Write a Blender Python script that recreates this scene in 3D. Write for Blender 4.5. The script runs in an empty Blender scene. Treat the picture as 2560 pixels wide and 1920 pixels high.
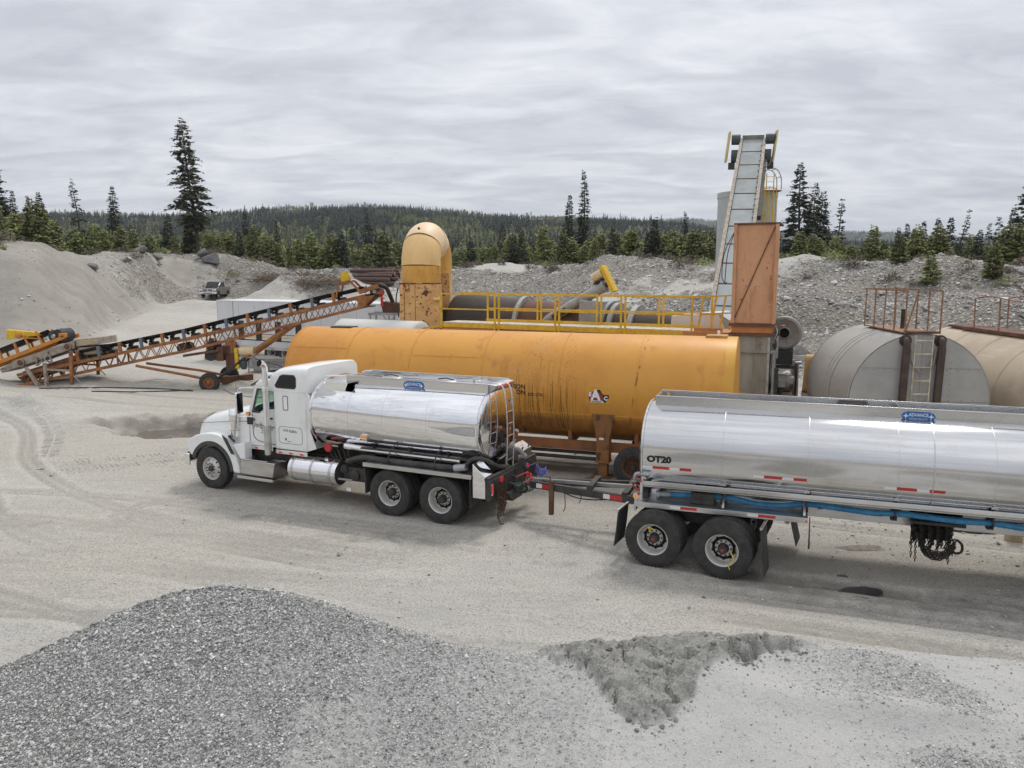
import bpy, bmesh, math, random
import numpy as np
from mathutils import Vector, Matrix
R = math.radians
SC = bpy.context.scene
COL = SC.collection
# ------------------------------------------------------------------ camera
CAM_H = 5.45
cd = bpy.data.cameras.new('camera'); cam = bpy.data.objects.new('camera', cd); COL.objects.link(cam)
cd.sensor_width = 36.0; cd.lens = 36.0 * 1934 / 2560; cd.clip_start = 0.1; cd.clip_end = 20000
cam.location = (0, 0, CAM_H); cam.rotation_euler = (R(90 - 8.1), 0, 0)
SC.camera = cam
# ------------------------------------------------------------------ world: overcast sky over a Nishita sky
SUN_EL, SUN_AZ = R(58), R(28)
W = bpy.data.worlds.new('World'); SC.world = W; W.use_nodes = True
nt = W.node_tree; nt.nodes.clear()
def N(t, tree=None, **kw):
    n = (tree or nt).nodes.new(t)
    for k, v in kw.items(): setattr(n, k, v)
    return n
def L(a, b, tree=None): (tree or nt).links.new(a, b)
def MATH(op, a, b=None, tree=None, clamp=False):
    n = N('ShaderNodeMath', tree); n.operation = op; n.use_clamp = clamp
    for i, x in enumerate((a, b)):
        if x is None: continue
        if isinstance(x, (int, float)): n.inputs[i].default_value = x
        else: L(x, n.inputs[i], tree)
    return n.outputs[0]
sky = N('ShaderNodeTexSky'); sky.sky_type = 'NISHITA'; sky.sun_disc = False
sky.sun_elevation = SUN_EL; sky.sun_rotation = SUN_AZ
bg1 = N('ShaderNodeBackground'); L(sky.outputs[0], bg1.inputs[0]); bg1.inputs[1].default_value = 0.07
tc = N('ShaderNodeTexCoord'); sep = N('ShaderNodeSeparateXYZ'); L(tc.outputs['Generated'], sep.inputs[0])
zz = MATH('ADD', MATH('MAXIMUM', sep.outputs[2], 0.0), 0.16)
px = MATH('DIVIDE', sep.outputs[0], zz); py = MATH('DIVIDE', sep.outputs[1], zz)
cb = N('ShaderNodeCombineXYZ'); L(px, cb.inputs[0]); L(py, cb.inputs[1])
def cloud(rot, sc, scale, det, dist, rough=.5):
    mp = N('ShaderNodeMapping'); L(cb.outputs[0], mp.inputs[0]); mp.inputs['Rotation'].default_value = (0, 0, R(rot)); mp.inputs['Scale'].default_value = sc
    n = N('ShaderNodeTexNoise'); L(mp.outputs[0], n.inputs['Vector']); n.inputs['Scale'].default_value = scale; n.inputs['Detail'].default_value = det; n.inputs['Roughness'].default_value = rough; n.inputs['Distortion'].default_value = dist
    return n.outputs[0]
big = cloud(10, (.8, 1.0, 1), .8, 3, .3, .45); wav = cloud(-13, (.95, 1.7, 1), 2.2, 5, 1.1, .45); fine = cloud(16, (1.1, 2.0, 1), 6.5, 5, 1.0, .5)
mx = MATH('ADD', MATH('MULTIPLY', big, 0.40), MATH('ADD', MATH('MULTIPLY', wav, 0.46), MATH('MULTIPLY', fine, 0.14)))
rp = N('ShaderNodeValToRGB'); L(mx, rp.inputs[0])
e = rp.color_ramp.elements; e[0].position = 0.38; e[0].color = (0.45, 0.47, 0.512, 1); e[1].position = 0.62; e[1].color = (0.70, 0.708, 0.732, 1)
m_ = rp.color_ramp.elements.new(0.5); m_.color = (0.565, 0.58, 0.618, 1)
bg2 = N('ShaderNodeBackground'); L(rp.outputs[0], bg2.inputs[0])
# an overcast sky is brighter overhead than at the horizon
L(MATH('ADD', MATH('MULTIPLY', MATH('MAXIMUM', sep.outputs[2], 0.0), 0.55), 1.0), bg2.inputs[1])
ms = N('ShaderNodeMixShader'); ms.inputs[0].default_value = 0.94; L(bg1.outputs[0], ms.inputs[1]); L(bg2.outputs[0], ms.inputs[2])
wo = N('ShaderNodeOutputWorld'); L(ms.outputs[0], wo.inputs[0])
sl = bpy.data.lights.new('sun', 'SUN'); so = bpy.data.objects.new('sun', sl); COL.objects.link(so)
sl.energy = 1.5; sl.angle = R(12); sl.color = (1.0, 0.96, 0.90)
sd = Vector((math.sin(SUN_AZ) * math.cos(SUN_EL), math.cos(SUN_AZ) * math.cos(SUN_EL), math.sin(SUN_EL)))
so.rotation_euler = (-sd).to_track_quat('-Z', 'Y').to_euler(); so.location = sd * 100
SC.view_settings.view_transform = 'Standard'; SC.view_settings.look = 'None'; SC.view_settings.exposure = 0.27; SC.view_settings.gamma = 1.0
SC.view_settings.use_curve_mapping = False
SC.render.engine = 'CYCLES'
SC.cycles.use_denoising = True; SC.cycles.denoiser = 'OPENIMAGEDENOISE'; SC.cycles.denoising_input_passes = 'RGB_ALBEDO_NORMAL'; SC.cycles.denoising_prefilter = 'FAST'
SC.cycles.max_bounces = 8; SC.cycles.diffuse_bounces = 3; SC.cycles.glossy_bounces = 4; SC.cycles.transparent_max_bounces = 12
SC.cycles.sample_clamp_indirect = 5; SC.cycles.sample_clamp_direct = 8

# ------------------------------------------------------------------ materials
def pm(name, col, rough=0.6, metal=0.0, col2=None, ns=3.0, nlo=0.4, nhi=0.65, stretch=(1, 1, 1), bump=0.0, bs=40.0, coat=0.0,
       spots=None, rvar=0.0, spec=0.5, trans=0.0, ior=1.45, emit=None, rand=0.0, spots2=None):
    """principled + one large noise to col2, optional spots=(colour, scale, lo, hi, stretch), bump, per-object variation"""
    m = bpy.data.materials.new(name); m.use_nodes = True; t = m.node_tree
    b = t.nodes['Principled BSDF']
    b.inputs['Roughness'].default_value = rough; b.inputs['Metallic'].default_value = metal
    b.inputs['Specular IOR Level'].default_value = spec; b.inputs['IOR'].default_value = ior
    if coat: b.inputs['Coat Weight'].default_value = coat; b.inputs['Coat Roughness'].default_value = 0.06
    if trans: b.inputs['Transmission Weight'].default_value = trans
    if emit: b.inputs['Emission Color'].default_value = (*emit[0], 1); b.inputs['Emission Strength'].default_value = emit[1]
    c = None
    tcn = N('ShaderNodeTexCoord', t)
    def noise(scale, st, detail=6, rough_=0.6):
        mpn = N('ShaderNodeMapping', t); L(tcn.outputs['Object'], mpn.inputs[0], t); mpn.inputs['Scale'].default_value = st
        n = N('ShaderNodeTexNoise', t); L(mpn.outputs[0], n.inputs['Vector'], t); n.inputs['Scale'].default_value = scale
        n.inputs['Detail'].default_value = detail; n.inputs['Roughness'].default_value = rough_
        return n.outputs[0]
    def ramp(x, lo, hi):
        r = N('ShaderNodeMapRange', t); L(x, r.inputs[0], t); r.inputs[1].default_value = lo; r.inputs[2].default_value = hi
        return r.outputs[0]
    def mix(f, a, bb):
        n = N('ShaderNodeMix', t); n.data_type = 'RGBA'; L(f, n.inputs[0], t)
        for i, x in ((6, a), (7, bb)):
            if isinstance(x, tuple): n.inputs[i].default_value = (*x, 1)
            else: L(x, n.inputs[i], t)
        return n.outputs[2]
    cur = tuple(col)
    if col2 is not None: cur = mix(ramp(noise(ns, stretch), nlo, nhi), cur, tuple(col2))
    for sp in (spots, spots2):
        if sp:
            f = ramp(noise(sp[1], sp[4] if len(sp) > 4 else (1, 1, 1), 8, 0.65), sp[2], sp[3]); cur = mix(f, cur, tuple(sp[0]))
    if rand:
        oi = N('ShaderNodeObjectInfo', t); h = N('ShaderNodeHueSaturation', t)
        mr = N('ShaderNodeMapRange', t); L(oi.outputs['Random'], mr.inputs[0], t); mr.inputs[3].default_value = 1 - rand; mr.inputs[4].default_value = 1 + rand
        L(mr.outputs[0], h.inputs['Value'], t)
        if isinstance(cur, tuple): h.inputs['Color'].default_value = (*cur, 1)
        else: L(cur, h.inputs['Color'], t)
        cur = h.outputs[0]
    if isinstance(cur, tuple): b.inputs['Base Color'].default_value = (*cur, 1)
    else: L(cur, b.inputs['Base Color'], t)
    if rvar:
        mr = N('ShaderNodeMapRange', t); L(noise(ns * 2.3, stretch), mr.inputs[0], t); mr.inputs[1].default_value = 0.3; mr.inputs[2].default_value = 0.7
        mr.inputs[3].default_value = max(0.01, rough - rvar); mr.inputs[4].default_value = rough + rvar; L(mr.outputs[0], b.inputs['Roughness'], t)
    if bump:
        bn = N('ShaderNodeBump', t); bn.inputs['Strength'].default_value = bump; bn.inputs['Distance'].default_value = 0.02
        L(noise(bs, stretch, 5), bn.inputs['Height'], t); L(bn.outputs[0], b.inputs['Normal'], t)
    return m
M = {}
M['white'] = pm('white_paint', (.84, .85, .84), .32, coat=.4, spots2=((.62, .575, .50), 1.6, .58, .86, (1, 1, .7)), col2=(.79, .80, .78), ns=1.3, spots=((.6, .57, .52), 5, .68, .9))
M['whitevan'] = pm('van_white', (.68, .69, .70), .5, col2=(.60, .61, .61), ns=.6, spots=((.42, .37, .3), 3, .62, .9, (1, 1, .25)))
M['steel'] = pm('polished_steel', (.86, .86, .87), .05, 1.0, col2=(.80, .80, .81), ns=.8, stretch=(1, 6, 6), rvar=.035, spots=((.66, .64, .60), 2.2, .56, .85, (.8, 1, 1)), bump=.05, bs=.9)
M['alu'] = pm('brushed_aluminium', (.68, .68, .68), .14, 1.0, col2=(.59, .59, .59), ns=1.0, stretch=(.35, 5, 9), rvar=.035, spots=((.52, .50, .46), 1.8, .54, .82, (.6, 2, 1)), bump=.05, bs=.8)
M['aludull'] = pm('dull_aluminium', (.62, .62, .62), .38, 1.0, col2=(.48, .47, .45), ns=2.2, stretch=(.6, 3, 3), rvar=.08)
M['chrome'] = pm('chrome', (.86, .86, .86), .07, 1.0, rvar=.03)
M['rubber'] = pm('tyre_rubber', (.030, .030, .031), .8, col2=(.060, .057, .052), ns=6, bump=.25, bs=90, spots=((.12, .11, .095), 9, .6, .85))
M['black'] = pm('black_paint', (.024, .024, .026), .5, col2=(.06, .057, .05), ns=2.5, spots=((.11, .10, .085), 6, .6, .9))
M['dark'] = pm('dark_iron', (.035, .033, .031), .7, col2=(.07, .063, .055), ns=4, bump=.2)
M['mud'] = pm('mudflap_rubber', (.04, .04, .04), .7, col2=(.085, .082, .075), ns=3)
M['hole'] = pm('dark_opening', (.006, .006, .006), .9)
M['glassdark'] = pm('dark_glass', (.008, .009, .011), .05, spec=.5)
M['glass'] = pm('green_glass', (.62, .80, .70), .02, trans=1.0, ior=1.02)
M['lens_red'] = pm('red_lens', (.55, .02, .02), .15, coat=.5, emit=((.8, .03, .02), .18))
M['lens_amber'] = pm('amber_lens', (.85, .27, .02), .15, coat=.5, emit=((.9, .3, .02), .15))
M['lens_clear'] = pm('clear_lens', (.75, .76, .76), .08, coat=.5)
M['tape_red'] = pm('red_tape', (.50, .035, .03), .35)
M['tape_white'] = pm('white_tape', (.72, .72, .72), .35)
M['blue'] = pm('blue_hose', (.045, .24, .44), .5, col2=(.03, .15, .29), ns=7, spots=((.02, .025, .03), 14, .62, .72), bump=.5, bs=50)
M['bluesign'] = pm('sign_blue', (.02, .13, .40), .4)
M['ink'] = pm('black_lettering', (.012, .012, .014), .5)
M['inkw'] = pm('white_lettering', (.78, .78, .78), .45)
M['chain'] = pm('rusty_chain', (.055, .035, .026), .65, .4, col2=(.13, .065, .035), ns=14)
M['chainb'] = pm('black_chain', (.018, .016, .015), .6, .3, col2=(.05, .04, .03), ns=14)
M['rail_yellow'] = pm('yellow_paint', (.72, .46, .035), .5, col2=(.60, .35, .03), ns=3, spots=((.20, .085, .03), 11, .6, .72))
M['guard_yellow'] = pm('guard_yellow', (.72, .48, .02), .45, col2=(.58, .36, .03), ns=3, spots=((.2, .13, .05), 6, .62, .8))
M['conv_orange'] = pm('weathered_orange', (.40, .165, .048), .65, col2=(.23, .09, .04), ns=2.0, spots=((.15, .08, .05), 6, .50, .70), bump=.1)
M['feed_orange'] = pm('clean_orange', (.60, .24, .035), .55, col2=(.46, .18, .04), ns=2.4, spots=((.25, .12, .06), 7, .6, .8))
M['rustbrown'] = pm('brown_rust', (.16, .075, .04), .8, col2=(.085, .045, .03), ns=3, bump=.25, spots=((.26, .15, .085), 6, .6, .75))
M['belt'] = pm('rubber_belt', (.018, .018, .019), .6, col2=(.05, .048, .045), ns=3)
M['idler_blue'] = pm('idler_blue', (.12, .16, .21), .6, col2=(.15, .17, .18), ns=6)
M['galv'] = pm('galvanised', (.40, .41, .42), .42, .5, col2=(.30, .31, .31), ns=3, spots=((.22, .19, .15), 6, .6, .8))
M['plant_orange'] = pm('plant_orange', (.56, .245, .085), .55, col2=(.46, .18, .06), ns=2, spots=((.20, .075, .035), 9, .6, .72))
M['box_orange'] = pm('faded_orange', (.60, .335, .185), .55, col2=(.50, .26, .14), ns=1.3, stretch=(1, 1, .4), spots=((.17, .06, .03), 8, .63, .67), spots2=((.30, .13, .065), 2.2, .56, .78, (2, 2, .4)))
M['cream'] = pm('cream_duct', (.80, .55, .25), .5, col2=(.74, .48, .19), ns=1.6, stretch=(1.6, 1.6, .25), spots=((.42, .20, .06), 3.2, .66, .82))
M['creamhi'] = pm('cream_duct_bleached', (.82, .62, .40), .5, col2=(.78, .57, .34), ns=2.2, stretch=(2, 2, .25), spots=((.45, .25, .1), 3.5, .68, .85))
M['creamlo'] = pm('cream_duct_golden', (.68, .38, .08), .5, col2=(.58, .30, .06), ns=2.2, stretch=(2, 2, .3), spots=((.28, .11, .045), 8, .60, .68))
M['rustpaint'] = pm('rust_blistered_paint', (.72, .43, .18), .6, col2=(.58, .32, .12), ns=1.2, spots=((.085, .03, .018), 7.5, .60, .625), spots2=((.10, .036, .02), 2.1, .585, .62), bump=.2)
M['van_stripe_y'] = pm('stripe_yellow', (.66, .52, .22), .5); M['van_stripe_m'] = pm('stripe_maroon', (.16, .03, .06), .5); M['van_stripe_n'] = pm('stripe_navy', (.02, .025, .05), .5)
M['creamtank'] = pm('cream_grey_tank', (.62, .62, .57), .5, col2=(.55, .55, .50), ns=.8, spots=((.42, .37, .3), 3, .66, .85))
M['drum'] = pm('drum_iron', (.055, .045, .038), .65, .2, col2=(.105, .075, .060), ns=1.1, stretch=(.5, 1, 1), spots=((.14, .11, .09), 5, .62, .85))
M['drumred'] = pm('drum_redbrown', (.15, .065, .042), .7, .1, col2=(.10, .058, .045), ns=1.4, spots=((.20, .13, .1), 5, .62, .85))
M['ring'] = pm('ring_white', (.42, .42, .40), .55, col2=(.28, .275, .26), ns=3)
M['duct_grey'] = pm('grey_steel_paint', (.36, .37, .36), .55, .1, col2=(.29, .30, .29), ns=1.8, spots=((.22, .19, .15), 6, .6, .8))
M['panel_grey'] = pm('slat_cover_grey', (.36, .385, .385), .85, 0, spec=.15, col2=(.30, .325, .325), ns=1.5, spots=((.30, .26, .21), 5, .64, .82), rand=.06)
M['frame_tan'] = pm('dusty_frame', (.38, .33, .27), .7, col2=(.25, .21, .17), ns=4, spots=((.12, .075, .05), 8, .56, .7))
M['silo'] = pm('silo_grey', (.44, .47, .46), .5, .1, col2=(.38, .41, .40), ns=.9, stretch=(1, 1, .2))
M['column'] = pm('stained_column', (.34, .33, .275), .6, .1, col2=(.24, .22, .175), ns=1.4, stretch=(1.5, 1.5, .3), spots=((.16, .075, .03), 2.2, .57, .74, (2, 2, .25)), spots2=((.08, .085, .09), 1.5, .6, .72))
M['fan'] = pm('fan_taupe', (.27, .25, .22), .5, .2, col2=(.20, .185, .165), ns=3)
M['motor'] = pm('motor_taupe', (.25, .225, .20), .5, .2, col2=(.18, .155, .135), ns=4)
M['motor_teal'] = pm('motor_teal', (.045, .075, .085), .5, col2=(.09, .095, .09), ns=5)
M['motor_cream'] = pm('motor_cream', (.66, .55, .34), .5, col2=(.55, .44, .26), ns=3)
M['guard_oak'] = pm('guard_ochre', (.46, .29, .10), .55, col2=(.38, .20, .05), ns=2, stretch=(1, 1, .4), spots=((.55, .45, .3), 4, .6, .8))
M['beige'] = pm('beige_tank', (.385, .37, .34), .6, col2=(.315, .30, .272), ns=1.1, stretch=(1, .25, 1), spots=((.22, .19, .165), 3, .6, .85, (3, .5, 3)))
M['beigeface'] = pm('beige_sheet', (.41, .398, .37), .55, col2=(.345, .333, .308), ns=1.4, spots=((.30, .27, .23), 6, .66, .8), rand=.04)
M['tanktan'] = pm('tan_tank', (.46, .375, .27), .6, col2=(.38, .30, .215), ns=1.0, spots=((.56, .49, .41), 1.6, .55, .8, (2, .4, 1)), spots2=((.05, .045, .04), 1.7, .66, .70, (.35, 3.0, 1)))
M['railrust'] = pm('rusty_rail', (.21, .10, .055), .75, col2=(.33, .19, .11), ns=5, spots=((.45, .36, .26), 7, .6, .7))
M['pipebrown'] = pm('brown_pipe', (.055, .036, .028), .6, col2=(.09, .06, .045), ns=4)
M['laddertan'] = pm('ladder_tan', (.66, .58, .44), .7, col2=(.45, .34, .22), ns=7)
M['wood'] = pm('grey_timber', (.24, .19, .14), .85, col2=(.15, .12, .095), ns=3, stretch=(1, 8, 8), bump=.3)
M['bark'] = pm('bark', (.10, .075, .058), .9, col2=(.055, .043, .036), ns=7, stretch=(3, 3, .6), bump=.5)
M['barkred'] = pm('log_bark', (.13, .085, .068), .9, col2=(.07, .05, .043), ns=5, bump=.4, rand=.3)
M['cutwood'] = pm('cut_wood', (.42, .20, .09), .8, col2=(.30, .15, .08), ns=9, rand=.25)
M['boulder'] = pm('boulder_grey', (.19, .185, .18), .85, col2=(.11, .108, .11), ns=1.6, bump=.6, bs=6)
M['pickup'] = pm('pickup_grey', (.10, .10, .105), .25, .3, coat=.7, col2=(.13, .125, .12), ns=2)
M['airb'] = pm('air_line_blue', (.10, .14, .45), .4); M['airr'] = pm('air_line_red', (.55, .08, .07), .4); M['airg'] = pm('air_line_green', (.02, .19, .11), .4)
M['yellowrag'] = pm('yellow_marker', (.62, .47, .06), .6)
M['rimgrey'] = pm('dusty_rim', (.64, .63, .60), .45, .35, col2=(.52, .505, .47), ns=5)
M['interior'] = pm('cab_interior', (.05, .05, .05), .8)
M['ply'] = pm('plywood', (.52, .39, .24), .7)
# big ochre tank: paint, grime below the waist seam, tar runs where it was filled
def yellow_tank_material():
    m = pm('ochre_tank_paint', (.66, .315, .052), .45, col2=(.58, .245, .038), ns=.55, spots=((.62, .34, .12), 1.1, .58, .82), spots2=((.40, .15, .03), 1.5, .57, .80, (1.4, 1.4, .3)), rvar=.06, bump=.04, bs=1.2)
    t = m.node_tree; b = t.nodes['Principled BSDF']; base = b.inputs['Base Color'].links[0].from_socket
    tcn = N('ShaderNodeTexCoord', t); s = N('ShaderNodeSeparateXYZ', t); L(tcn.outputs['Object'], s.inputs[0], t)
    def mr(x, a, b_, c=0.0, d=1.0):
        r = N('ShaderNodeMapRange', t); L(x, r.inputs[0], t)
        for i, q in enumerate((a, b_, c, d)): r.inputs[1 + i].default_value = q
        return r.outputs[0]
    def noise(scale, st, det=6):
        mpn = N('ShaderNodeMapping', t); L(tcn.outputs['Object'], mpn.inputs[0], t); mpn.inputs['Scale'].default_value = st
        n = N('ShaderNodeTexNoise', t); L(mpn.outputs[0], n.inputs['Vector'], t); n.inputs['Scale'].default_value = scale; n.inputs['Detail'].default_value = det
        return n.outputs[0]
    def mix(f, a, c):
        n = N('ShaderNodeMix', t); n.data_type = 'RGBA'; L(f, n.inputs[0], t); L(a, n.inputs[6], t); n.inputs[7].default_value = (*c, 1); return n.outputs[2]
    # road grime thrown up on the lower shell, ragged upper edge at the seam
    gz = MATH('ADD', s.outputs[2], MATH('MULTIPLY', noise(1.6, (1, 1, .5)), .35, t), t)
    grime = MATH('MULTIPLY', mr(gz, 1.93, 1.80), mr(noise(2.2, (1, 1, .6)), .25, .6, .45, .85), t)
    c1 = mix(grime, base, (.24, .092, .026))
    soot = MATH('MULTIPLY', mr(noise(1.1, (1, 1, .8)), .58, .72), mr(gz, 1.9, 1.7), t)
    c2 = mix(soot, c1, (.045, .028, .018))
    # tar runs under the filler
    ax = MATH('ABSOLUTE', MATH('ADD', s.outputs[0], 2.45, t), None, t)
    reg = mr(MATH('ADD', ax, MATH('MULTIPLY', noise(3, (1, 1, .2)), .8, t), t), 1.5, 1.1)
    zr = mr(s.outputs[2], 3.3, 1.9, -.10, .075)
    runs = MATH('ADD', noise(1.0, (42., 1.5, .6), 2), zr, t)
    f = MATH('MULTIPLY', mr(runs, .60, .66, 0, .9), reg, t)
    spat = MATH('MULTIPLY', mr(noise(30, (1, 1, .6), 2), .66, .69), reg, t); f = MATH('MAXIMUM', f, spat, t)
    front = mr(s.outputs[1], 1.2, .9)
    zlim = mr(s.outputs[2], 1.25, 1.4)
    f = MATH('MULTIPLY', MATH('MULTIPLY', f, front, t), zlim, t)
    c3 = mix(MATH('MULTIPLY', f, .8, t), c2, (.05, .026, .012))
    # one rusty weep line further right
    wx = MATH('ABSOLUTE', MATH('ADD', MATH('ADD', s.outputs[0], .34, t), MATH('MULTIPLY', s.outputs[2], -.14, t), t), None, t)
    wf = MATH('MULTIPLY', mr(wx, .03, .012), mr(noise(9, (1, 1, .35)), .50, .60, 0, .7), t)
    c4 = mix(MATH('MULTIPLY', wf, mr(s.outputs[1], 1.1, .9), t), c3, (.16, .045, .02))
    L(c4, b.inputs['Base Color'], t)
    return m
M['ochre'] = yellow_tank_material()

# ------------------------------------------------------------------ mesh helpers
def tag(o, label=None, cat=None, group=None, kind=None):
    if label: o['label'] = label
    if cat: o['category'] = cat
    if group: o['group'] = group
    if kind: o['kind'] = kind
    return o
def thing(name, label, cat, loc=(0, 0, 0), yaw=0.0, group=None):
    o = bpy.data.objects.new(name, None); COL.objects.link(o)
    o.location = loc; o.rotation_euler = (0, 0, -R(yaw)); o.empty_display_size = .2
    return tag(o, label, cat, group)
def empty(name, parent, loc=(0, 0, 0), rot=(0, 0, 0)):
    o = bpy.data.objects.new(name, None); COL.objects.link(o); o.parent = parent; o.location = loc; o.rotation_euler = rot
    return o
def link(name, me, parent=None, loc=None, rot=None, scale=None, mat=None):
    o = bpy.data.objects.new(name, me); COL.objects.link(o); o.parent = parent
    if loc is not None: o.location = loc
    if rot is not None: o.rotation_euler = rot
    if scale is not None: o.scale = scale
    return o
class MB:
    def __init__(s): s.v = []; s.f = []; s.m = []; s.mi = 0
    def add(s, vs, fs):
        b = len(s.v); s.v += [tuple(map(float, p)) for p in vs]; s.f += [tuple(b + i for i in q) for q in fs]; s.m += [s.mi] * len(fs)
        return s
    def box(s, x0, x1, y0, y1, z0, z1):
        return s.add([(x, y, z) for z in (z0, z1) for y in (y0, y1) for x in (x0, x1)],
                     [(0, 2, 3, 1), (4, 5, 7, 6), (0, 1, 5, 4), (2, 6, 7, 3), (0, 4, 6, 2), (1, 3, 7, 5)])
    def beam(s, p, q, w, h, up=(0, 0, 1)):
        p, q = Vector(p), Vector(q); d = (q - p).normalized(); u = Vector(up)
        if abs(d.dot(u)) > .98: u = Vector((0, 1, 0)) if abs(d.y) < .9 else Vector((1, 0, 0))
        a = d.cross(u).normalized() * (w / 2); b = a.cross(d).normalized() * (h / 2)
        vs = [e_ + sa * a + sb * b for e_ in (p, q) for sb in (-1, 1) for sa in (-1, 1)]
        return s.add(vs, [(0, 1, 3, 2), (4, 6, 7, 5), (0, 4, 5, 1), (2, 3, 7, 6), (0, 2, 6, 4), (1, 5, 7, 3)])
    def tube(s, pts, r, seg=8, caps=True, rs=None):
        pts = [Vector(p) for p in pts]; n = len(pts); vs = []; fs = []; pu = None
        for i, p in enumerate(pts):
            d = (pts[min(i + 1, n - 1)] - pts[max(i - 1, 0)]).normalized()
            if pu is None: u = Vector((0, 0, 1)) if abs(d.z) < .9 else Vector((1, 0, 0))
            else: u = pu
            a = d.cross(u).normalized(); u = a.cross(d).normalized(); pu = u; rr = rs[i] if rs else r
            for k in range(seg):
                t = 2 * math.pi * k / seg; vs.append(p + (a * math.cos(t) + u * math.sin(t)) * rr)
        for i in range(n - 1):
            for k in range(seg):
                k2 = (k + 1) % seg; fs.append((i * seg + k, i * seg + k2, (i + 1) * seg + k2, (i + 1) * seg + k))
        if caps: fs += [tuple(reversed(range(seg))), tuple((n - 1) * seg + k for k in range(seg))]
        return s.add(vs, fs)
    def cyl(s, p, q, r, seg=20, r2=None): return s.tube([p, q], r, seg, True, [r, r if r2 is None else r2])
    def lathe(s, prof, org=(0, 0, 0), axis='y', seg=32, closed=False, mod=None):
        """prof: (h, r) pairs turned about the axis through org"""
        vs = []; fs = []; n = len(prof)
        for k in range(seg):
            t = 2 * math.pi * k / seg; c, q = math.cos(t), math.sin(t)
            for i, (h, r) in enumerate(prof):
                if mod: r = r + mod(i, k)
                if axis == 'y': p = (r * c, h, r * q)
                elif axis == 'x': p = (h, r * c, r * q)
                else: p = (r * c, r * q, h)
                vs.append((org[0] + p[0], org[1] + p[1], org[2] + p[2]))
        for k in range(seg):
            k2 = (k + 1) % seg
            for i in range(n if closed else n - 1):
                j = (i + 1) % n; f = (k * n + i, k * n + j, k2 * n + j, k2 * n + i)
                fs.append(f if axis != 'y' else tuple(reversed(f)))
        return s.add(vs, fs)
    def prism(s, poly, d0, d1, fn):
        """2d polygon swept from d0 to d1; fn(u, v, d) -> point"""
        n = len(poly); vs = [fn(u, v, d) for d in (d0, d1) for u, v in poly]
        fs = [tuple(range(n)), tuple(reversed(range(n, 2 * n)))] + [(i, i + n, (i + 1) % n + n, (i + 1) % n) for i in range(n)]
        return s.add(vs, fs)
    def grid(s, rows, close=False):
        n = len(rows[0]); vs = [p for r in rows for p in r]; fs = []
        for i in range(len(rows) - 1):
            for k in range(n if close else n - 1):
                k2 = (k + 1) % n; fs.append((i * n + k, i * n + k2, (i + 1) * n + k2, (i + 1) * n + k))
        return s.add(vs, fs)
    def plate(s, outer, holes, d0, d1, fn):
        """flat plate with real openings"""
        bm = bmesh.new(); loops = []
        for lp in [outer] + list(holes):
            vv = [bm.verts.new((u, v, 0)) for u, v in lp]; loops.append(vv)
            for i in range(len(vv)): bm.edges.new((vv[i], vv[(i + 1) % len(vv)]))
        bmesh.ops.triangle_fill(bm, use_beauty=True, use_dissolve=False, edges=bm.edges[:])
        bm.verts.index_update(); vs = [(v.co.x, v.co.y) for v in bm.verts]; tr = [tuple(v.index for v in f.verts) for f in bm.faces]
        n = len(vs); P = [fn(u, v, d0) for u, v in vs] + [fn(u, v, d1) for u, v in vs]
        fs = tr + [tuple(i + n for i in reversed(q)) for q in tr]
        for lp in loops:
            ids = [v.index for v in lp]
            for i in range(len(ids)): a, b = ids[i], ids[(i + 1) % len(ids)]; fs.append((a, b, b + n, a + n))
        bm.free(); return s.add(P, fs)
    def mesh(s, name, mats, smooth=None):
        me = bpy.data.meshes.new(name); me.from_pydata(s.v, [], s.f)
        for m in (mats if isinstance(mats, (list, tuple)) else [mats]): me.materials.append(m if not isinstance(m, str) else M[m])
        if max(s.m, default=0): me.polygons.foreach_set('material_index', s.m)
        bm = bmesh.new(); bm.from_mesh(me); bmesh.ops.recalc_face_normals(bm, faces=bm.faces[:]); bm.to_mesh(me); bm.free()
        if smooth: me.shade_smooth(); me.set_sharp_from_angle(angle=R(smooth))
        me.update(); return me
    def build(s, name, mat, parent=None, smooth=None, bevel=0.0, seg=2, loc=None, rot=None):
        o = link(name, s.mesh(name, mat, smooth), parent, loc, rot)
        if bevel:
            b = o.modifiers.new('bevel', 'BEVEL'); b.width = bevel; b.segments = seg; b.limit_method = 'ANGLE'; b.angle_limit = R(40)
            o.data.shade_smooth(); o.data.set_sharp_from_angle(angle=R(40))
        return o
def xz(u, v, d): return (u, d, v)
def yz(u, v, d): return (d, u, v)
def xy(u, v, d): return (u, v, d)
def arc(c, r, a0, a1, n, ry=None):
    return [(c[0] + r * math.cos(R(a0 + (a1 - a0) * i / n)), c[1] + (ry or r) * math.sin(R(a0 + (a1 - a0) * i / n))) for i in range(n + 1)]
def rrect(x0, x1, y0, y1, r, n=4):
    return arc((x1 - r, y1 - r), r, 0, 90, n) + arc((x0 + r, y1 - r), r, 90, 180, n) + arc((x0 + r, y0 + r), r, 180, 270, n) + arc((x1 - r, y0 + r), r, 270, 360, n)
def bez(pts, n=12):
    """catmull-rom through points"""
    P = [Vector(p) for p in pts]; P = [P[0] * 2 - P[1]] + P + [P[-1] * 2 - P[-2]]; out = []
    for i in range(1, len(P) - 2):
        for k in range(n):
            t = k / n; a, b, c, d = P[i - 1:i + 3]
            out.append(.5 * ((2 * b) + (c - a) * t + (2 * a - 5 * b + 4 * c - d) * t * t + (3 * b - a - 3 * c + d) * t ** 3))
    return out + [P[-2]]
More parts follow.
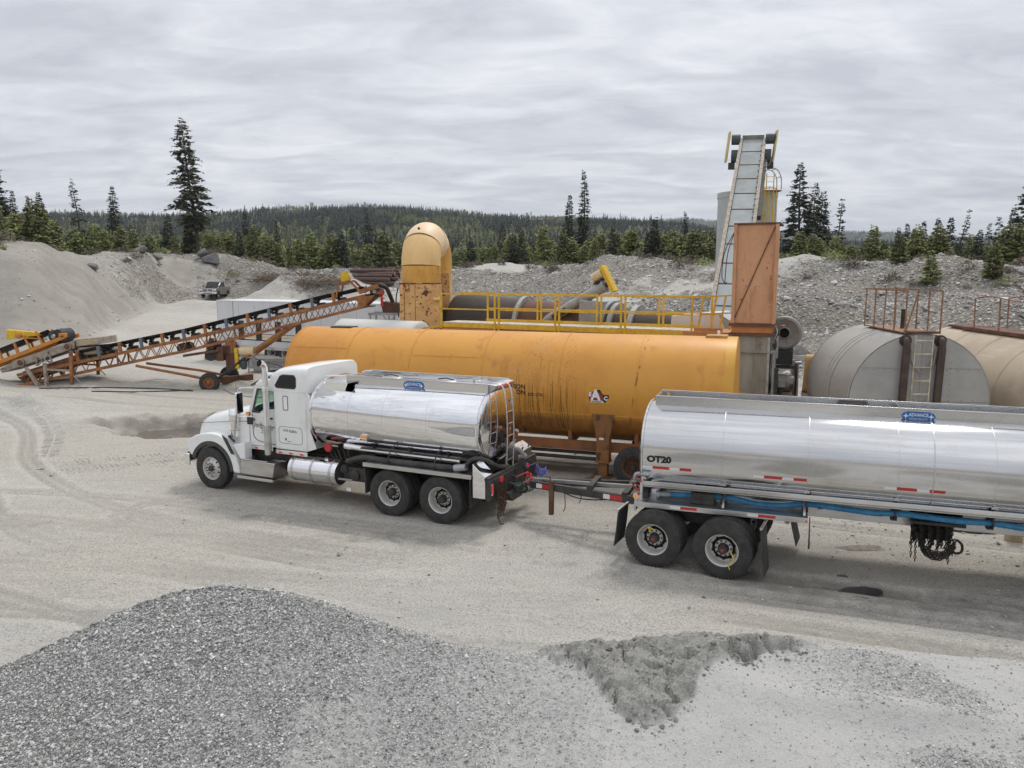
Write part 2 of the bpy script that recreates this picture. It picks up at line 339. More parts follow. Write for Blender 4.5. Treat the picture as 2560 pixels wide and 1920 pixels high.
def text(name, body, size, mat, parent, fn, align='LEFT', bold=0.0, res=3, shear=0.0, sx=1.0):
    """lettering as mesh, each vertex mapped on to its surface by fn(x, y)"""
    cu = bpy.data.curves.new(name, 'FONT'); cu.body = body; cu.size = size; cu.align_x = align; cu.resolution_u = res; cu.offset = bold; cu.shear = shear
    ob = bpy.data.objects.new(name, cu); COL.objects.link(ob); dg = bpy.context.evaluated_depsgraph_get(); dg.update()
    me = bpy.data.meshes.new_from_object(ob.evaluated_get(dg)); bpy.data.objects.remove(ob); bpy.data.curves.remove(cu)
    for v in me.vertices: v.co = Vector(fn(v.co.x * sx, v.co.y))
    me.materials.clear(); me.materials.append(M[mat]); me.name = name
    return link(name, me, parent)
def copy_tree(o, parent=None):
    c = o.copy(); COL.objects.link(c); c.parent = parent
    for ch in list(o.children): copy_tree(ch, c)
    return c
def ring_pts(hw, hh, n, pw=2.0):
    out = []
    for k in range(n):
        t = 2 * math.pi * k / n; c, s_ = math.cos(t), math.sin(t)
        out.append((hw * math.copysign(abs(c) ** (2 / pw), c), hh * math.copysign(abs(s_) ** (2 / pw), s_)))
    return out
def tank_rows(x0, x1, cy, cz, hw, hh, dome0, dome1, n=72, m=7, body=2, pw=2.0):
    """elliptic tank shell along local x with dished heads"""
    rp_ = ring_pts(hw, hh, n, pw); rows = []
    for i in range(m): a = math.pi / 2 * i / m; rows.append((x0 - dome0 * math.cos(a), max(math.sin(a), .002)))
    for i in range(body): rows.append((x0 + (x1 - x0) * i / (body - 1), 1.0))
    for i in range(m - 1, -1, -1): a = math.pi / 2 * i / m; rows.append((x1 + dome1 * math.cos(a), max(math.sin(a), .002)))
    return [[(x, cy + s_ * a, cz + s_ * b) for a, b in rp_] for x, s_ in rows]
def hoop(x, cy, cz, hw, hh, w, t, n=72, a0=0, a1=360, pw=2.0):
    """raised weld band round an elliptic tank"""
    mb = MB(); rows = []
    for dx, dt in ((-w / 2, -.004), (-w / 2, t), (w / 2, t), (w / 2, -.004)):
        rows.append([(x + dx, cy + a, cz + b) for a, b in ring_pts(hw + dt, hh + dt, n, pw)])
    mb.grid(rows, True); return mb
# ------------------------------------------------------------------ noise and terrain
rng = np.random.default_rng(7)
def _h(ix, iy, s):
    n = (ix.astype(np.int64) * 374761393 + iy.astype(np.int64) * 668265263 + s * 974634721) & 0xffffffff
    n = ((n ^ (n >> 13)) * 1274126177) & 0xffffffff; n = n ^ (n >> 16)
    return (n & 0xffff) / 65535.0
def vn(x, y, s=0):
    ix, iy = np.floor(x), np.floor(y); fx, fy = x - ix, y - iy; fx = fx * fx * (3 - 2 * fx); fy = fy * fy * (3 - 2 * fy)
    a, b, c, d = _h(ix, iy, s), _h(ix + 1, iy, s), _h(ix, iy + 1, s), _h(ix + 1, iy + 1, s)
    return (a + (b - a) * fx) * (1 - fy) + (c + (d - c) * fx) * fy
def fbm(x, y, s=0, o=4, g=.5):
    t = 0; a = 1.0; w = 0
    for i in range(o): t = t + a * vn(x * 2 ** i + 17.3 * i, y * 2 ** i - 9.1 * i, s + i); w += a; a *= g
    return t / w
def sm(e0, e1, x): t = np.clip((x - e0) / (e1 - e0), 0, 1); return t * t * (3 - 2 * t)
PT = R(8.1)
def vtan(v):     # photograph row -> tangent of elevation
    b = (960 - np.asarray(v, float)) / 1934; return (b * math.cos(PT) - math.sin(PT)) / (math.cos(PT) + b * math.sin(PT))
CU = np.array([-600, 0, 100, 200, 300, 400, 560, 620, 700, 800, 1000, 1130, 1200, 1300, 1500, 1780, 1960, 2060, 2150, 2250, 2350, 2450, 2560, 3200.])
CV = np.array([600, 603, 615, 636, 634, 630, 638, 648, 664, 671, 668, 664, 656, 662, 652, 655, 655, 652, 664, 674, 657, 668, 682, 690.])
CY = np.array([60, 66, 70, 80, 92, 102, 108, 108, 108, 108, 104, 100, 98, 94, 80, 70, 64, 62, 60, 58, 56, 53, 50, 45.])
FY = np.array([40, 44, 45, 50, 68, 88, 97, 96, 92, 86, 78, 72, 68, 64, 52, 44, 38, 36, 35, 34, 33, 32, 31, 30.])
FZ = np.array([.0, .2, .3, .8, 1.4, 2.1, 2.2, 2.2, 2.6, 2.2, 1.6, 1.4, 1.2, 1., .6, .3, .1, .1, .1, .1, .1, .1, .1, 0.])
CZ = CAM_H + CY * vtan(CV)
SU = np.array([-800, 0, 200, 400, 520, 640, 800, 950, 1100, 1300, 1500, 1700, 1800, 1950, 2300, 3400.])
SV = np.array([556, 548, 546, 552, 546, 532, 528, 525, 533, 545, 556, 568, 580, 612, 618, 620.])
S2U = np.array([-800, 1550, 1650, 1720, 1800, 1950, 2100, 2250, 2330, 2400, 2560, 3400.])
S2V = np.array([610, 568, 556, 551, 558, 584, 583, 587, 598, 600, 595, 592.])
def uy(x, y):
    r = np.hypot(x, y); th = np.arctan2(x, y); t = np.tan(np.clip(th, -1.05, 1.05)); return 1280 + 1934 * t * 1.01, r * np.maximum(np.cos(th), .5), r
def _cr(P, n_=6): return [(float(q.x), float(q.y)) for q in bez([(a, b, 0) for a, b in P], n_)]
RUTS = [_cr(P) for P in ([(-8, 17.3), (0, 14.2), (6, 11.9), (14, 9.0)], [(-18, 16.0), (-8, 15.0), (2, 12.2), (11, 9.0)], [(-14, 13.2), (-5, 12.6), (3, 10.9), (9, 8.4)], [(-27, 33.5), (-19, 27.5), (-14.5, 21), (-9, 16.3), (-1, 12.9)], [(-22, 27), (-16.5, 21.5), (-11, 15), (-4, 11.5)], [(-30, 38), (-17, 33.2), (-9.5, 31), (-5, 29)], [(4, 18.5), (9, 16.4), (14, 14.0)], [(-35.5, 97), (-33.5, 80), (-28, 60), (-22, 48)], [(-15, 18.2), (-10, 17.6), (-3, 14.8)])]
def terrain(x, y, parts=False, ruts=False):
    x = np.asarray(x, float); y = np.asarray(y, float)
    u, Y, r = uy(x, y)
    cy = np.interp(u, CU, CY); cz = np.interp(u, CU, CZ); fy = np.interp(u, CU, FY); fz = np.interp(u, CU, FZ)
    cy = cy + 5 * (fbm(u / 90, u * 0 + 3.3, 5, 2) - .5); fy = fy + 4 * (fbm(u / 120, u * 0 + 8.1, 6, 2) - .5)
    z1 = CAM_H + 1050 * vtan(np.interp(u, SU, SV)); z2 = CAM_H + 3000 * vtan(np.interp(u, S2U, S2V))
    up = sm(fy, cy, Y)
    gentle = fz * sm(26, fy, Y)
    z = gentle + (cz - fz) * (up * .55 + .45 * np.clip((Y - fy) / (cy - fy), 0, 1))
    # behind the crest: shallow dip, forest floor, hills
    plat = cz - 1.4 * sm(cy, cy + 14, Y)
    z = np.where(Y > cy, plat, z)
    far = np.interp(u, [0, 1500, 2200], [12., 10., 7.])
    t = sm(cy + 20, 320, Y); z = z * (1 - t) + far * t
    t = sm(300, 1050, Y); t = .35 * t + .65 * np.clip((Y - 300) / 750, 0, 1) ** 1.4
    z = np.where(Y > 300, far * (1 - t) + z1 * t, z)
    t = sm(1050, 1700, Y); z = np.where(Y > 1050, z1 * (1 - t) + np.minimum(z1, z2) * .7 * t, z)
    t = sm(1800, 3000, Y); z = np.where(Y > 1800, np.minimum(z1, z2) * .7 * (1 - t) + z2 * t, z)
    z = z + np.where(Y > 320, sm(320, 800, Y) * (fbm(x / 160, y / 160, 11, 3) - .5) * 16 * np.where(Y < 1040, 1, .8), 0)
    bank = sm(fy - 4, fy + 3, Y) * (1 - sm(cy + 6, cy + 30, Y))
    z = z + bank * np.interp(u, [150, 420], [.45, 1.]) * ((fbm(x / 7, y / 7, 21, 4) - .5) * 2.3 + (fbm(x / 1.6, y / 1.6, 25, 3) - .5) * .35)
    # left: grey working bank, tipped sand
    lb = sm(330, 60, u) * np.exp(-((Y - 57) / 4.5) ** 2); z = z + lb * (1.3 + .9 * fbm(x / 5, y / 5, 31, 3))
    # yard relief
    yard = 1 - sm(fy - 6, fy, Y)
    rough = np.exp(-((x + 11.2) / 2.6) ** 2 - ((y - 22.2) / 1.3) ** 2); z = z + rough * .16 * (fbm(x / .42, y / .3, 175, 3) - .5)
    z = z + yard * ((fbm(x / 9, y / 9, 41, 3) - .5) * .10 * sm(8, 25, r) + (fbm(x / .8, y / .8, 43, 3) - .5) * .035)
    # excavated hollow with the puddle
    ex = (x + 11.6) / 3.6; ey = (y - 28.0) / np.where(y > 28.0, 1.7, 2.6); d = np.sqrt(ex * ex + ey * ey) + (fbm(x / .9, y / .9, 51, 3) - .5) * .45
    z = z - .74 * sm(1.05, .5, d)
    # windrow beside the haul track, spilled heaps by the conveyor tail and under the head
    def ridge(p, q, w, h):
        px_, py_ = q[0] - p[0], q[1] - p[1]; l2 = px_ * px_ + py_ * py_; t_ = np.clip(((x - p[0]) * px_ + (y - p[1]) * py_) / l2, 0, 1)
        dd = np.hypot(x - p[0] - t_ * px_, y - p[1] - t_ * py_) * (.75 + .5 * fbm(x / 1.5, y / 1.5, 61, 3)); return h * np.exp(-(dd / w) ** 2)
    z = z + ridge((-25.5, 35.2), (-19.5, 31.0), 1.1, .38) + ridge((-19.5, 31.0), (-14.6, 26.6), .8, .2)
    z = z + ridge((-27, 36.5), (-25.2, 36.2), 1.2, .55) + ridge((-15.3, 45), (-13.5, 44.5), 1.0, .35) + ridge((-17.5, 37.4), (-13.2, 37.2), .45, .16)
    z = z + ridge((-27, 92), (-21, 92), 3.6, 2.2) + ridge((-33, 80), (-26, 76), 2.4, .9)
    rut = np.zeros_like(z); mk = ruts & (r > 7) & (r < 42) & (np.abs(np.arctan2(x, y)) < .95)
    if mk.any():
        xm, ym = x[mk], y[mk]; best = np.zeros_like(xm)
        for P in RUTS:
            dd = np.full_like(xm, 1e9)
            for (ax_, ay_), (bx_, by_) in zip(P[:-1], P[1:]):
                dx_, dy_ = bx_ - ax_, by_ - ay_; t_ = np.clip(((xm - ax_) * dx_ + (ym - ay_) * dy_) / (dx_ * dx_ + dy_ * dy_), 0, 1)
                dd = np.minimum(dd, np.hypot(xm - ax_ - t_ * dx_, ym - ay_ - t_ * dy_))
            pr_ = np.maximum(np.exp(-((dd - .82) / .09) ** 2), np.exp(-((dd - 1.08) / .09) ** 2)) - .4 * np.exp(-((dd - 1.30) / .09) ** 2) - .3 * np.exp(-((dd - .62) / .08) ** 2)
            best = np.where(np.abs(pr_) > np.abs(best), pr_, best)
        best = best * sm(.22, .6, fbm(xm / 7.0, ym / 7.0, 171, 3)); rut[mk] = best; z = z - .05 * rut
    pit = sm(1.35, .8, d); z = z + pit * sm(.45, .75, d) * 1.0 * (fbm(x / .55, y / .55, 173, 4) - .5) * sm(26.5, 28, y)
    if not parts: return z
    rocky = bank * np.interp(u, [0, 230, 330, 560, 3000], [.03, .07, .75, 1, 1])
    rocky = rocky * sm(.34, .60, fbm(x / 6, y / 9, 71, 3) + .10)
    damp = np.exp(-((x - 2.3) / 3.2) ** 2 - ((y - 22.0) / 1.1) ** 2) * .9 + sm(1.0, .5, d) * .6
    lane_shade = np.exp(-(((y - 13.3) + .34 * (x - 4)) / .9) ** 2) * sm(1.5, 5, x) * .55  # dark compacted lane, with part of the trailer's shadow painted into its tone
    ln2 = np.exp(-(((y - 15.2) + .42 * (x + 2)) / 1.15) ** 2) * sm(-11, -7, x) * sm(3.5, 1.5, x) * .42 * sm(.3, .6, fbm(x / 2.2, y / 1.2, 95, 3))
    damp = np.clip(damp + lane_shade + ln2 + .5 * np.exp(-((x + 22) / 4) ** 2 - ((y - 37.5) / 1.0) ** 2), 0, 1)  # damp ground together with the lane's painted trailer shade
    grass = sm(cy - 2.5, cy + 3, Y) * sm(.42, .6, fbm(x / 5, y / 5, 81, 3))
    forest = sm(cy + 6, cy + 22, Y)
    tan = sm(.40, .62, fbm(x / 11 + 3, y / 5, 91, 4)) * (1 - .8 * sm(fy - 3, fy + 4, Y)) + .9 * rough
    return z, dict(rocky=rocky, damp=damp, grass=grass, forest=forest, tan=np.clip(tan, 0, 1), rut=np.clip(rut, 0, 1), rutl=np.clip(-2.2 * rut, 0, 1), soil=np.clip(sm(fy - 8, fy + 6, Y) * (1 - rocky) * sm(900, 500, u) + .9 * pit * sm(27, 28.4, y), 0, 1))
def tz(x, y): return float(terrain(np.array([x]), np.array([y]))[0])

def add_attr(me, name, arr):
    a = me.attributes.new(name, 'FLOAT', 'POINT'); a.data.foreach_set('value', np.asarray(arr, np.float32).ravel())
def grid_mesh(name, X, Y, Z, attrs=None, wrap=False):
    ni, nj = X.shape; co = np.stack([X, Y, Z], -1).reshape(-1, 3)
    i, j = np.meshgrid(np.arange(ni - 1), np.arange(nj if wrap else nj - 1), indexing='ij'); j2 = (j + 1) % nj
    f = np.stack([i * nj + j, (i + 1) * nj + j, (i + 1) * nj + j2, i * nj + j2], -1).reshape(-1, 4)
    me = bpy.data.meshes.new(name); me.vertices.add(len(co)); me.vertices.foreach_set('co', co.ravel())
    me.loops.add(f.size); me.loops.foreach_set('vertex_index', f.ravel().astype(np.int32)); me.polygons.add(len(f))
    me.polygons.foreach_set('loop_start', np.arange(0, f.size, 4, dtype=np.int32))
    me.update(calc_edges=True); me.validate(); me.shade_smooth()
    for k, a in (attrs or {}).items(): add_attr(me, k, a)
    return me
def node_kit(name):
    m = bpy.data.materials.new(name); m.use_nodes = True; t = m.node_tree; b = t.nodes['Principled BSDF']; tcn = N('ShaderNodeTexCoord', t)
    class K: pass
    k = K(); k.m, k.t, k.b = m, t, b
    def noise(scale, st=(1, 1, 1), det=6, rough=.6, rot=0.0):
        mpn = N('ShaderNodeMapping', t); L(tcn.outputs['Object'], mpn.inputs[0], t); mpn.inputs['Scale'].default_value = st; mpn.inputs['Rotation'].default_value = (0, 0, rot)
        n = N('ShaderNodeTexNoise', t); L(mpn.outputs[0], n.inputs['Vector'], t); n.inputs['Scale'].default_value = scale; n.inputs['Detail'].default_value = det; n.inputs['Roughness'].default_value = rough
        return n.outputs[0]
    def voro(scale, out='Color', st=(1, 1, 1)):
        mpn = N('ShaderNodeMapping', t); L(tcn.outputs['Object'], mpn.inputs[0], t); mpn.inputs['Scale'].default_value = st
        n = N('ShaderNodeTexVoronoi', t); L(mpn.outputs[0], n.inputs['Vector'], t); n.inputs['Scale'].default_value = scale; return n.outputs[out]
    def mr(x, a, b_, c=0., d=1.):
        r = N('ShaderNodeMapRange', t); L(x, r.inputs[0], t)
        for i, q in enumerate((a, b_, c, d)): r.inputs[1 + i].default_value = q
        return r.outputs[0]
    def mix(f, a, c):
        n = N('ShaderNodeMix', t); n.data_type = 'RGBA'
        if isinstance(f, float): n.inputs[0].default_value = f
        else: L(f, n.inputs[0], t)
        for i, x in ((6, a), (7, c)):
            if isinstance(x, tuple): n.inputs[i].default_value = (*x, 1)
            else: L(x, n.inputs[i], t)
        return n.outputs[2]
    def attr(nm):
        n = N('ShaderNodeAttribute', t); n.attribute_name = nm; return n.outputs['Fac']
    def bump(h, s_, dist=.02, nrm=None):
        n = N('ShaderNodeBump', t); n.inputs['Strength'].default_value = s_; n.inputs['Distance'].default_value = dist; L(h, n.inputs['Height'], t)
        if nrm is not None: L(nrm, n.inputs['Normal'], t)
        return n.outputs[0]
    k.noise, k.voro, k.mr, k.mix, k.attr, k.bump = noise, voro, mr, mix, attr, bump
    k.mul = lambda a, c: MATH('MULTIPLY', a, c, t); k.add = lambda a, c: MATH('ADD', a, c, t)
    return k
def ground_material():
    k = node_kit('yard_ground'); t, b = k.t, k.b
    c = k.mix(k.mr(k.noise(.35, (1, 1.6, 1), 5), .36, .62), (.535, .508, .455), (.475, .46, .428))
    c = k.mix(k.mul(k.attr('tan'), .7), c, (.455, .415, .345))
    c = k.mix(k.mr(k.noise(1.3, (.35, 1.6, 1), 6, .65, R(20)), .50, .70, 0, .5), c, (.30, .285, .255))          # wheel-worn streaks
    c = k.mix(k.mr(k.noise(1.1, (.4, 2.2, 1), 5, .6, R(-24)), .54, .72, 0, .5), c, (.52, .49, .435))
    c = k.mix(k.mr(k.noise(3.2, (1, 1.1, 1), 10, .75), .50, .66, 0, .38), c, (.30, .288, .26)); c = k.mix(k.mr(k.noise(7.0, (1, 1, 1), 8, .75), .52, .66, 0, .45), c, (.55, .52, .465))
    c = k.mix(k.mr(k.noise(28, det=4, rough=.7), .50, .60, 0, .75), c, (.235, .228, .21))                          # fine stones
    c = k.mix(k.mr(k.noise(36, det=3), .56, .64, 0, .75), c, (.62, .595, .55)); c = k.mix(k.mr(k.noise(14, det=3, rough=.6), .58, .66, 0, .5), c, (.27, .26, .24))
    c = k.mix(k.mul(k.attr('rut'), k.mr(k.noise(5, (1, 1, 1), 4), .3, .6, .35, .75)), c, (.275, .262, .232)); c = k.mix(k.mul(k.attr('rutl'), .4), c, (.60, .57, .515))
    c = k.mix(k.mul(k.attr('soil'), .8), c, k.mix(k.mr(k.noise(.5, (1, 1, 1), 7, .65), .38, .62), (.305, .278, .242), (.225, .207, .18)))
    damp_shade = k.mr(k.add(k.attr('damp'), k.mul(k.mr(k.noise(1.8), .3, .7, -.5, .5), .5)), .25, .8)  # wet soil plus the shade painted along the trailer lane
    c = k.mix(k.mul(damp_shade, .8), c, (.125, .115, .10))
    cob = N('ShaderNodeSeparateColor', t); L(k.voro(4.5), cob.inputs[0], t)
    rk = k.mix(cob.outputs[0], (.20, .19, .175), (.46, .45, .43)); rk = k.mix(k.mr(k.voro(4.5, 'Distance'), .25, .55), rk, (.15, .135, .115))
    rk = k.mix(k.mr(k.noise(.25, det=4), .35, .7), rk, k.mix(.6, rk, (.30, .265, .215)))
    c = k.mix(k.mr(k.add(k.attr('rocky'), k.mul(k.mr(k.noise(1.2), .3, .7, -.5, .5), .8)), .3, .75), c, rk)
    c = k.mix(k.mul(k.attr('grass'), .85), c, k.mix(k.mr(k.noise(1.5), .4, .6), (.125, .135, .055), (.25, .22, .13)))
    c = k.mix(k.attr('forest'), c, k.mix(k.mr(k.noise(.05), .4, .65), (.05, .058, .032), (.10, .098, .058)))
    L(c, b.inputs['Base Color'], t); b.inputs['Roughness'].default_value = .92; b.inputs['Specular IOR Level'].default_value = .25
    h1 = k.bump(k.noise(6, (1, 1.6, 1), 8, .72), .8, .07); h2 = k.bump(k.noise(60, det=3), .5, .012, h1); L(h2, b.inputs['Normal'], t)
    return k.m
M['ground'] = ground_material()
th = np.concatenate([np.linspace(-180, -56, 30, endpoint=False), np.linspace(-56, -40, 40, endpoint=False), np.linspace(-40, 40, 420, endpoint=False), np.linspace(40, 56, 40, endpoint=False), np.linspace(56, 180, 30, endpoint=False)])
rr = np.concatenate([[.3, 2, 5], np.arange(8, 40, .11), np.arange(40, 120, .42), np.geomspace(120, 1400, 90), np.geomspace(1450, 9000, 50)])
RR, TH = np.meshgrid(rr, np.radians(th), indexing='ij'); GX, GY = RR * np.sin(TH), RR * np.cos(TH)
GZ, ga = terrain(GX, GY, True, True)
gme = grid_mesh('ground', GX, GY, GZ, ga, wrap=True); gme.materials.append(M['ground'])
tag(link('ground', gme), kind='structure')

# ------------------------------------------------------------------ instanced scatter for what nobody could count
def scatter(name, label, pts, rot, scl, idx, meshes, cat=None):
    src = bpy.data.collections.new(name + '_source')
    for i, me in enumerate(meshes):
        o = bpy.data.objects.new('%s_%02d' % (name, i), me); src.objects.link(o)
    me = bpy.data.meshes.new(name); n = len(pts); me.vertices.add(n); me.vertices.foreach_set('co', np.asarray(pts, np.float32).ravel())
    a = me.attributes.new('rot', 'FLOAT_VECTOR', 'POINT'); a.data.foreach_set('vector', np.asarray(rot, np.float32).ravel())
    a = me.attributes.new('scl', 'FLOAT_VECTOR', 'POINT'); a.data.foreach_set('vector', np.asarray(scl, np.float32).ravel())
    a = me.attributes.new('idx', 'INT', 'POINT'); a.data.foreach_set('value', np.asarray(idx, np.int32))
    g = bpy.data.node_groups.new(name + '_scatter', 'GeometryNodeTree')
    g.interface.new_socket('Geometry', in_out='INPUT', socket_type='NodeSocketGeometry'); g.interface.new_socket('Geometry', in_out='OUTPUT', socket_type='NodeSocketGeometry')
    gi, go = N('NodeGroupInput', g), N('NodeGroupOutput', g); ci = N('GeometryNodeCollectionInfo', g); ci.inputs['Collection'].default_value = src
    ci.inputs['Separate Children'].default_value = True; ci.inputs['Reset Children'].default_value = True
    ip = N('GeometryNodeInstanceOnPoints', g); ip.inputs['Pick Instance'].default_value = True
    def na(nm, ty):
        q = N('GeometryNodeInputNamedAttribute', g); q.data_type = ty; q.inputs[0].default_value = nm; return [o for o in q.outputs if o.enabled and o.name == 'Attribute'][0]
    e2r = N('FunctionNodeEulerToRotation', g); L(na('rot', 'FLOAT_VECTOR'), e2r.inputs[0], g)
    L(gi.outputs[0], ip.inputs['Points'], g); L(ci.outputs[0], ip.inputs['Instance'], g); L(e2r.outputs[0], ip.inputs['Rotation'], g)
    L(na('scl', 'FLOAT_VECTOR'), ip.inputs['Scale'], g); L(na('idx', 'INT'), ip.inputs['Instance Index'], g); L(ip.outputs[0], go.inputs[0], g)
    o = link(name, me); md = o.modifiers.new('scatter', 'NODES'); md.node_group = g
    return tag(o, label, cat, kind='stuff')
def stone_mesh(seed, mat, sub=1, flat=.7):
    r_ = random.Random(seed); bm = bmesh.new(); bmesh.ops.create_icosphere(bm, subdivisions=sub, radius=.5)
    for v in bm.verts: v.co *= r_.uniform(.72, 1.12)
    for v in bm.verts: v.co.z *= flat
    me = bpy.data.meshes.new('stone'); bm.to_mesh(me); bm.free(); me.materials.append(M[mat]); return me

# ------------------------------------------------------------------ foreground stockpiles
PX = np.array([-9, -7.5, -6.6, -5.6, -4.8, -4.2, -3.6, -3.0, -2.4, -1.6, -.8, -.2, .4, .8, 1.6, 2.4, 3.0, 3.6, 4.4, 6, 9.])
PZ = np.array([.1, .35, .62, 1.0, 1.36, 1.56, 1.64, 1.62, 1.52, 1.30, 1.14, 1.06, 1.02, 1.08, 1.10, 1.16, 1.10, 1.07, 1.06, 1.0, .8])
PY = np.array([8.4, 8.5, 8.6, 8.8, 9.0, 9.1, 9.1, 9.0, 8.9, 8.75, 8.6, 8.5, 8.5, 8.5, 8.6, 8.7, 8.7, 8.6, 8.5, 8.4, 8.4])
def pile(x, y, parts=False):
    cz = np.interp(x, PX, PZ); cy = np.interp(x, PX, PY); cz = cz + .05 * (fbm(x / .9, x * 0, 101, 3) - .5)
    b = y - cy
    z = cz - .70 * np.maximum(b, 0) - .12 * np.exp(-(b / .25) ** 2) + .12                # back slope at rest angle, rounded crest
    fall = np.interp(x, [-9, -5, -2, 0, 1, 3, 9], [.50, .44, .34, .24, .18, .16, .16])
    nb = np.maximum(-b, 0); near = cz - .02 - fall * np.minimum(nb, 2.2) - .02 * nb + .30 * np.maximum(nb - 3.0, 0)
    z = np.where(b < 0, near, z)
    z = z + .30 * np.exp(-((x - 6.4) / 1.7) ** 2 - ((y - 5.9) / 1.1) ** 2) + .10 * np.exp(-((x - 3.9) / 1.6) ** 2 - ((y - 7.6 + .25 * (x - 4)) / .22) ** 2)
    # damp clumpy spoil dumped on the crest, undercut towards us
    lo = np.interp(x, [.40, .7, .92, 1.06, 1.25, 1.5, 1.75, 1.95, 2.12, 2.3, 2.85, 3.6], [8.5, 8.35, 8.15, 7.66, 7.48, 7.45, 7.5, 7.72, 8.05, 8.25, 8.42, 8.68]) + .30 * (fbm(x / .3, y / .3, 111, 3) - .5) + .10 * (vn(x / .07, y / .07, 110) - .5)
    cl = sm(lo, lo + .06, y) * sm(.35, .5, x + .5 * (fbm(x / .3, y / .3, 112, 3) - .5)) * sm(3.8, 3.3, x)
    fade = sm(9.3, 8.7, y); z = z + cl * fade * (.0 + .13 * fbm(x / .30, y / .30, 113, 4)) + cl * fade * (.08 * (vn(x / .13, y / .13, 117) - .5) + .07 * (vn(x / .065, y / .065, 118) - .5)) - cl * fade * .13 * sm(.47, .5, fbm(x / .5, y / .35, 119, 3)) * sm(.55, .5, fbm(x / .5, y / .35, 119, 3))
    z = z + .035 * (fbm(x / .5, y / .5, 121, 4) - .5) + .012 * (vn(x / .06, y / .06, 123) - .5)
    dent = np.exp(-((x + 2.3) / 1.2) ** 2 - ((y - 7.3) / 1.0) ** 2); z = z - .07 * dent
    z = z + .17 * (fbm(x / 1.5, y / 1.1, 141, 3) - .5) * sm(.5, 3, x)
    if not parts: return z
    fines = np.clip((x + 3.6 + 1.4 * (fbm(x / .55, y / .55, 131, 4) - .5)) / 5.2, 0, 1) ** 1.3 * .95 + .40 * dent * sm(.30, .62, fbm(x / .3, y / .5, 133, 4))
    fines = fines * (1 - .45 * sm(.42, .62, fbm(x / 1.1, (y + .3 * x) / .5, 135, 3)) * sm(2.5, 4.5, x)) * (1 - sm(7.6, 6.3, y + .42 * (6.2 - x) * sm(3, 7, x) + .5 * (fbm(x, y, 137, 3) - .5)) * sm(3.2, 4.4, x))
    return z, np.clip(fines, 0, 1), np.clip(cl, 0, 1)
gx, gy = np.meshgrid(np.arange(-9, 9.01, .03), np.arange(2.6, 11.4, .03), indexing='ij')
gz, fin, clm = pile(gx, gy, True); gz = np.maximum(gz, -.35)
def pile_material():
    k = node_kit('crushed_gravel'); t, b = k.t, k.b
    v = N('ShaderNodeSeparateColor', t); L(k.voro(38), v.inputs[0], t)
    chips = k.mix(v.outputs[0], (.235, .233, .228), (.50, .495, .48)); chips = k.mix(k.mr(k.voro(38, 'Distance'), .35, .7), chips, (.15, .149, .145))
    sand = k.mix(k.mr(k.noise(70, det=4, rough=.7), .4, .62), (.49, .484, .462), (.40, .395, .378)); sand = k.mix(k.mr(k.noise(1.5), .4, .65, 0, .5), sand, (.52, .51, .485))
    c = k.mix(k.mr(k.add(k.attr('fines'), k.mul(k.mr(k.noise(14, det=6), .3, .7, -.5, .5), .7)), .15, .85), chips, sand)
    cl = k.mix(k.mr(k.noise(30, det=5, rough=.7), .4, .65), (.18, .177, .16), (.35, .345, .318)); cl = k.mix(k.mr(k.noise(2.6, det=5), .40, .62, 0, .7), cl, (.34, .335, .31)); c = k.mix(k.attr('clump'), c, cl)
    L(c, b.inputs['Base Color'], t); b.inputs['Roughness'].default_value = .9; b.inputs['Specular IOR Level'].default_value = .3
    n1_ = k.bump(k.noise(22, det=6, rough=.7), .8, .03); L(k.bump(k.noise(120, det=3), .5, .008, n1_), b.inputs['Normal'], t)
    return k.m
M['gravel'] = pile_material()
pme = grid_mesh('gravel_pile', gx, gy, gz, dict(fines=fin, clump=clm)); pme.materials.append(M['gravel'])
tag(link('gravel_pile', pme), 'grey crushed gravel stockpile along the bottom of the picture', 'gravel pile', kind='stuff')
M['chip'] = pm('gravel_chip', (.40, .394, .378), .75, col2=(.48, .473, .455), ns=8, rand=.58)
M['chip2'] = pm('gravel_chip_warm', (.42, .41, .385), .8, col2=(.25, .24, .22), ns=8, rand=.55)
M['clod'] = pm('damp_clod', (.24, .236, .215), .9, col2=(.32, .315, .29), ns=12, rand=.35, bump=.5)
M['cobble'] = pm('river_cobble', (.47, .46, .44), .85, col2=(.36, .34, .315), ns=4, rand=.5)
M['pebble'] = pm('yard_pebble', (.42, .40, .36), .85, col2=(.33, .31, .28), ns=6, rand=.4)
def rot_rand(n, tilt=math.pi): return np.stack([rng.uniform(-tilt, tilt, n), rng.uniform(-tilt, tilt, n), rng.uniform(0, 6.283, n)], -1)
chips = [stone_mesh(200 + i, 'chip' if i < 5 else 'chip2', 1, .62) for i in range(7)]
n = 330000; x = rng.uniform(-7.8, 7.2, n); y = rng.uniform(3.6, 9.6, n); z, fi, cm = pile(x, y, True)
keep = rng.random(n) < np.maximum(np.clip(1.0 - .95 * fi, .05, 1), .75 * cm); x, y, z, fi, cm = x[keep], y[keep], z[keep], fi[keep], cm[keep]; n = len(x)
s = rng.gamma(3.2, .0062, n).clip(.006, .065) * (1 - .3 * cm) * (1 - .35 * fi) * np.interp(x, [-7, -1, 1, 4, 7], [1.0, .85, .7, .8, 1.1])
big = rng.random(n) < .004; s[big] *= 1.7
scatter('gravel_chips', 'loose angular grey chips covering the foreground stockpile', np.stack([x, y, z + s * .12], -1), rot_rand(n, .9),
        np.stack([s * rng.uniform(.9, 1.5, n), s * rng.uniform(.8, 1.1, n), s * rng.uniform(.7, 1.1, n)], -1), rng.integers(0, 7, n), chips, 'gravel')
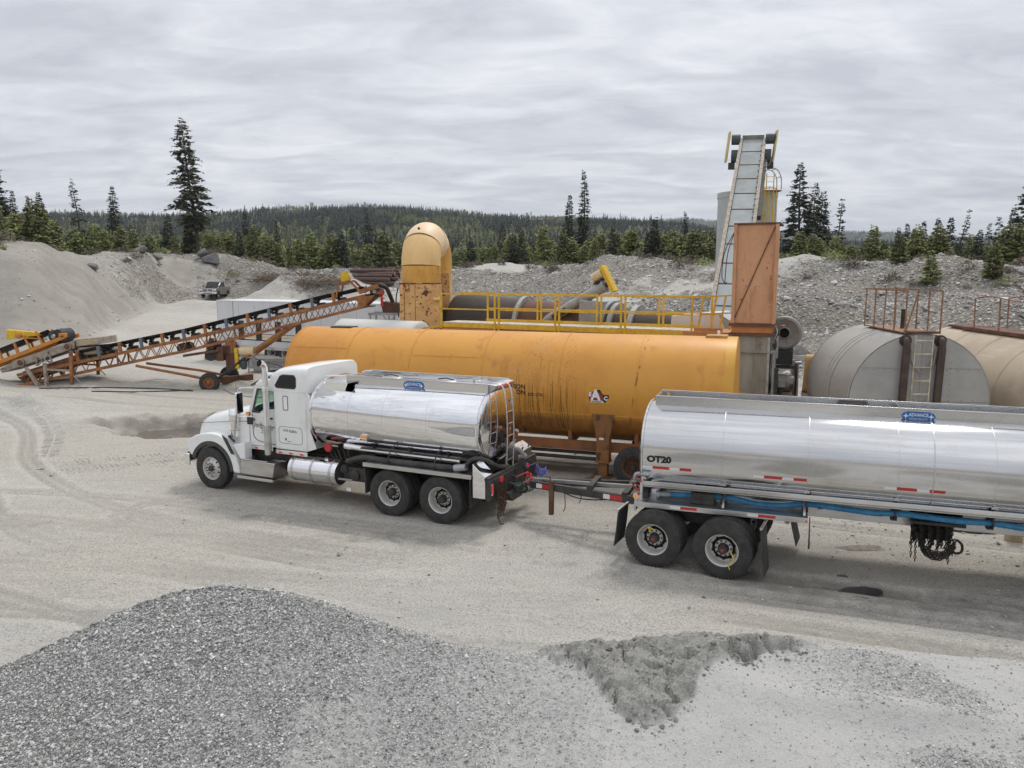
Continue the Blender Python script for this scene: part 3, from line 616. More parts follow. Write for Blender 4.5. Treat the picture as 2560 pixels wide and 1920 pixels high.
n = 5200; x = rng.uniform(.2, 3.8, n); y = rng.uniform(7.1, 8.9, n); z, fi, cm = pile(x, y, True); _, _, c2 = pile(x, y + .16, True); _, _, c3 = pile(x, y - .16, True)
edge = np.clip(np.maximum(c2, c3) - np.minimum(c2, c3), 0, 1); keep = rng.random(n) < np.maximum(.30 * edge, .14 * cm) * sm(8.95, 8.6, y); x, y, z = x[keep], y[keep], z[keep]; n = len(x); s = rng.gamma(2.2, .010, n).clip(.012, .085)
scatter('soil_clods', 'damp lumpy clods of spoil on the crest of the foreground stockpile', np.stack([x, y, z + s * .1], -1), rot_rand(n, .8), np.stack([s * 1.2, s, s * .85], -1), rng.integers(0, 5, n), [stone_mesh(450 + i, 'clod', 2, .8) for i in range(5)], 'clods')
# cobbles on the banks
cob = [stone_mesh(300 + i, 'cobble', 1, .75) for i in range(6)]
n = 430000; uu = rng.uniform(-250, 2850, n); yy = 30 + 90 * rng.random(n) ** .8; xx = (uu - 1280) / 1953 * yy
zc, at_ = terrain(xx, yy, True); keep = rng.random(n) < at_['rocky'] * .62 * (1 - .6 * at_['forest']); xx, yy, zc = xx[keep], yy[keep], zc[keep]; n = len(xx)
s = (.045 + rng.gamma(1.7, .038, n)) * np.where(rng.random(n) < .02, 2.8, 1); s = s.clip(.05, 1.1)
scatter('bank_cobbles', 'pale cobbles strewn over the gravel banks behind the plant', np.stack([xx, yy, zc + s * .1], -1), rot_rand(n, .5),
        np.stack([s * rng.uniform(.9, 1.5, n), s, s * rng.uniform(.6, .9, n)], -1), rng.integers(0, 6, n), cob, 'cobbles')
# loose stones on the yard
n = 26000; uu = rng.uniform(-100, 2660, n); yy = 9 + 45 * rng.random(n) ** 1.5; xx = (uu - 1280) / 1953 * yy
zc, at_ = terrain(xx, yy, True); rub = sm(4, 7, xx) * sm(14, 17, yy + .34 * (xx - 4)); keep = rng.random(n) < np.clip(.05 + .75 * rub, 0, 1)
xx, yy, zc = xx[keep], yy[keep], zc[keep]; n = len(xx); s = rng.gamma(3, .010, n).clip(.010, .12)
scatter('yard_stones', 'small loose stones scattered over the pale yard', np.stack([xx, yy, zc + s * .15], -1), rot_rand(n, .6), np.stack([s * 1.2, s, s * .8], -1), rng.integers(0, 6, n), [stone_mesh(400 + i, 'pebble', 1, .7) for i in range(6)], 'stones')
# ------------------------------------------------------------------ trees
def leafmat(name, c1, c2, rand=.25):
    k = node_kit(name); t, b = k.t, k.b; c = k.mix(k.mr(k.noise(.9, det=4), .35, .65), c1, c2)
    oi = N('ShaderNodeObjectInfo', t); h = N('ShaderNodeHueSaturation', t); mr = k.mr(oi.outputs['Random'], 0, 1, 1 - rand, 1 + rand); L(mr, h.inputs['Value'], t); L(c, h.inputs['Color'], t)
    hu = k.mr(MATH('FRACT', MATH('MULTIPLY', oi.outputs['Random'], 7.3, t), None, t), 0, 1, .485, .515); L(hu, h.inputs['Hue'], t)
    gn = N('ShaderNodeNewGeometry', t); va = N('ShaderNodeVectorMath', t); va.operation = 'MULTIPLY_ADD'; L(gn.outputs['Normal'], va.inputs[0], t); va.inputs[1].default_value = (.55, .55, .55); va.inputs[2].default_value = (0, 0, .6)
    vn_ = N('ShaderNodeVectorMath', t); vn_.operation = 'NORMALIZE'; L(va.outputs[0], vn_.inputs[0], t); L(vn_.outputs[0], b.inputs['Normal'], t)   # shading normals bent upward so crowns look more skylit
    L(h.outputs[0], b.inputs['Base Color'], t); b.inputs['Roughness'].default_value = .7; b.inputs['Specular IOR Level'].default_value = .25; return k.m
M['needle'] = leafmat('spruce_needles', (.042, .055, .038), (.066, .080, .048))
M['needle2'] = leafmat('olive_needles', (.066, .074, .044), (.095, .098, .058))
M['pine'] = leafmat('young_pine_needles', (.185, .21, .070), (.25, .262, .10), .3)
M['farneedle'] = leafmat('forest_needles', (.046, .058, .045), (.074, .086, .058), .35)
M['aspen'] = leafmat('aspen_leaves', (.18, .21, .08), (.25, .27, .11), .25)
M['deadbrush'] = leafmat('dead_brush', (.17, .135, .095), (.115, .095, .07), .25)
M['palebark'] = pm('pale_bark', (.40, .38, .34), .8, col2=(.25, .23, .2), ns=3)
def conifer(seed, h, rad, bare=.12, gap=.42, nb=6, droop=.25, ragged=.35, mat='needle', lean=0.0, spray=1.0, steps=7, bark='bark', tip=.12, top_pow=.85, dead=0):
    r_ = random.Random(seed); tr = MB(); cr = MB(); fl = MB()
    def axis(z): q = z / h; return Vector((lean * h * q * q * .5 + .012 * h * math.sin(5 * q + seed), .01 * h * math.sin(4 * q + 2 * seed), z))
    k = 8; tr.tube([axis(h * i / k * .97) for i in range(k + 1)], .1, 7, True, [max(.012, (h * .013 + .03) * (1 - i / k) ** .8) for i in range(k + 1)])
    z = h * bare
    V, F = [], []
    while z < h * .985:
        q = (z / h - bare) / (1 - bare); L0 = rad * ((1 - q) ** top_pow * (.55 + .45 * min(1, q * 5)) + tip * .35)
        n_ = max(3, int(round(nb * (.6 + .4 * (1 - q))))); ph = r_.uniform(0, 6.28)
        for i in range(n_):
            if r_.random() < ragged * .35: continue
            a = ph + 6.283 * i / n_ + r_.uniform(-.4, .4); l = L0 * r_.uniform(1 - ragged, 1 + ragged * .45)
            d = Vector((math.cos(a), math.sin(a), 0)); side = Vector((-d.y, d.x, 0)); p0 = axis(z + r_.uniform(-.5, .5) * gap); rise = r_.uniform(.02, .30) * (1 if q > .6 else .5)
            def pt(t): return p0 + d * (l * t) + Vector((0, 0, l * (rise * t - droop * t * t * (1.2 - q))))
            if l > .5:
                b = len(cr.v); w = .012 + l * .007; e_ = pt(1)
                cr.add([p0 + side * w, p0 - side * w, p0 + Vector((0, 0, w * 2)), e_], [(0, 1, 3), (1, 2, 3), (2, 0, 3)])
            m_ = max(3, int(steps * (.4 + .6 * l / max(rad, .1))))
            for j in range(m_):
                t = .18 + .82 * (j + r_.random() * .7) / m_; p = pt(t); sl = spray * (.16 + .30 * l * (1.05 - t)) * r_.uniform(.7, 1.3); sl = min(sl, .8 * spray * max(.4, rad * .4))
                for sg in (-1, 1):
                    o = (side * sg * r_.uniform(.5, 1) + d * r_.uniform(.3, .9) + Vector((0, 0, r_.uniform(-.55, .25)))).normalized()
                    wv = o.cross(Vector((r_.uniform(-1, 1), r_.uniform(-1, 1), r_.uniform(-1, 1)))).normalized() * (sl * r_.uniform(.16, .30)); m2 = p + o * sl * .5
                    b = len(V); V += [tuple(p), tuple(m2 + wv), tuple(p + o * sl), tuple(m2 - wv)]; F.append((b, b + 1, b + 2, b + 3))
        z += gap * r_.uniform(.7, 1.3) * (.55 + .45 * (1 - q))
    for i in range(dead):
        a = r_.uniform(0, 6.28); z0 = h * r_.uniform(bare * .5, bare + .2); p = axis(z0); q = p + Vector((math.cos(a), math.sin(a), r_.uniform(-.1, .25))) * rad * r_.uniform(.6, 1.15); tr.tube([p, (p + q) / 2 + Vector((0, 0, -.1)), q], .02, 4, True, [.035, .025, .008])
    fl.add(V, F); fl.v = fl.v; fm = MB(); fm.mi = 0; fm.add(fl.v, fl.f); fm.mi = 1; fm.add(cr.v, cr.f)
    me = bpy.data.meshes.new('crown'); me.from_pydata(fm.v, [], fm.f); me.materials.append(M[mat]); me.materials.append(M[bark]); me.polygons.foreach_set('material_index', fm.m)
    return tr.mesh('trunk', bark, 60), me
def plant_tree(meshes, label, group, x, y, s=1.0, rz=0.0, name='conifer', cat='tree', sxy=1.0, dz=-.1):
    t = thing(name, label, cat, (x, y, tz(x, y) + dz), 0, group); t.rotation_euler = (0, 0, rz); t.scale = (s * sxy, s * sxy, s)
    link('trunk', meshes[0], t); link('crown', meshes[1], t); return t
def at_u(u, Y): return (u - 1280) / 1953 * Y
# tall ones, each told apart
def tall(u, Y, vtop, w, label, seed, name='conifer', **kw):
    x = at_u(u, Y); z0 = tz(x, Y); h = CAM_H + Y * float(vtan(vtop)) - z0; rad = w / 2 / 1934 * Y * 1.2; kw['nb'] = kw.get('nb', 6) + 2; kw.setdefault('spray', 1.2)
    plant_tree(conifer(seed, h, rad, **kw), label, 'tall conifers standing above the young forest', x, Y, name=name, dz=0)
tall(494, 112, 291, 108, 'tallest conifer of all, ragged with a bare reddish lower trunk, left of the duct', 1, bare=.20, gap=.46, nb=6, ragged=.6, mat='needle2', lean=-.10, steps=11, dead=16, droop=.3, top_pow=.72)
tall(4, 92, 393, 120, 'tall sparse conifer cut by the left edge of the picture', 2, gap=.42, nb=6, ragged=.3, mat='needle', steps=8)
tall(46, 130, 475, 52, 'dark conifer beside the tall one at the left edge', 3, mat='needle', gap=.35)
tall(84, 150, 487, 40, 'small dark conifer between two bigger ones near the left edge', 4, mat='needle', gap=.35)
tall(112, 146, 478, 60, 'dense bushy dark conifer, third from the left edge', 5, mat='needle', gap=.3, nb=8, ragged=.2)
tall(205, 128, 444, 62, 'open scraggly conifer standing between the left edge and the tallest tree', 6, gap=.62, nb=5, ragged=.6, mat='needle2', bare=.2, steps=7, lean=-.05)
tall(298, 124, 462, 44, 'slender drooping spruce left of the tallest tree', 7, gap=.36, nb=6, ragged=.45, droop=.5, top_pow=.6)
tall(428, 116, 533, 56, 'dark spruce close on the left of the tallest tree', 8, gap=.34, nb=7)
tall(335, 120, 560, 40, 'short dark spruce between the slender spruce and the tallest tree', 9, gap=.32)
tall(618, 150, 527, 42, 'dark spire right of the tallest tree above the pickup truck', 10, gap=.34)
tall(695, 160, 548, 28, 'small narrow spruce spire midway between tallest tree and duct', 11, gap=.34)
tall(922, 170, 516, 46, 'dark conifer left of the cream duct', 12, gap=.4)
tall(884, 165, 545, 24, 'thin spire beside the dark conifer left of the duct', 13, gap=.4)
tall(1258, 130, 556, 40, 'young dark spruce just right of the cream duct', 14, gap=.34)
tall(1302, 140, 568, 32, 'small spruce, second to the right of the cream duct', 15, gap=.34)
tall(1420, 112, 483, 52, 'shorter left one of the pair of tall spruces in the middle', 16, gap=.36, nb=7, ragged=.35)
tall(1456, 112, 423, 56, 'taller right one of the pair of tall spruces in the middle', 17, gap=.4, nb=6, ragged=.4, mat='needle')
tall(1710, 120, 530, 26, 'lone narrow spruce left of the slat conveyor', 18, gap=.34)
tall(1990, 82, 404, 112, 'tallest conifer right of the silo with wide tiers', 19, gap=.40, nb=6, ragged=.35, steps=9, top_pow=.9)
tall(2028, 86, 452, 84, 'second conifer right of the silo, tight against the tallest there', 20, gap=.38, nb=6, ragged=.35)
tall(2046, 90, 475, 96, 'bushy conifer third right of the silo', 21, gap=.36, nb=7, ragged=.3)
tall(2092, 84, 492, 52, 'thin see-through conifer standing apart right of the silo group', 22, gap=.5, nb=5, ragged=.4, steps=5)
tall(2238, 95, 570, 40, 'low dark spruce above the beige tank', 23, gap=.3, nb=7)
tall(2262, 96, 556, 38, 'pointed dark spruce above the beige tank railing', 24, gap=.3, nb=7)
tall(2302, 96, 552, 42, 'dark spruce, middle of the row above the beige tanks', 25, gap=.32, nb=7)
tall(2336, 92, 544, 58, 'broad dark spruce right of the middle of the row above the beige tanks', 26, gap=.34, nb=7)
tall(2368, 90, 542, 52, 'dark spruce beside the leaning flag-topped one', 27, gap=.34, nb=7)
tall(2392, 88, 522, 40, 'leaning conifer with a lopsided flag top', 28, gap=.5, nb=5, ragged=.7, lean=.22, bare=.25)
tall(2462, 84, 560, 40, 'greyish sparse conifer left of the pair near the right edge', 29, gap=.42, nb=5, ragged=.45, mat='needle2')
tall(2487, 84, 540, 54, 'greyish conifer second of the group near the right edge', 30, gap=.4, ragged=.4, mat='needle2')
tall(2524, 80, 520, 76, 'dark bushy conifer near the right edge', 31, gap=.36, nb=7)
tall(2556, 70, 447, 120, 'big conifer cut by the right edge of the picture', 32, gap=.45, nb=6, ragged=.4, steps=9)
# young pines on the crest
yp = [conifer(60 + i, 4.0, 1.15 + .12 * (i % 3), bare=.03, gap=.24, nb=7, droop=-.05, ragged=.3, mat='pine', steps=8, spray=1.15, tip=.35, top_pow=.75) for i in range(6)]
ys = [conifer(70 + i, 4.0, .95, bare=.04, gap=.26, nb=7, droop=.2, ragged=.3, mat='needle', steps=7, spray=1.1, tip=.25) for i in range(3)]
random.seed(5)
ZONES = [(-60, 110, 'at the left edge of the forest'), (110, 250, 'around the open scraggly conifer on the left'), (250, 400, 'by the slender drooping spruce on the left'), (400, 560, 'at the foot of the tallest tree'), (560, 700, 'above the pickup and the boulders'), (700, 860, 'behind the long brush heap'), (860, 1020, 'behind the log pile beside the duct'),
         (1020, 1250, 'just right of the cream duct'), (1250, 1400, 'between the duct and the pair of tall spruces'), (1400, 1510, 'below the pair of tall spruces'), (1510, 1660, 'right of the pair of tall spruces'), (1660, 1850, 'just left of the slat conveyor'), (1850, 2060, 'below the tall trees right of the silo'), (2060, 2210, 'below the thin see-through conifer'), (2210, 2330, 'in front of the dark row above the beige tank'), (2330, 2450, 'below the leaning flag-topped conifer'), (2450, 2700, 'near the right edge')]
def young(u0, u1, n_, hmin, hmax, dy0, dy1, group, dark=.2):
    for i in range(n_):
        u = u0 + (u1 - u0) * (i + random.random()) / n_; f = random.random(); cyv = float(np.interp(u, CU, CY)); Y = cyv + dy0 + (dy1 - dy0) * f; x = at_u(u, Y)
        dk = random.random() < dark; m_ = random.choice(ys if dk else yp); h = random.uniform(hmin, hmax); zn = next(q[2] for q in ZONES if q[0] <= u < q[1])
        lab = ('front ' if f < .33 else ('back ' if f > .66 else 'middle ')) + 'row ' + ('dark young spruce ' if dk else 'olive young pine ') + zn
        plant_tree(m_, lab, group, x, Y, h / 4, random.uniform(0, 6.28), 'young_spruce' if dk else 'young_pine', sxy=random.uniform(.85, 1.25))
young(1965, 2600, 100, 1.9, 3.5, 2, 18, 'young trees on the right bank', .10)
young(1140, 1800, 84, 3.0, 5.2, 4, 26, 'young trees on the middle bank', .12)
young(560, 1010, 60, 3.6, 6.4, 5, 28, 'young trees left of the duct', .2)
young(-40, 560, 66, 3.0, 6.0, 6, 34, 'young trees on the left', .15)
p_ = conifer(81, 2.6, .85, bare=.02, gap=.2, nb=8, droop=-.05, ragged=.3, mat='pine', steps=8, spray=1.1, tip=.35)
for u_, Y_, lab in ((2325, 51, 'small bright pine low on the bank face above the beige tanks'), (2245, 57, 'bright young pine on the bank edge above the beige tank'), (2480, 49, 'bright small pine at the bank edge near the right side')):
    plant_tree(p_, lab, 'pines on the bank face', at_u(u_, Y_), Y_, .85, u_, 'young_pine')
# low scrub on the crest
def shrub(seed, h, mat):
    r_ = random.Random(seed); m_ = MB()
    for i in range(170):
        a = r_.uniform(0, 6.28); rr_ = r_.random() ** .6; zq = r_.random() ** .8 * (1 - .6 * rr_); p = Vector((math.cos(a) * rr_ * .8 * h, math.sin(a) * rr_ * .8 * h, zq * h)); o = Vector((r_.uniform(-1, 1), r_.uniform(-1, 1), r_.uniform(-.2, 1))).normalized()
        l = h * r_.uniform(.15, .4); w = o.cross(Vector((r_.random(), r_.random(), .3))).normalized() * l * .16; m_.add([p - w, p + o * l, p + w], [(0, 1, 2)])
    me = bpy.data.meshes.new('shrub'); me.from_pydata(m_.v, [], m_.f); me.materials.append(M[mat]); return me
shr = [shrub(90 + i, 1.0, 'deadbrush') for i in range(3)] + [shrub(95, 1., 'pine')]
n = 700; uu = rng.uniform(-60, 2640, n); cyv = np.interp(uu, CU, CY); yy = cyv + rng.uniform(-6, 14, n) ; xx = (uu - 1280) / 1953 * yy; zc = terrain(xx, yy); s = rng.uniform(.35, 1.1, n)
keep = rng.random(n) < np.clip(.25 + .75 * sm(-3, 2, yy - cyv), 0, 1); xx, yy, zc, s = xx[keep], yy[keep], zc[keep], s[keep]; n = len(xx)
scatter('crest_scrub', 'low brown scrub and weeds along the top of the banks', np.stack([xx, yy, zc - .05], -1), np.stack([xx * 0, xx * 0, rng.uniform(0, 6, n)], -1), np.stack([s] * 3, -1), rng.choice([0, 1, 2, 2, 3], n), shr, 'scrub')
# the forest behind, one mass
def far_conifer(seed, r0=.16, mat='farneedle', nl=9, nb=7):
    r_ = random.Random(seed); V, F = [], []
    for i in range(nl):
        q = i / nl; z = .10 + .88 * q; L0 = r0 * (1 - q) ** .8 + .012
        for k in range(nb):
            a = r_.uniform(0, 6.28); l = L0 * r_.uniform(.6, 1.2); d = Vector((math.cos(a), math.sin(a), 0)); s_ = Vector((-d.y, d.x, 0)) * l * .42; p = Vector((0, 0, z + .05)); e_ = d * l + Vector((0, 0, z - .05 - r_.random() * .05))
            b = len(V); V += [tuple(p), tuple(p * .45 + e_ * .55 + s_ + Vector((0, 0, -.02))), tuple(e_), tuple(p * .45 + e_ * .55 - s_)]; F.append((b, b + 1, b + 2, b + 3))
    b = len(V); V += [(.008, 0, 0), (-.008, .006, 0), (0, -.01, 0), (0, 0, 1.0)]; F += [(b, b + 1, b + 3), (b + 1, b + 2, b + 3), (b + 2, b, b + 3)]
    me = bpy.data.meshes.new('far_conifer'); me.from_pydata(V, [], F); me.materials.append(M[mat]); return me
def far_aspen(seed):
    r_ = random.Random(seed); m_ = MB(); m_.mi = 1; m_.tube([(0, 0, 0), (0, .01, .5), (.01, 0, .9)], .01, 4, True, [.012, .009, .004]); m_.mi = 0
    for i in range(110):
        a = r_.uniform(0, 6.28); q = r_.random(); rr_ = .17 * math.sin(math.pi * min(1, q * .9 + .1)) * r_.random() ** .4; p = Vector((math.cos(a) * rr_, math.sin(a) * rr_, .42 + .58 * q)); o = Vector((r_.uniform(-1, 1), r_.uniform(-1, 1), r_.uniform(-1, 1))).normalized(); w = o.cross(Vector((.3, r_.random(), r_.random()))).normalized()
        m_.add([p - w * .03, p + o * .03, p + w * .03, p - o * .03], [(0, 1, 2, 3)])
    me = bpy.data.meshes.new('far_aspen'); me.from_pydata(m_.v, [], m_.f); me.materials.append(M['aspen']); me.materials.append(M['palebark']); me.polygons.foreach_set('material_index', m_.m); return me
fm_ = [far_conifer(500 + i, .13 + .03 * (i % 3)) for i in range(5)] + [far_aspen(510), far_aspen(511), far_conifer(512, .22, 'pine', 8, 7)]
def forest(name, label, n, y0, y1, u0, u1, h0, h1, pw=1.0):
    q = rng.random(n); yy = (y0 ** (2 - pw) + q * (y1 ** (2 - pw) - y0 ** (2 - pw))) ** (1 / (2 - pw)) if pw != 2 else y0 * (y1 / y0) ** q
    uu = rng.uniform(u0, u1, n); xx = (uu - 1280) / 1953 * yy; cyv = np.interp(uu, CU, CY); zc = terrain(xx, yy)
    m1 = fbm(xx / 70, yy / 110, 201, 3); m2 = fbm(xx / 26, yy / 60, 203, 3)
    asp = (m1 > .60) & (rng.random(n) < .75); clear = (m2 < .34) & (rng.random(n) < .75); keep = (yy > cyv + 22) & ~clear
    hh = .85 * rng.uniform(h0, h1, n) * np.where(rng.random(n) < .06, 1.5, 1) * np.where(asp, .9, 1) * np.interp(yy, [110, 200, 300, 420, 600, 1000], [.36, .42, .58, .85, .8, .62])
    idx = np.where(asp, 5 + (rng.random(n) < .5), rng.integers(0, 5, n)); idx = np.where((yy < 300) & (rng.random(n) < .75) & ~asp, 7, idx)
    xx, yy, zc, hh, idx = xx[keep], yy[keep], zc[keep], hh[keep], idx[keep]; n = len(xx)
    scatter(name, label, np.stack([xx, yy, zc - .3], -1), np.stack([rng.normal(0, .03, n), rng.normal(0, .03, n), rng.uniform(0, 6.28, n)], -1), np.stack([hh * rng.uniform(.9, 1.3, n), hh * rng.uniform(.9, 1.3, n), hh], -1), idx, fm_, 'forest')
forest('forest', 'mixed conifer and aspen forest rising to the hills', 62000, 115, 1090, -900, 3300, 7.0, 14.0, .75)
forest('ridge_forest', 'blue-green forest covering the far ridge', 26000, 1000, 3080, 1450, 3300, 11, 20, .2)
# ------------------------------------------------------------------ wheels shared by the lorry and its trailer
WR = .535
def tyre_mesh(R_, w, lug=True, seg=150, inner=.285):
    h = w / 2; s_ = R_ / .535
    prof = [(-h * .78, inner), (-h * .95, inner + .03), (-h, inner + .09 * s_), (-h * 1.0, R_ - .10), (-h * .97, R_ - .055), (-h * .90, R_ - .02), (-h * .86, R_), (-h * .50, R_ + .003), (-h * .47, R_ - .013), (-h * .43, R_ + .004),
            (-h * .05, R_ + .006), (0, R_ - .012), (h * .05, R_ + .006), (h * .43, R_ + .004), (h * .47, R_ - .013), (h * .50, R_ + .003), (h * .86, R_), (h * .90, R_ - .02), (h * .97, R_ - .055), (h, R_ - .10), (h, inner + .09 * s_), (h * .95, inner + .03), (h * .78, inner)]
    def mod(i, k):
        if not lug: return 0
        if i in (5, 6, 16, 17) and (k + (0 if i < 11 else 1)) % 3 == 0: return -.026
        if i in (7, 15) and k % 3 == 1: return -.014
        return 0
    return MB().lathe(prof, seg=seg, mod=mod).mesh('tyre', 'rubber', 28)
TY = tyre_mesh(WR, .28)
def disc_with_holes(r0, r1, y0, y1, nh, hr, hrad, na=140, nr=9, rot=0.0):
    m_ = MB(); vs = []; fs = []
    for i in range(nr + 1):
        for k in range(na):
            t = 2 * math.pi * k / na; r_ = r0 + (r1 - r0) * i / nr; vs.append((r_ * math.cos(t), y0 + (y1 - y0) * i / nr, r_ * math.sin(t)))
    for i in range(nr):
        for k in range(na):
            rc = r0 + (r1 - r0) * (i + .5) / nr; tc_ = 2 * math.pi * (k + .5) / na; hole = False
            for q in range(nh):
                th_ = 2 * math.pi * (q + rot) / nh; dx = rc * math.cos(tc_) - hr * math.cos(th_); dz = rc * math.sin(tc_) - hr * math.sin(th_)
                if dx * dx + dz * dz < hrad * hrad: hole = True
            if not hole: k2 = (k + 1) % na; fs.append((i * na + k, (i + 1) * na + k, (i + 1) * na + k2, i * na + k2))
    return m_.add(vs, fs)
def rim_deep():
    m_ = MB().lathe([(.015, .278), (-.012, .300), (-.02, .296), (-.012, .280), (.03, .262), (.13, .250), (.165, .245)], seg=64)
    d = disc_with_holes(.115, .246, .150, .165, 10, .203, .026); m_.add(d.v, d.f)
    m_.lathe([(.150, .160), (.138, .155), (.135, .10)], seg=40); return m_.mesh('rim', 'rimgrey', 35)
def rim_front():
    m_ = MB().lathe([(.015, .278), (-.012, .300), (-.02, .296), (-.012, .282), (.03, .270), (.045, .262)], seg=64)
    d = disc_with_holes(.165, .264, -.012, .045, 10, .222, .024); m_.add(d.v, d.f); m_.lathe([(-.012, .166), (-.03, .155), (-.03, .09)], seg=40); return m_.mesh('rim', 'rimgrey', 35)
def nuts(y, r_, n_, h=.03):
    m_ = MB()
    for q in range(n_): t = 2 * math.pi * (q + .5) / n_; c = (r_ * math.cos(t), y, r_ * math.sin(t)); m_.cyl(c, (c[0], y - h, c[2]), .017, 6)
    return m_
def hub_mesh(y0, y1, r_, nut_y, nut_r, name='hub'):
    m_ = MB().lathe([(y0, r_ * 1.05), (y0 - .01, r_), (y1 + .03, r_ * .97), (y1, r_ * .75), (y1 - .004, .001)], seg=24); q = nuts(nut_y, nut_r, 10); m_.add(q.v, q.f); return m_.mesh(name, 'dark', 35)
RD, RF = rim_deep(), rim_front(); HD = hub_mesh(.15, -.005, .088, .137, .137); HF = hub_mesh(-.02, -.075, .082, -.028, .127)
DRUMM = MB().cyl((0, .17, 0), (0, .34, 0), .21, 24).mesh('brake_drum', 'hole')
CAPR = MB().lathe([(-.006, .032), (-.010, .030), (-.010, .001)], seg=16).mesh('hub_cap', pm('hub_cap_red', (.35, .04, .05), .4))
def wheel(parent, a, n, z=WR, side=-1, front=False, cap=False, inner=False, name='wheel'):
    """n = outer face of the tyre; side -1 faces the camera"""
    w = empty(name, parent, (a, n - side * 0 + (.14 if side < 0 else -.14), z), (0, 0, 0 if side < 0 else math.pi))
    w.rotation_euler = (0, random.uniform(0, 6.28), 0 if side < 0 else math.pi)
    link('tyre', TY, w)
    if not inner:
        link('rim', RF if front else RD, w, (0, -.105, 0)); link('hub', HF if front else HD, w, (0, -.105, 0)); link('brake_drum', DRUMM, w, (0, -.12, 0))
        if cap: link('hub_cap', CAPR, w, (0, -.105, 0))
    else: link('rim', RD, w, (0, .105, 0), (0, 0, math.pi))
    return w
def duals(parent, a, nN, nF, **kw):
    for nn, sd_ in ((nN, -1), (nF, 1)):
        wheel(parent, a, nn, side=sd_, **kw); wheel(parent, a, nn - sd_ * .33, side=sd_, inner=True)
def light(parent, name, lens, a, n, z, w, h, axis='y', d=.03, bez_=True):
    """small lamp: bezel and lens; faces -y, or +x when axis is x"""
    fn = (lambda u, v, q: (a + u, n - q, z + v)) if axis == 'y' else ((lambda u, v, q: (a + q, n + u, z + v)) if axis == 'x' else (lambda u, v, q: (a - q, n + u, z + v)))
    r_ = min(w, h) * .45
    o = MB().prism(rrect(-w / 2, w / 2, -h / 2, h / 2, r_, 4), 0, d * .6, fn).build(name, 'chrome' if bez_ else 'black', parent)
    MB().prism(rrect(-w * .4, w * .4, -h * .38, h * .38, r_ * .75, 4), d * .5, d, fn).build('lens', lens, o); return o
def advance_sign(parent, a, n, z, w, h):
    """blue hexagonal maker's plate with white stars and lettering on a vertical face looking to -y"""
    k = .13 * w; poly = [(-w / 2, 0), (-w / 2 + k * .55, h * .38), (-w / 2 + k, h * .42), (-w / 2 + k * 1.3, h / 2), (w / 2 - k * 1.3, h / 2), (w / 2 - k, h * .42), (w / 2 - k * .55, h * .38), (w / 2, 0), (w / 2 - k * .55, -h * .38), (w / 2 - k, -h * .42), (w / 2 - k * 1.3, -h / 2), (-w / 2 + k * 1.3, -h / 2), (-w / 2 + k, -h * .42), (-w / 2 + k * .55, -h * .38)]
    P = MB().prism(poly, 0, .008, lambda u, v, q: (a + u, n - q, z + v)).build('maker_plate', 'bluesign', parent)
    text('lettering', 'ADVANCE', h * .52, 'inkw', P, lambda x, y: (a + x, n - .011, z - .02 * h + y), 'CENTER', bold=.006 * h, sx=.80)
    text('lettering', 'ENGINEERED PRODUCTS LTD.', h * .17, 'inkw', P, lambda x, y: (a + x, n - .011, z - h * .33 + y), 'CENTER', sx=.80)
    for sg in (-1, 1):
        cx = sg * w * .365; st = [(cx + (h * (.34 if q % 2 == 0 else .10)) * math.cos(R(45 * q)), (h * (.34 if q % 2 == 0 else .10)) * math.sin(R(45 * q))) for q in range(8)]
        MB().prism(st, .009, .011, lambda u, v, q: (a + u, n - q, z + v)).build('star', 'inkw', P)
    return P
def chain_mesh(paths, link_len=.055, r_=.0065, mat='chain'):
    m_ = MB()
    for path in paths:
        P = bez(path, 14) if len(path) > 2 else [Vector(path[0]), Vector(path[1])]; d = [0]
        for i in range(1, len(P)): d.append(d[-1] + (P[i] - P[i - 1]).length)
        tot = d[-1]; cnt = max(2, int(tot / (link_len * .78)))
        for j in range(cnt):
            s_ = tot * (j + .5) / cnt; i = max(1, next((q for q in range(len(d)) if d[q] >= s_), len(d) - 1)); f = (s_ - d[i - 1]) / max(1e-6, d[i] - d[i - 1]); c = P[i - 1].lerp(P[i], f); t = (P[i] - P[i - 1]).normalized()
            a = t.cross(Vector((.3, .9, .2))).normalized(); b = t.cross(a)
            sd_ = a if j % 2 else b; w = link_len * .30; h = link_len * .5
            loop = [c + t * h * math.cos(q) + sd_ * w * math.sin(q) for q in [R(60 * k) for k in range(6)]]
            m_.tube(loop + [loop[0]], r_, 4, False)
    return m_

# ------------------------------------------------------------------ white tanker lorry
K = thing('tanker_truck', 'white sleeper cab tanker lorry with a polished steel tank, parked in the middle', 'truck', (-7.68, 19.24, 0), 24.9)
NC = 1.25                       # centre line
for nn in (.83, 1.67): MB().box(-.55, 7.85, nn - .045, nn + .045, .72, 1.0).build('chassis_rail', 'black', K, bevel=.01)
wheel(K, 0, 0, side=-1, front=True); wheel(K, 0, 2.5, side=1, front=True)
for a in (5.40, 6.72): duals(K, a, 0.0, 2.5)
for a in (0, 5.40, 6.72): MB().cyl((a, .3, WR), (a, 2.2, WR), .075, 14).build('axle', 'dark', K, 40)
for a in (5.40, 6.72): MB().lathe([(-.28, .04), (-.2, .17), (0, .21), (.2, .17), (.28, .04)], (a, NC, WR), 'y', 20).build('differential', 'dark', K, 40)
# front bumper with a wrapped end
bp = [(-.72, -.02), (-.90, .0), (-1.0, .12), (-1.02, .5), (-1.02, 2.0), (-1.0, 2.38), (-.90, 2.5), (-.72, 2.52)]
MB().grid([[(x, y, z) for x, y in bp] for z in (.56, .60, .82, .86)]).build('front_bumper', 'chrome', K, 50).modifiers.new('s', 'SOLIDIFY').thickness = .03
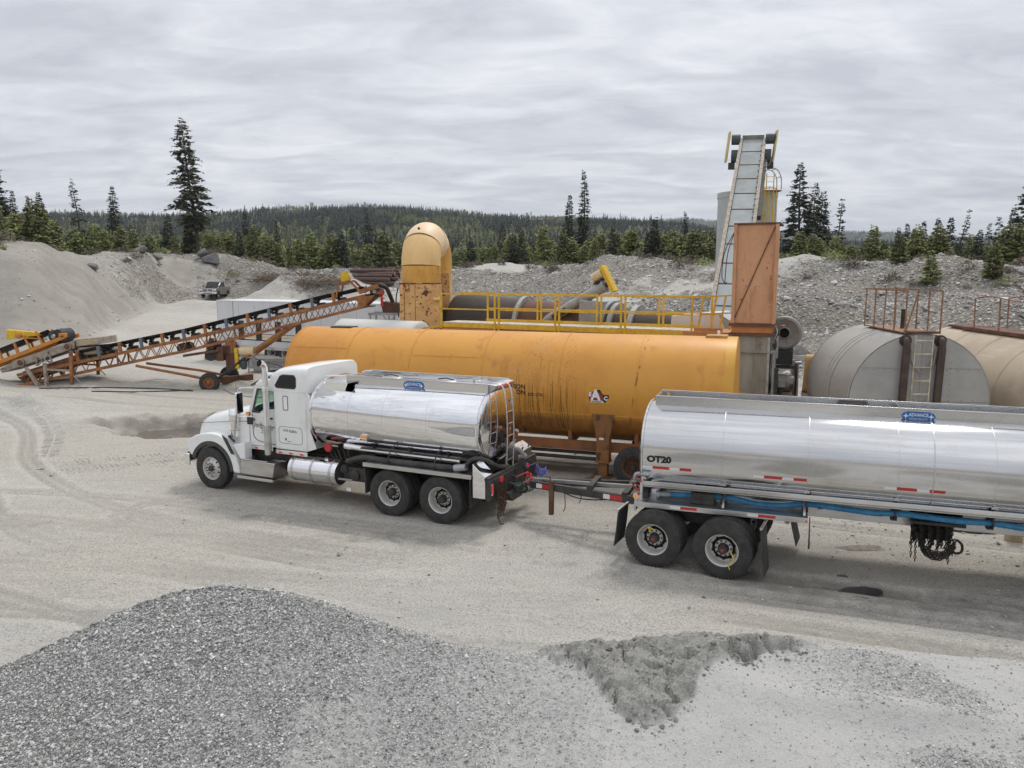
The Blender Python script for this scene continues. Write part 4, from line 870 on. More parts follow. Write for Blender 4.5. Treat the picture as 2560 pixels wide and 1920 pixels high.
# fenders
fo = [(-.74, .86), (-.80, .98), (-.80, 1.14), (-.72, 1.25), (-.52, 1.35), (-.25, 1.42), (0, 1.45), (.26, 1.43), (.48, 1.34), (.66, 1.16), (.80, .92), (.90, .68), (.93, .50), (.76, .50)]
fi_ = arc((.01, .52), .70, 2, 158, 18)
for y0, y1 in ((.02, .62), (1.88, 2.48)):
    f_ = MB().prism(fo + fi_, y0, y1, xz).build('fender', 'white', K, bevel=.05, seg=4)
    MB().prism(arc((.01, .52), .725, 0, 160, 18) + list(reversed(arc((.01, .52), .615, 0, 160, 18))), y0 - .012, y0 + .10 if y0 < 1 else y1, xz).build('fender_flare', 'mud', f_, bevel=.01)
    MB().lathe([(0, .001), (-.03, .06), (-.035, .10), (0, .115)], (-.80, (y0 + y1) / 2 - .05, 1.10), 'x', 20).build('headlight', 'lens_clear', K, 40)
    MB().box(-.815, -.78, y0 + .05 if y0 < 1 else y1 - .15, y0 + .15 if y0 < 1 else y1 - .05, 1.04, 1.16).build('turn_signal', 'lens_amber', K, bevel=.01)
# bonnet: lofted sections nose -> cowl
hs = [(-.80, .80, .86, 1.25, 3.4), (-.78, .85, .86, 1.60, 4.0), (-.70, .875, .86, 1.735, 4.8), (-.4, .895, .86, 1.865, 5.4), (.1, .92, .86, 1.98, 5.8), (.6, .95, .86, 2.09, 6.0), (1.08, .97, .86, 2.17, 6.0)]
rows = []
for a, hw, zb, zt, pw in hs:
    sec = []
    for k in range(25):
        t = math.pi * k / 24; c, s_ = math.cos(t), math.sin(t); sec.append((a, NC - hw * math.copysign(abs(c) ** (2 / pw), c), zb + (zt - zb) * abs(s_) ** (2 / pw)))
    rows.append(sec)
bn = MB().grid(rows); bn.add(rows[0], [tuple(range(25))]); bn = bn.build('bonnet', 'white', K, 45)
MB().prism(rrect(-.58, .58, .92, 1.55, .12), -.835, -.78, lambda u, v, d: (d, NC + u, v)).build('grille', 'chrome', K, bevel=.01)
for i in range(9): MB().box(-.842, -.835, NC - .5 + i * .12, NC - .46 + i * .12, .97, 1.5).build('grille_bar', 'black', K)
MB().tube([(-.72, NC - .885, 1.60), (.1, NC - .925, 1.70), (1.05, NC - .975, 1.80)], .006, 5).build('bonnet_seam', 'dark', bn)
# cab
cabN, cabF = .30, 2.20
side = [(1.08, 1.20), (1.08, 2.06), (1.30, 2.70), (1.42, 2.80), (1.97, 2.84), (1.97, 1.20)]
win = [(1.20, 2.06), (1.39, 2.62), (1.90, 2.62), (1.90, 2.20), (1.55, 2.16), (1.42, 2.06)]
for y0, y1 in ((cabN, cabN + .05), (cabF - .05, cabF)):
    MB().plate(side, [win], y0, y1, xz).build('cab_side', 'white', K)
    MB().prism(win, y0 + .015, y0 + .03, xz).build('side_window', 'glass', K)
    MB().plate([(1.17, 2.03), (1.37, 2.65), (1.93, 2.65), (1.93, 2.17), (1.55, 2.13), (1.42, 2.03)], [win], (y0 - .008) if y0 < 1 else (y1 - .01), (y0 + .01) if y0 < 1 else (y1 + .008), xz).build('window_seal', 'black', K)
MB().prism([(1.10, 2.06), (1.31, 2.68), (1.325, 2.675), (1.115, 2.055)], cabN + .1, cabF - .1, xz).build('windscreen', 'glass', K)
for y0 in (cabN + .05, cabF - .12): MB().prism([(1.08, 2.05), (1.30, 2.70), (1.36, 2.70), (1.14, 2.05)], y0, y0 + .07, xz).build('pillar', 'white', K)
MB().prism([(1.30, 2.68), (1.34, 2.78), (1.45, 2.86), (1.97, 2.90), (1.97, 2.70)], cabN - .015, cabF + .015, xz).build('cab_roof', 'white', K, bevel=.04, seg=3)
MB().prism([(1.12, 2.72), (1.36, 2.84), (1.37, 2.81), (1.12, 2.685)], cabN + .05, cabF - .05, xz).build('sun_visor', 'black', K)
for y_ in (.5, .85, 1.25, 1.65, 2.0): MB().lathe([(0, .045), (.03, .04), (.055, .02), (.06, .001)], (1.50, y_, 2.885), 'z', 12).build('marker_light', 'lens_amber', K, 40)
MB().tube([(1.38, .72, 2.93), (1.9, .62, 2.98)], .05, 10, True, [.075, .04]).build('air_horn', 'chrome', K, 40); MB().box(1.42, 1.5, .66, .74, 2.86, 2.93).build('horn_bracket', 'dark', K)
MB().box(1.10, 1.95, cabN + .06, cabF - .06, 1.22, 1.30).box(1.90, 1.96, cabN + .06, cabF - .06, 1.3, 2.7).build('cab_floor', 'interior', K)
MB().prism([(1.10, 1.30), (1.10, 2.02), (1.30, 2.08), (1.42, 1.95), (1.38, 1.30)], cabN + .07, cabF - .07, xz).build('dashboard', 'interior', K, bevel=.02)
for y_ in (.78, 1.72): MB().box(1.62, 1.88, y_ - .22, y_ + .22, 1.45, 1.60).box(1.80, 1.90, y_ - .22, y_ + .22, 1.6, 2.36).build('seat', 'interior', K, bevel=.04)
MB().tube([(1.45 + .10 * math.cos(t) * .5, .78 + .2 * math.sin(t), 2.10 + .17 * math.cos(t)) for t in [R(20 * i) for i in range(19)]], .014, 6, False).build('steering_wheel', 'dark', K, 60)
MB().box(1.27, 1.31, .46, .56, 2.085, 2.15).build('phone_mount', 'bluesign', K)
# door outline, handle, lettering
dn = cabN - .003
MB().tube(bez([(1.19, dn, 2.0), (1.19, dn, 1.55), (1.22, dn, 1.42), (1.34, dn, 1.33), (1.6, dn, 1.29), (1.93, dn, 1.27)], 6), .009, 5).build('door_gap', 'dark', K)
MB().box(1.70, 1.84, dn - .03, dn, 1.90, 1.94).build('door_handle', 'dark', K, bevel=.008)
MB().tube([(1.66, dn - .05, 2.36), (1.66, dn - .05, 1.55)], .018, 8).cyl((1.66, dn, 2.3), (1.66, dn - .05, 2.3), .014, 6).cyl((1.66, dn, 1.6), (1.66, dn - .05, 1.6), .014, 6).build('grab_handle', 'chrome', K, 40)
fn = lambda x0, z0: (lambda x, y: (x0 + x, dn - .002, z0 + y - .06 * x))
text('lettering', "Pat's", .155, 'ink', K, lambda x, y: (1.205 + x * .96, dn - .002, 1.63 + y + .30 * x), shear=.35)
text('lettering', 'OFF ROAD TRANSPORT LTD.', .056, 'ink', K, fn(1.40, 1.705), bold=.0015, sx=.78); text('lettering', 'STEEL TRANSPORTS', .06, 'ink', K, fn(1.405, 1.645), bold=.0015, sx=.78)
text('lettering', 'MERRITT, B.C. B.C.', .038, 'ink', K, fn(1.44, 1.585)); text('lettering', '\u2014 PH. 557-4275 \u2014', .045, 'ink', K, fn(1.39, 1.53), bold=.001)
text('lettering', 'T710', .085, 'ink', K, lambda x, y: (1.09 + x, dn - .002, 1.83 + y), bold=.003)
MB().box(1.075, 1.10, cabN - .012, cabN + .02, 1.78, 2.0).build('cowl_lamp_bracket', 'white', K); light(K, 'cab_marker_lamp', 'lens_amber', 1.06, cabN - .01, 1.99, .13, .085, bez_=False)
# mirrors
for sg, y0 in ((-1, cabN), (1, cabF)):
    yo = y0 + sg * .24
    m_ = MB().box(.96, 1.02, yo - .11, yo + .11, 2.02, 2.56).build('mirror', 'chrome', K, bevel=.03, seg=3); MB().box(1.02, 1.03, yo - .095, yo + .095, 2.05, 2.53).build('mirror_glass', 'glassdark', m_)
    MB().tube(bez([(1.28, y0, 2.66), (1.10, y0 + sg * .1, 2.66), (1.0, yo, 2.64), (.985, yo, 2.56)], 6), .017, 7).tube(bez([(.985, yo, 2.02), (1.0, yo, 1.95), (1.12, y0 + sg * .06, 1.92), (1.2, y0, 1.92)], 6), .017, 7).build('mirror_arm', 'chrome', K, 40)
    MB().box(1.10, 1.26, y0 + sg * .10 - .02, y0 + sg * .10 + .02, 1.74, 1.93).build('convex_mirror', 'black', K, bevel=.02)
MB().tube([(.99, cabN - .28, 2.1), (.96, cabN - .29, 2.9), (.92, cabN - .30, 3.75)], .004, 5).build('whip_aerial', 'dark', K)
# air cleaner
ac = MB().lathe([(1.38, .001), (1.38, .115), (1.40, .13), (1.90, .13), (1.93, .14), (1.95, .14), (1.97, .125), (2.05, .125), (2.08, .10), (2.08, .001)], (.62, .26, 0), 'z', 32).build('air_cleaner', 'chrome', K, 40)
for z_ in (1.55, 1.80): MB().lathe([(z_ - .012, .131), (z_ - .008, .136), (z_ + .008, .136), (z_ + .012, .131)], (.62, .26, 0), 'z', 32).build('strap', 'aludull', ac, 40)
MB().box(.60, 1.02, .36, .5, 1.42, 1.50).tube([(.52, .14, 1.40), (.72, .12, 1.28)], .03, 6).build('air_cleaner_bracket', 'dark', K); MB().prism([(.42, 1.44), (.56, 1.36), (.80, .98), (.70, .98), (.50, 1.30)], .0, .03, xz).build('fender_strap', 'mud', K)
MB().prism([(.70, 1.20), (1.10, 1.30), (1.10, .86), (.95, .86), (.86, .98)], .06, .32, xz).build('fender_skirt', 'white', K, bevel=.02)
# exhaust stack
MB().lathe([(1.06, .001), (1.06, .085), (1.78, .085)], (1.83, .10, 0), 'z', 28).build('muffler_guard', 'aludull', K, 40)
ex = MB().lathe([(1.78, .078), (2.62, .078), (2.63, .088), (2.72, .088), (2.73, .07), (3.22, .07)], (1.83, .10, 0), 'z', 28).build('exhaust_stack', 'steel', K, 40)
MB().tube([(1.83, .10, 3.20), (1.825, .075, 3.27), (1.81, .02, 3.31), (1.80, -.04, 3.33)], .075, 20, False, [.07, .074, .080, .088]).build('exhaust_mouth', 'steel', ex, 40); MB().tube([(1.815, .03, 3.305), (1.7985, -.043, 3.331)], .07, 20, True, [.06, .083]).build('exhaust_bore', 'hole', ex)
# sleeper
sn, sf = .20, 2.30
sec = [(1.97, 1.20), (1.97, 2.66), (2.95, 2.66), (2.95, 1.20)]
MB().prism(sec, sn, sf, xz).build('sleeper_box', 'white', K, bevel=.035, seg=3)
rows = []
for a, yo, zt, pw in ((1.55, .30, 2.885, 5), (1.72, .12, 2.98, 5), (1.92, .02, 3.13, 6), (2.10, 0, 3.20, 7), (2.5, 0, 3.245, 8), (2.90, 0, 3.265, 9), (2.965, .03, 3.25, 8), (2.975, .1, 3.12, 7)):
    hw = NC - sn - yo; sec = []
    for k in range(31):
        t = math.pi * k / 30; c, s_ = math.cos(t), math.sin(t); sec.append((a, NC - hw * math.copysign(abs(c) ** (2 / pw), c), 2.62 + (zt - 2.62) * abs(s_) ** (2 / pw)))
    rows.append(sec)
rf = MB().grid(rows); rf.add(rows[-1] + rows[0], [tuple(range(31)), tuple(range(31, 62))]); rf.build('sleeper_roof', 'white', K, 35)
MB().box(1.965, 2.965, sn - .008, sf + .008, 2.645, 2.675).build('roof_seam', 'white', K, bevel=.008)
sw = [(2.06, 2.78), (2.10, 2.74), (2.62, 2.74), (2.66, 2.78), (2.66, 2.98), (2.62, 3.03), (2.30, 3.03), (2.22, 3.0)]
fr = [(2.03, 2.775), (2.09, 2.715), (2.63, 2.715), (2.685, 2.77), (2.685, 2.99), (2.63, 3.055), (2.29, 3.055), (2.20, 3.02)]
w_ = MB().prism(fr, sn - .012, sn + .05, xz).build('sleeper_window', 'black', K); MB().prism(sw, sn - .016, sn - .010, xz).build('pane', 'glassdark', w_)
MB().plate(rrect(2.26, 2.42, 2.18, 2.54, .04), [rrect(2.275, 2.405, 2.195, 2.525, .03)], sn - .008, sn + .01, xz).build('vent_seal', 'black', K); MB().prism(rrect(2.277, 2.403, 2.197, 2.523, .03), sn - .005, sn + .01, xz).build('vent', 'white', K)
MB().plate(rrect(2.10, 2.82, 1.36, 1.78, .09, 6), [rrect(2.108, 2.812, 1.368, 1.772, .085, 6)], sn - .0035, sn + .01, xz).build('locker_gap', 'dark', K); MB().prism(rrect(2.112, 2.808, 1.372, 1.768, .08, 6), sn - .005, sn + .01, xz).build('locker_door', 'white', K)
text('lettering', 'G.V.W. 63,500 Kg', .092, 'ink', K, lambda x, y: (2.24 + x, sn - .007, 1.66 + y - .05 * x), bold=.002, sx=.62)
MB().box(2.29, 2.34, sn - .007, sn - .004, 1.44, 1.50).build('sticker', 'airg', K); MB().box(2.36, 2.48, sn - .007, sn - .004, 1.42, 1.43).build('small_print', 'ink', K)
MB().box(1.98, 2.955, sn - .01, sn + .02, 1.09, 1.19).build('trim_strip', 'chrome', K, bevel=.006)
for a in (2.14, 2.47, 2.80): light(K, 'marker_light', 'lens_red', a, sn - .012, 1.135, .12, .06)
MB().box(1.10, 1.80, cabN - .01, cabN + .02, 1.10, 1.19).build('trim_strip', 'chrome', K, bevel=.006)
for a in (1.30, 1.62): light(K, 'marker_light', 'lens_red', a, cabN - .012, 1.145, .11, .055)
MB().prism(rrect(.12, .28, 1.42, 1.80, .02), 2.955, 2.965, lambda u, v, d: (d, u + .25, v - .02)).build('rear_vent', 'hole', K)
MB().prism([(2.95, 1.22), (2.95, 2.64), (3.06, 2.55), (3.08, 2.2), (3.04, 1.7), (3.2, 1.3)], sn + .03, sn + .05, xz).build('cab_fairing', 'white', K)
# step box, fuel tank
MB().prism([(.95, .50), (.97, .86), (2.06, .86), (1.98, .50)], .04, .5, xz).build('battery_box', 'aludull', K, bevel=.012)
MB().box(1.0, 1.85, .03, .28, .87, .895).box(1.0, 2.18, .30, .52, .865, .885).build('step_tread', 'alu', K, bevel=.004); MB().box(.90, 2.05, -.03, .26, .42, .45).box(.90, 2.05, -.035, -.02, .40, .47).build('lower_step', 'alu', K, bevel=.004)
MB().box(1.0, 2.4, .5, .8, .60, 1.08).build('engine_side', 'dark', K)
ft = MB().lathe([(2.44, .001), (2.44, .28), (2.47, .305), (3.82, .305), (3.85, .28), (3.85, .001)], (0, .33, .76), 'x', 48).build('fuel_tank', 'steel', K, 35)
for a in (2.58, 3.14, 3.70): MB().lathe([(a - .03, .306), (a - .03, .314), (a + .03, .314), (a + .03, .306)], (0, .33, .76), 'x', 48).build('tank_strap', 'aludull', ft, 35)
MB().cyl((3.45, .30, 1.05), (3.45, .28, 1.10), .05, 14).build('filler_cap', 'chrome', ft); MB().lathe([(3.851, .001), (3.851, .27), (3.853, .27)], (0, .33, .76), 'x', 40).build('end_plate', 'dark', ft)
# polished tank body
TA0, TA1, TC, TZ, THW, THH = 3.12, 7.56, 1.25, 2.115, 1.11, .865; PW = 2.35
tk = MB().grid(tank_rows(TA0, TA1, TC, TZ, THW, THH, .14, .15, 96, 9, 2, PW), True).build('tank', 'steel', K, 50)
for a in (TA0, TA1): hoop(a, TC, TZ, THW, THH, .035, .012, 96, pw=PW).build('head_ring', 'steel', tk, 40)
for a in (4.2, 5.15, 6.3): hoop(a, TC, TZ, THW, THH, .006, .0015, 96, pw=PW).build('weld_seam', 'alu', tk, 40)
def near_y(z, cz, hw, hh, cy, p=2.0): return cy - hw * max(0, 1 - abs((z - cz) / hh) ** p) ** (1 / p)
# coaming round the top
c0, c1, y0, y1, zb, zt = 3.85, 7.60, .62, 1.70, 2.74, 3.06
for nm, bx in (('coaming_side', (c0, c1, y0, y0 + .02, zb, zt)), ('coaming_side', (c0, c1, y1, y1 + .02, zb, zt)), ('coaming_end', (c0, c0 + .02, y0 + .021, y1 - .001, zb + .05, zt)), ('coaming_end', (c1 - .02, c1, y0 + .021, y1 - .001, zb + .05, zt))): MB().box(*bx).build(nm, 'alu', K, bevel=.004)
for y_ in (y0 - .02, y1): MB().box(c0, c1, y_, y_ + .04, zt + .001, zt + .02).build('coaming_lip', 'aludull', K, bevel=.004)
advance_sign(K, 5.72, y0 - .004, 2.94, .56, .19)
lb = MB().prism([(c1, 2.86), (c1, 3.07), (c1 + .16, 3.05), (c1 + .16, 2.98)], y0 + .05, y1 - .05, xz).build('lamp_bar', 'aludull', K, bevel=.01)
for y_ in (.95, 1.17, 1.39): light(K, 'rear_marker', 'lens_red', c1 + .155, y_, 3.01, .18, .07, 'x')
for a in (4.7, 6.2): m_ = MB().lathe([(2.93, .26), (2.985, .26), (3.0, .24), (3.02, .02), (3.02, .001)], (a, TC, 0), 'z', 28).build('manhole', 'aludull', K, 40); MB().tube([(a - .2, TC, 3.03), (a, TC, 3.06), (a + .2, TC, 3.03)], .015, 6).build('clamp_bar', 'dark', m_)
MB().tube([(6.9, 1.3, 2.96), (6.9, 1.3, 3.06), (7.1, 1.3, 3.09)], .035, 8).build('vent_valve', 'aludull', K, 40)
# spill scoop at the front corner and guard rail
MB().prism([(3.35, 2.62), (3.35, 2.86), (4.05, 2.93), (3.92, 2.60)], .38, .395, xz).prism([(3.35, 2.86), (4.05, 2.93), (4.05, 2.915), (3.35, 2.845)], .395, .95, xz).prism([(3.35, 2.62), (3.92, 2.60), (3.92, 2.585), (3.35, 2.605)], .38, .9, xz).box(3.335, 3.35, .38, .95, 2.605, 2.86).build('spill_scoop', 'steel', K)
MB().tube(bez([(3.37, .40, 2.86), (3.37, .40, 3.0), (3.45, .42, 3.06), (3.85, .62, 3.07)], 6), .014, 7).tube(bez([(3.55, 1.7, 2.86), (3.55, 1.7, 3.02), (3.85, 1.7, 3.07)], 6), .014, 7).build('guard_rail', 'chrome', K, 40)
MB().tube([(3.42, .34, 2.58), (4.0, .27, 2.55), (4.02, .27, 2.62)], .012, 6).build('drip_rail', 'chrome', K, 40)
# under-tank: saddle, discharge pipes, deck
MB().prism([(3.3, 1.40), (3.6, 1.02), (7.5, 1.02), (7.5, 1.28), (4.6, 1.35)], .80, 1.70, xz).build('tank_saddle', 'dark', K)
for a in (4.75, 5.75, 6.75): MB().prism([(.30, 1.62), (.78, 1.30), (.78, 1.05), (.62, 1.05), (.42, 1.20)], a - .02, a + .02, yz).build('saddle_bracket', 'dark', K)
MB().box(4.5, 7.5, .20, .78, 1.44, 1.47).build('side_shelf', 'black', K)
MB().tube([(3.95, .38, 1.42), (4.6, .34, 1.40), (7.1, .30, 1.40)], .075, 16).build('discharge_pipe', 'steel', K, 40)
MB().tube(bez([(4.05, .30, 1.08), (4.6, .22, 1.24), (5.2, .18, 1.24), (7.0, .16, 1.26), (7.3, .16, 1.30)], 8), .065, 12).build('hose', 'mud', K, 50)
for a in (5.35, 6.55): MB().tube(bez([(a, .42, 1.55), (a, .20, 1.50), (a, .07, 1.30), (a, .12, 1.18)], 5), .016, 6).build('hose_hook', 'black', K, 40)
MB().cyl((7.02, .16, 1.26), (7.30, .16, 1.31), .08, 14).build('hose_coupling', 'galv', K, 40)
MB().tube(bez([(7.25, .17, 1.31), (7.45, .20, 1.50), (7.7, .3, 1.48), (7.86, .62, 1.28), (7.9, 1.0, 1.22)], 8), .045, 10).build('rear_hose', 'mud', K, 50)
MB().box(4.72, 7.52, -.02, .60, 1.165, 1.185).box(4.72, 7.52, -.03, -.015, 1.10, 1.19).build('wheel_deck', 'aludull', K, bevel=.004); MB().box(4.72, 7.52, 1.9, 2.52, 1.165, 1.185).build('wheel_deck', 'aludull', K)
for a, n_ in ((4.74, .02), (7.46, .02), (4.74, 1.9), (7.46, 1.9)): MB().box(a - .008, a + .008, n_, n_ + .6, .45, 1.16).build('mudflap', 'mud', K)
light(K, 'side_marker', 'lens_amber', 4.62, .19, 1.74, .17, .10); MB().box(4.54, 4.70, .19, .24, 1.66, 1.80).build('marker_bracket', 'aludull', K)
MB().lathe([(-.03, .001), (-.03, .1), (0, .115), (.03, .1), (.03, .001)], (3.42, .40, 1.33), 'y', 18).build('shutoff_valve', 'tape_red', K, 40)
for i in range(7): r_ = random.Random(i); MB().tube(bez([(3.3 + .1 * i, .5 + .1 * (i % 3), 1.3), (3.7 + .1 * i, .4, 1.0 - .05 * i), (4.2 + .1 * i, .5, 1.05), (4.6, .7, 1.0 - .03 * i)], 6), .02, 6).build('chassis_hose', 'dark', K, 60)
MB().box(3.95, 4.6, .25, .75, .62, .95).build('pump_housing', 'dark', K, bevel=.03); MB().cyl((4.0, .2, .9), (4.0, .55, .9), .1, 16).cyl((4.3, .2, .78), (4.3, .6, .78), .13, 16).build('pump', 'dark', K, 40)
MB().box(3.9, 4.3, .12, .16, .66, .70).build('pump_lever', 'galv', K); MB().box(4.15, 4.28, .10, .13, .42, .50).build('tag_plate', 'tape_white', K)
# rear: tool boxes, black crossmember, ladder, lamps
MB().prism([(7.54, .70), (7.54, 1.44), (7.84, 1.18), (7.84, .70)], .0, .42, xz).build('tool_box', 'steel', K, bevel=.006)
MB().box(7.86, 7.94, -.02, 2.54, .66, 1.10).build('rear_crossmember', 'black', K, bevel=.01); MB().tube([(7.88, -.02, 1.13), (7.88, 2.54, 1.13)], .05, 12).build('bumper_tube', 'black', K, 40)
for y_ in (.72, 1.3, 1.85): MB().box(7.94, 7.955, y_ - .012, y_ + .012, .66, 1.08).build('stiffener', 'black', K)
MB().prism([(.75, .66), (1.75, .66), (1.5, .42), (1.0, .42)], 7.80, 8.02, lambda u, v, d: (d, u, v)).build('tow_frame', 'black', K)
h_ = MB().box(7.95, 8.10, 1.14, 1.36, .56, .74).build('pintle_block', 'dark', K, bevel=.02); MB().tube(bez([(8.08, 1.25, .58), (8.22, 1.25, .60), (8.25, 1.25, .70), (8.14, 1.25, .76)], 6), .035, 8).build('pintle_hook', 'dark', h_, 50)
for y_, z_, w, h in ((.10, .90, .09, .26), (.52, 1.02, .07, .14), (.60, 1.02, .07, .14), (1.98, 1.0, .15, .15), (1.98, .80, .15, .13)): light(K, 'tail_light', 'lens_red', 7.941, y_, z_, w, h, 'x')
for y_ in (.92, 1.26): MB().tube(bez([(7.90, y_, 1.12), (7.93, y_, 1.9), (7.90, y_, 2.6), (7.82, y_, 2.98), (7.60, y_, 3.08)], 7), .019, 8).build('ladder_stile', 'alu', K, 50)
for i in range(6): z_ = 1.36 + .27 * i; MB().tube([(7.925, .92, z_), (7.925, 1.26, z_)], .012, 7).build('ladder_rung', 'alu', K, 50)
cbn = MB().prism([(7.62, 1.16), (7.62, 1.50), (7.86, 1.36), (7.86, 1.16)], 1.92, 2.42, xz).build('control_cabinet', 'aludull', K, bevel=.008)
pl = Vector((7.62, 0, 1.50)); dv = Vector((.24, 0, -.14)); nr = Vector((.14, 0, .24)).normalized()
def onlid(u, v, d=.004): q = pl + dv * v + nr * d; return (q.x, 1.92 + u, q.z)
MB().add([onlid(.18, .25), onlid(.36, .25), onlid(.36, .75), onlid(.18, .75)], [(0, 1, 2, 3)]).build('instruction_label', 'tape_white', cbn)
for i in range(4): MB().add([onlid(.20, .32 + .1 * i, .006), onlid(.34 - .03 * (i % 2), .32 + .1 * i, .006), onlid(.34 - .03 * (i % 2), .36 + .1 * i, .006), onlid(.20, .36 + .1 * i, .006)], [(0, 1, 2, 3)]).build('label_line', 'tape_red' if i == 0 else 'ink', cbn)
for u in (.06, .42): q = Vector(onlid(u, .8, .0)); MB().cyl(q, q + nr * .05, .02, 8).build('latch', 'dark', cbn)
MB().lathe([(7.70, .001), (7.74, .16), (7.80, .20), (7.90, .12), (7.92, .001)], (0, 1.45, 1.36), 'x', 20).build('discharge_valve', 'dark', K, 40); MB().tube(bez([(7.78, 1.5, 1.52), (7.86, 1.62, 1.46), (7.92, 1.8, 1.3)], 6), .06, 10).build('outlet_elbow', 'galv', K, 40)
MB().cyl((7.86, 1.55, 1.30), (7.9, 1.95, 1.24), .055, 12).build('outlet_pipe', 'galv', K, 40)
# coiled air lines and sockets
def coil(name, p, d, r_, turns, mat, wire=.011):
    d = Vector(d); a = d.cross(Vector((0, 0, 1))).normalized(); b = a.cross(d).normalized(); P = []
    for i in range(turns * 12 + 1): t = R(30 * i); f = i / (turns * 12); P.append(Vector(p) + d * f + (a * math.cos(t) + b * math.sin(t)) * r_ + Vector((0, 0, -.10 * math.sin(math.pi * f))))
    return MB().tube(P, wire, 5)
for nm, p, d, r_, n_, mt, s0, e0 in (('air_line', (8.15, 1.55, .88), (.10, .12, -.12), .095, 6, 'airr', (7.95, 1.20, .92), (8.55, 1.62, .82)), ('air_line', (8.02, 1.45, .66), (.32, .2, .05), .075, 8, 'airg', (7.95, 1.02, .80), (8.6, 1.66, .80)), ('air_line', (8.15, 2.0, .98), (.22, .10, -.06), .10, 7, 'airb', (7.95, 1.78, 1.02), (8.7, 1.7, .84))):
    o = coil(nm, p, d, r_, n_, mt).build(nm, mt, K, 60); MB().tube(bez([s0, (8.0, s0[1] + .05, s0[2]), Vector(p) + Vector((0, 0, r_))], 6), .011, 5).tube(bez([Vector(p) + Vector(d), (Vector(p) + Vector(d) + Vector(e0)) / 2 + Vector((0, 0, -.08)), e0], 6), .011, 5).build('lead', mt, o, 60)
    MB().box(7.94, 8.0, s0[1] - .03, s0[1] + .03, s0[2] - .03, s0[2] + .03).build('gladhand', 'dark', K)
# tyre chains hung on the crossmember: things of their own
c_ = thing('tyre_chains', 'bundle of rusty tyre chains hanging from the near rear corner of the white lorry', 'chains', (-7.68, 19.24, 0), 24.9)
ps = [[(8.0, .28 + .045 * i, .96), (8.01 + .008 * (i % 3), .27 + .047 * i, .6), (8.0, .28 + .045 * i, .22 + .09 * (i % 3))] for i in range(9)] + [[(8.02, .27, .70 - .12 * i), (8.05, .46, .62 - .12 * i), (8.02, .66, .72 - .12 * i)] for i in range(3)] + [[(8.02, .26, .3), (8.06, .28, .12), (8.12, .34, .10)]]
for p in ps: chain_mesh([p], .060, .0075).build('chain_strand', 'chain', c_)
c_ = thing('tyre_chains', 'small clump of rusty chain hanging at the far rear corner of the white lorry', 'chains', (-7.68, 19.24, 0), 24.9)
for i in range(4): chain_mesh([[(7.99, 2.2 + .07 * i, .98), (8.03, 2.2 + .08 * i, .78), (8.0, 2.26 + .07 * i, .62 + .06 * (i % 2))]], .055, .007).build('chain_strand', 'chain', c_)
# ------------------------------------------------------------------ silver tank trailer
T = thing('tank_trailer', 'long brushed aluminium tank trailer lettered OT20, coupled behind the white lorry', 'trailer', (2.32, 14.21, 0), 19.4)
A0, A1, TC2, TZ2, HW2, HH2 = .10, 9.6, 1.27, 2.06, 1.17, .885
tk = MB().grid(tank_rows(A0, A1, TC2, TZ2, HW2, HH2, .14, .2, 96, 8, 2, PW), True).build('tank', 'alu', T, 50)
hoop(A0, TC2, TZ2, HW2, HH2, .03, .010, 96, pw=PW).build('head_ring', 'alu', tk, 40)
for a in (1.57, 3.04, 4.48, 5.93, 7.4, 8.8): hoop(a, TC2, TZ2, HW2, HH2, .006, .002, 96, pw=PW).build('weld_seam', 'aludull', tk, 40)
hoop(5.02, TC2, TZ2, HW2, HH2, .022, .008, 96, pw=PW).build('shell_joint', 'aludull', tk, 40)
def tn(z, off=.004): return near_y(z, TZ2, HW2 + off, HH2 + off, TC2, PW)
text('lettering', 'OT20', .165, 'ink', tk, lambda x, y: (.20 + x, tn(1.95 + y), 1.95 + y), bold=.009, sx=1.12)
def tape(a0, a1, z, parent=T):
    x = a0; i = 0
    while x < a1 - .02:
        w = .19 if i % 2 == 0 else .31; w = min(w, a1 - x); rows = [[(x + w * q / 3, tn(z + dz, .003), z + dz) for q in range(4)] for dz in (-.026, 0, .026)]
        MB().grid(rows).build('reflective_tape', 'tape_white' if i % 2 == 0 else 'tape_red', tk); x += w; i += 1
tape(.12, 1.02, 1.84); tape(2.12, 3.03, 1.83); tape(4.28, 5.21, 1.815); tape(6.4, 7.35, 1.82)
MB().box(.13, .26, tn(1.76) - .004, tn(1.76) + .01, 1.74, 1.775).build('blue_tag', 'blue', tk)
c0, c1, y0, y1, zb, zt = .22, 9.5, .86, 1.62, 2.82, 3.08
for nm, bx in (('coaming_side', (c0, c1, y0, y0 + .02, zb, zt)), ('coaming_side', (c0, c1, y1, y1 + .02, zb, zt)), ('coaming_end', (c0, c0 + .02, y0 + .021, y1 - .001, zb, zt)), ('coaming_divider', (4.57, 4.59, y0 + .021, y1 - .001, zb + .1, zt - .03)), ('coaming_end', (c1 - .02, c1, y0 + .021, y1 - .001, zb, zt))): MB().box(*bx).build(nm, 'alu', T, bevel=.004)
for y_ in (y0 - .018, y1 - .002): MB().box(c0, c1, y_, y_ + .045, zt + .001, zt + .022).build('coaming_lip', 'alu', T, bevel=.005)
MB().box(c0, c1, y0 - .012, y0 - .001, zb + .03, zb + .045).build('coaming_weld', 'aludull', T)
advance_sign(T, 4.83, y0 - .004, 2.965, .55, .16)
for a in (3.85, 7.2): m_ = MB().lathe([(2.93, .28), (2.97, .28), (2.99, .25), (3.0, .001)], (a, TC2, 0), 'z', 28).build('manhole', 'dark', T, 40); MB().tube([(a - .25, TC2, 3.01), (a, TC2, 3.05), (a + .25, TC2, 3.01)], .018, 6).build('clamp_bar', 'dark', m_)
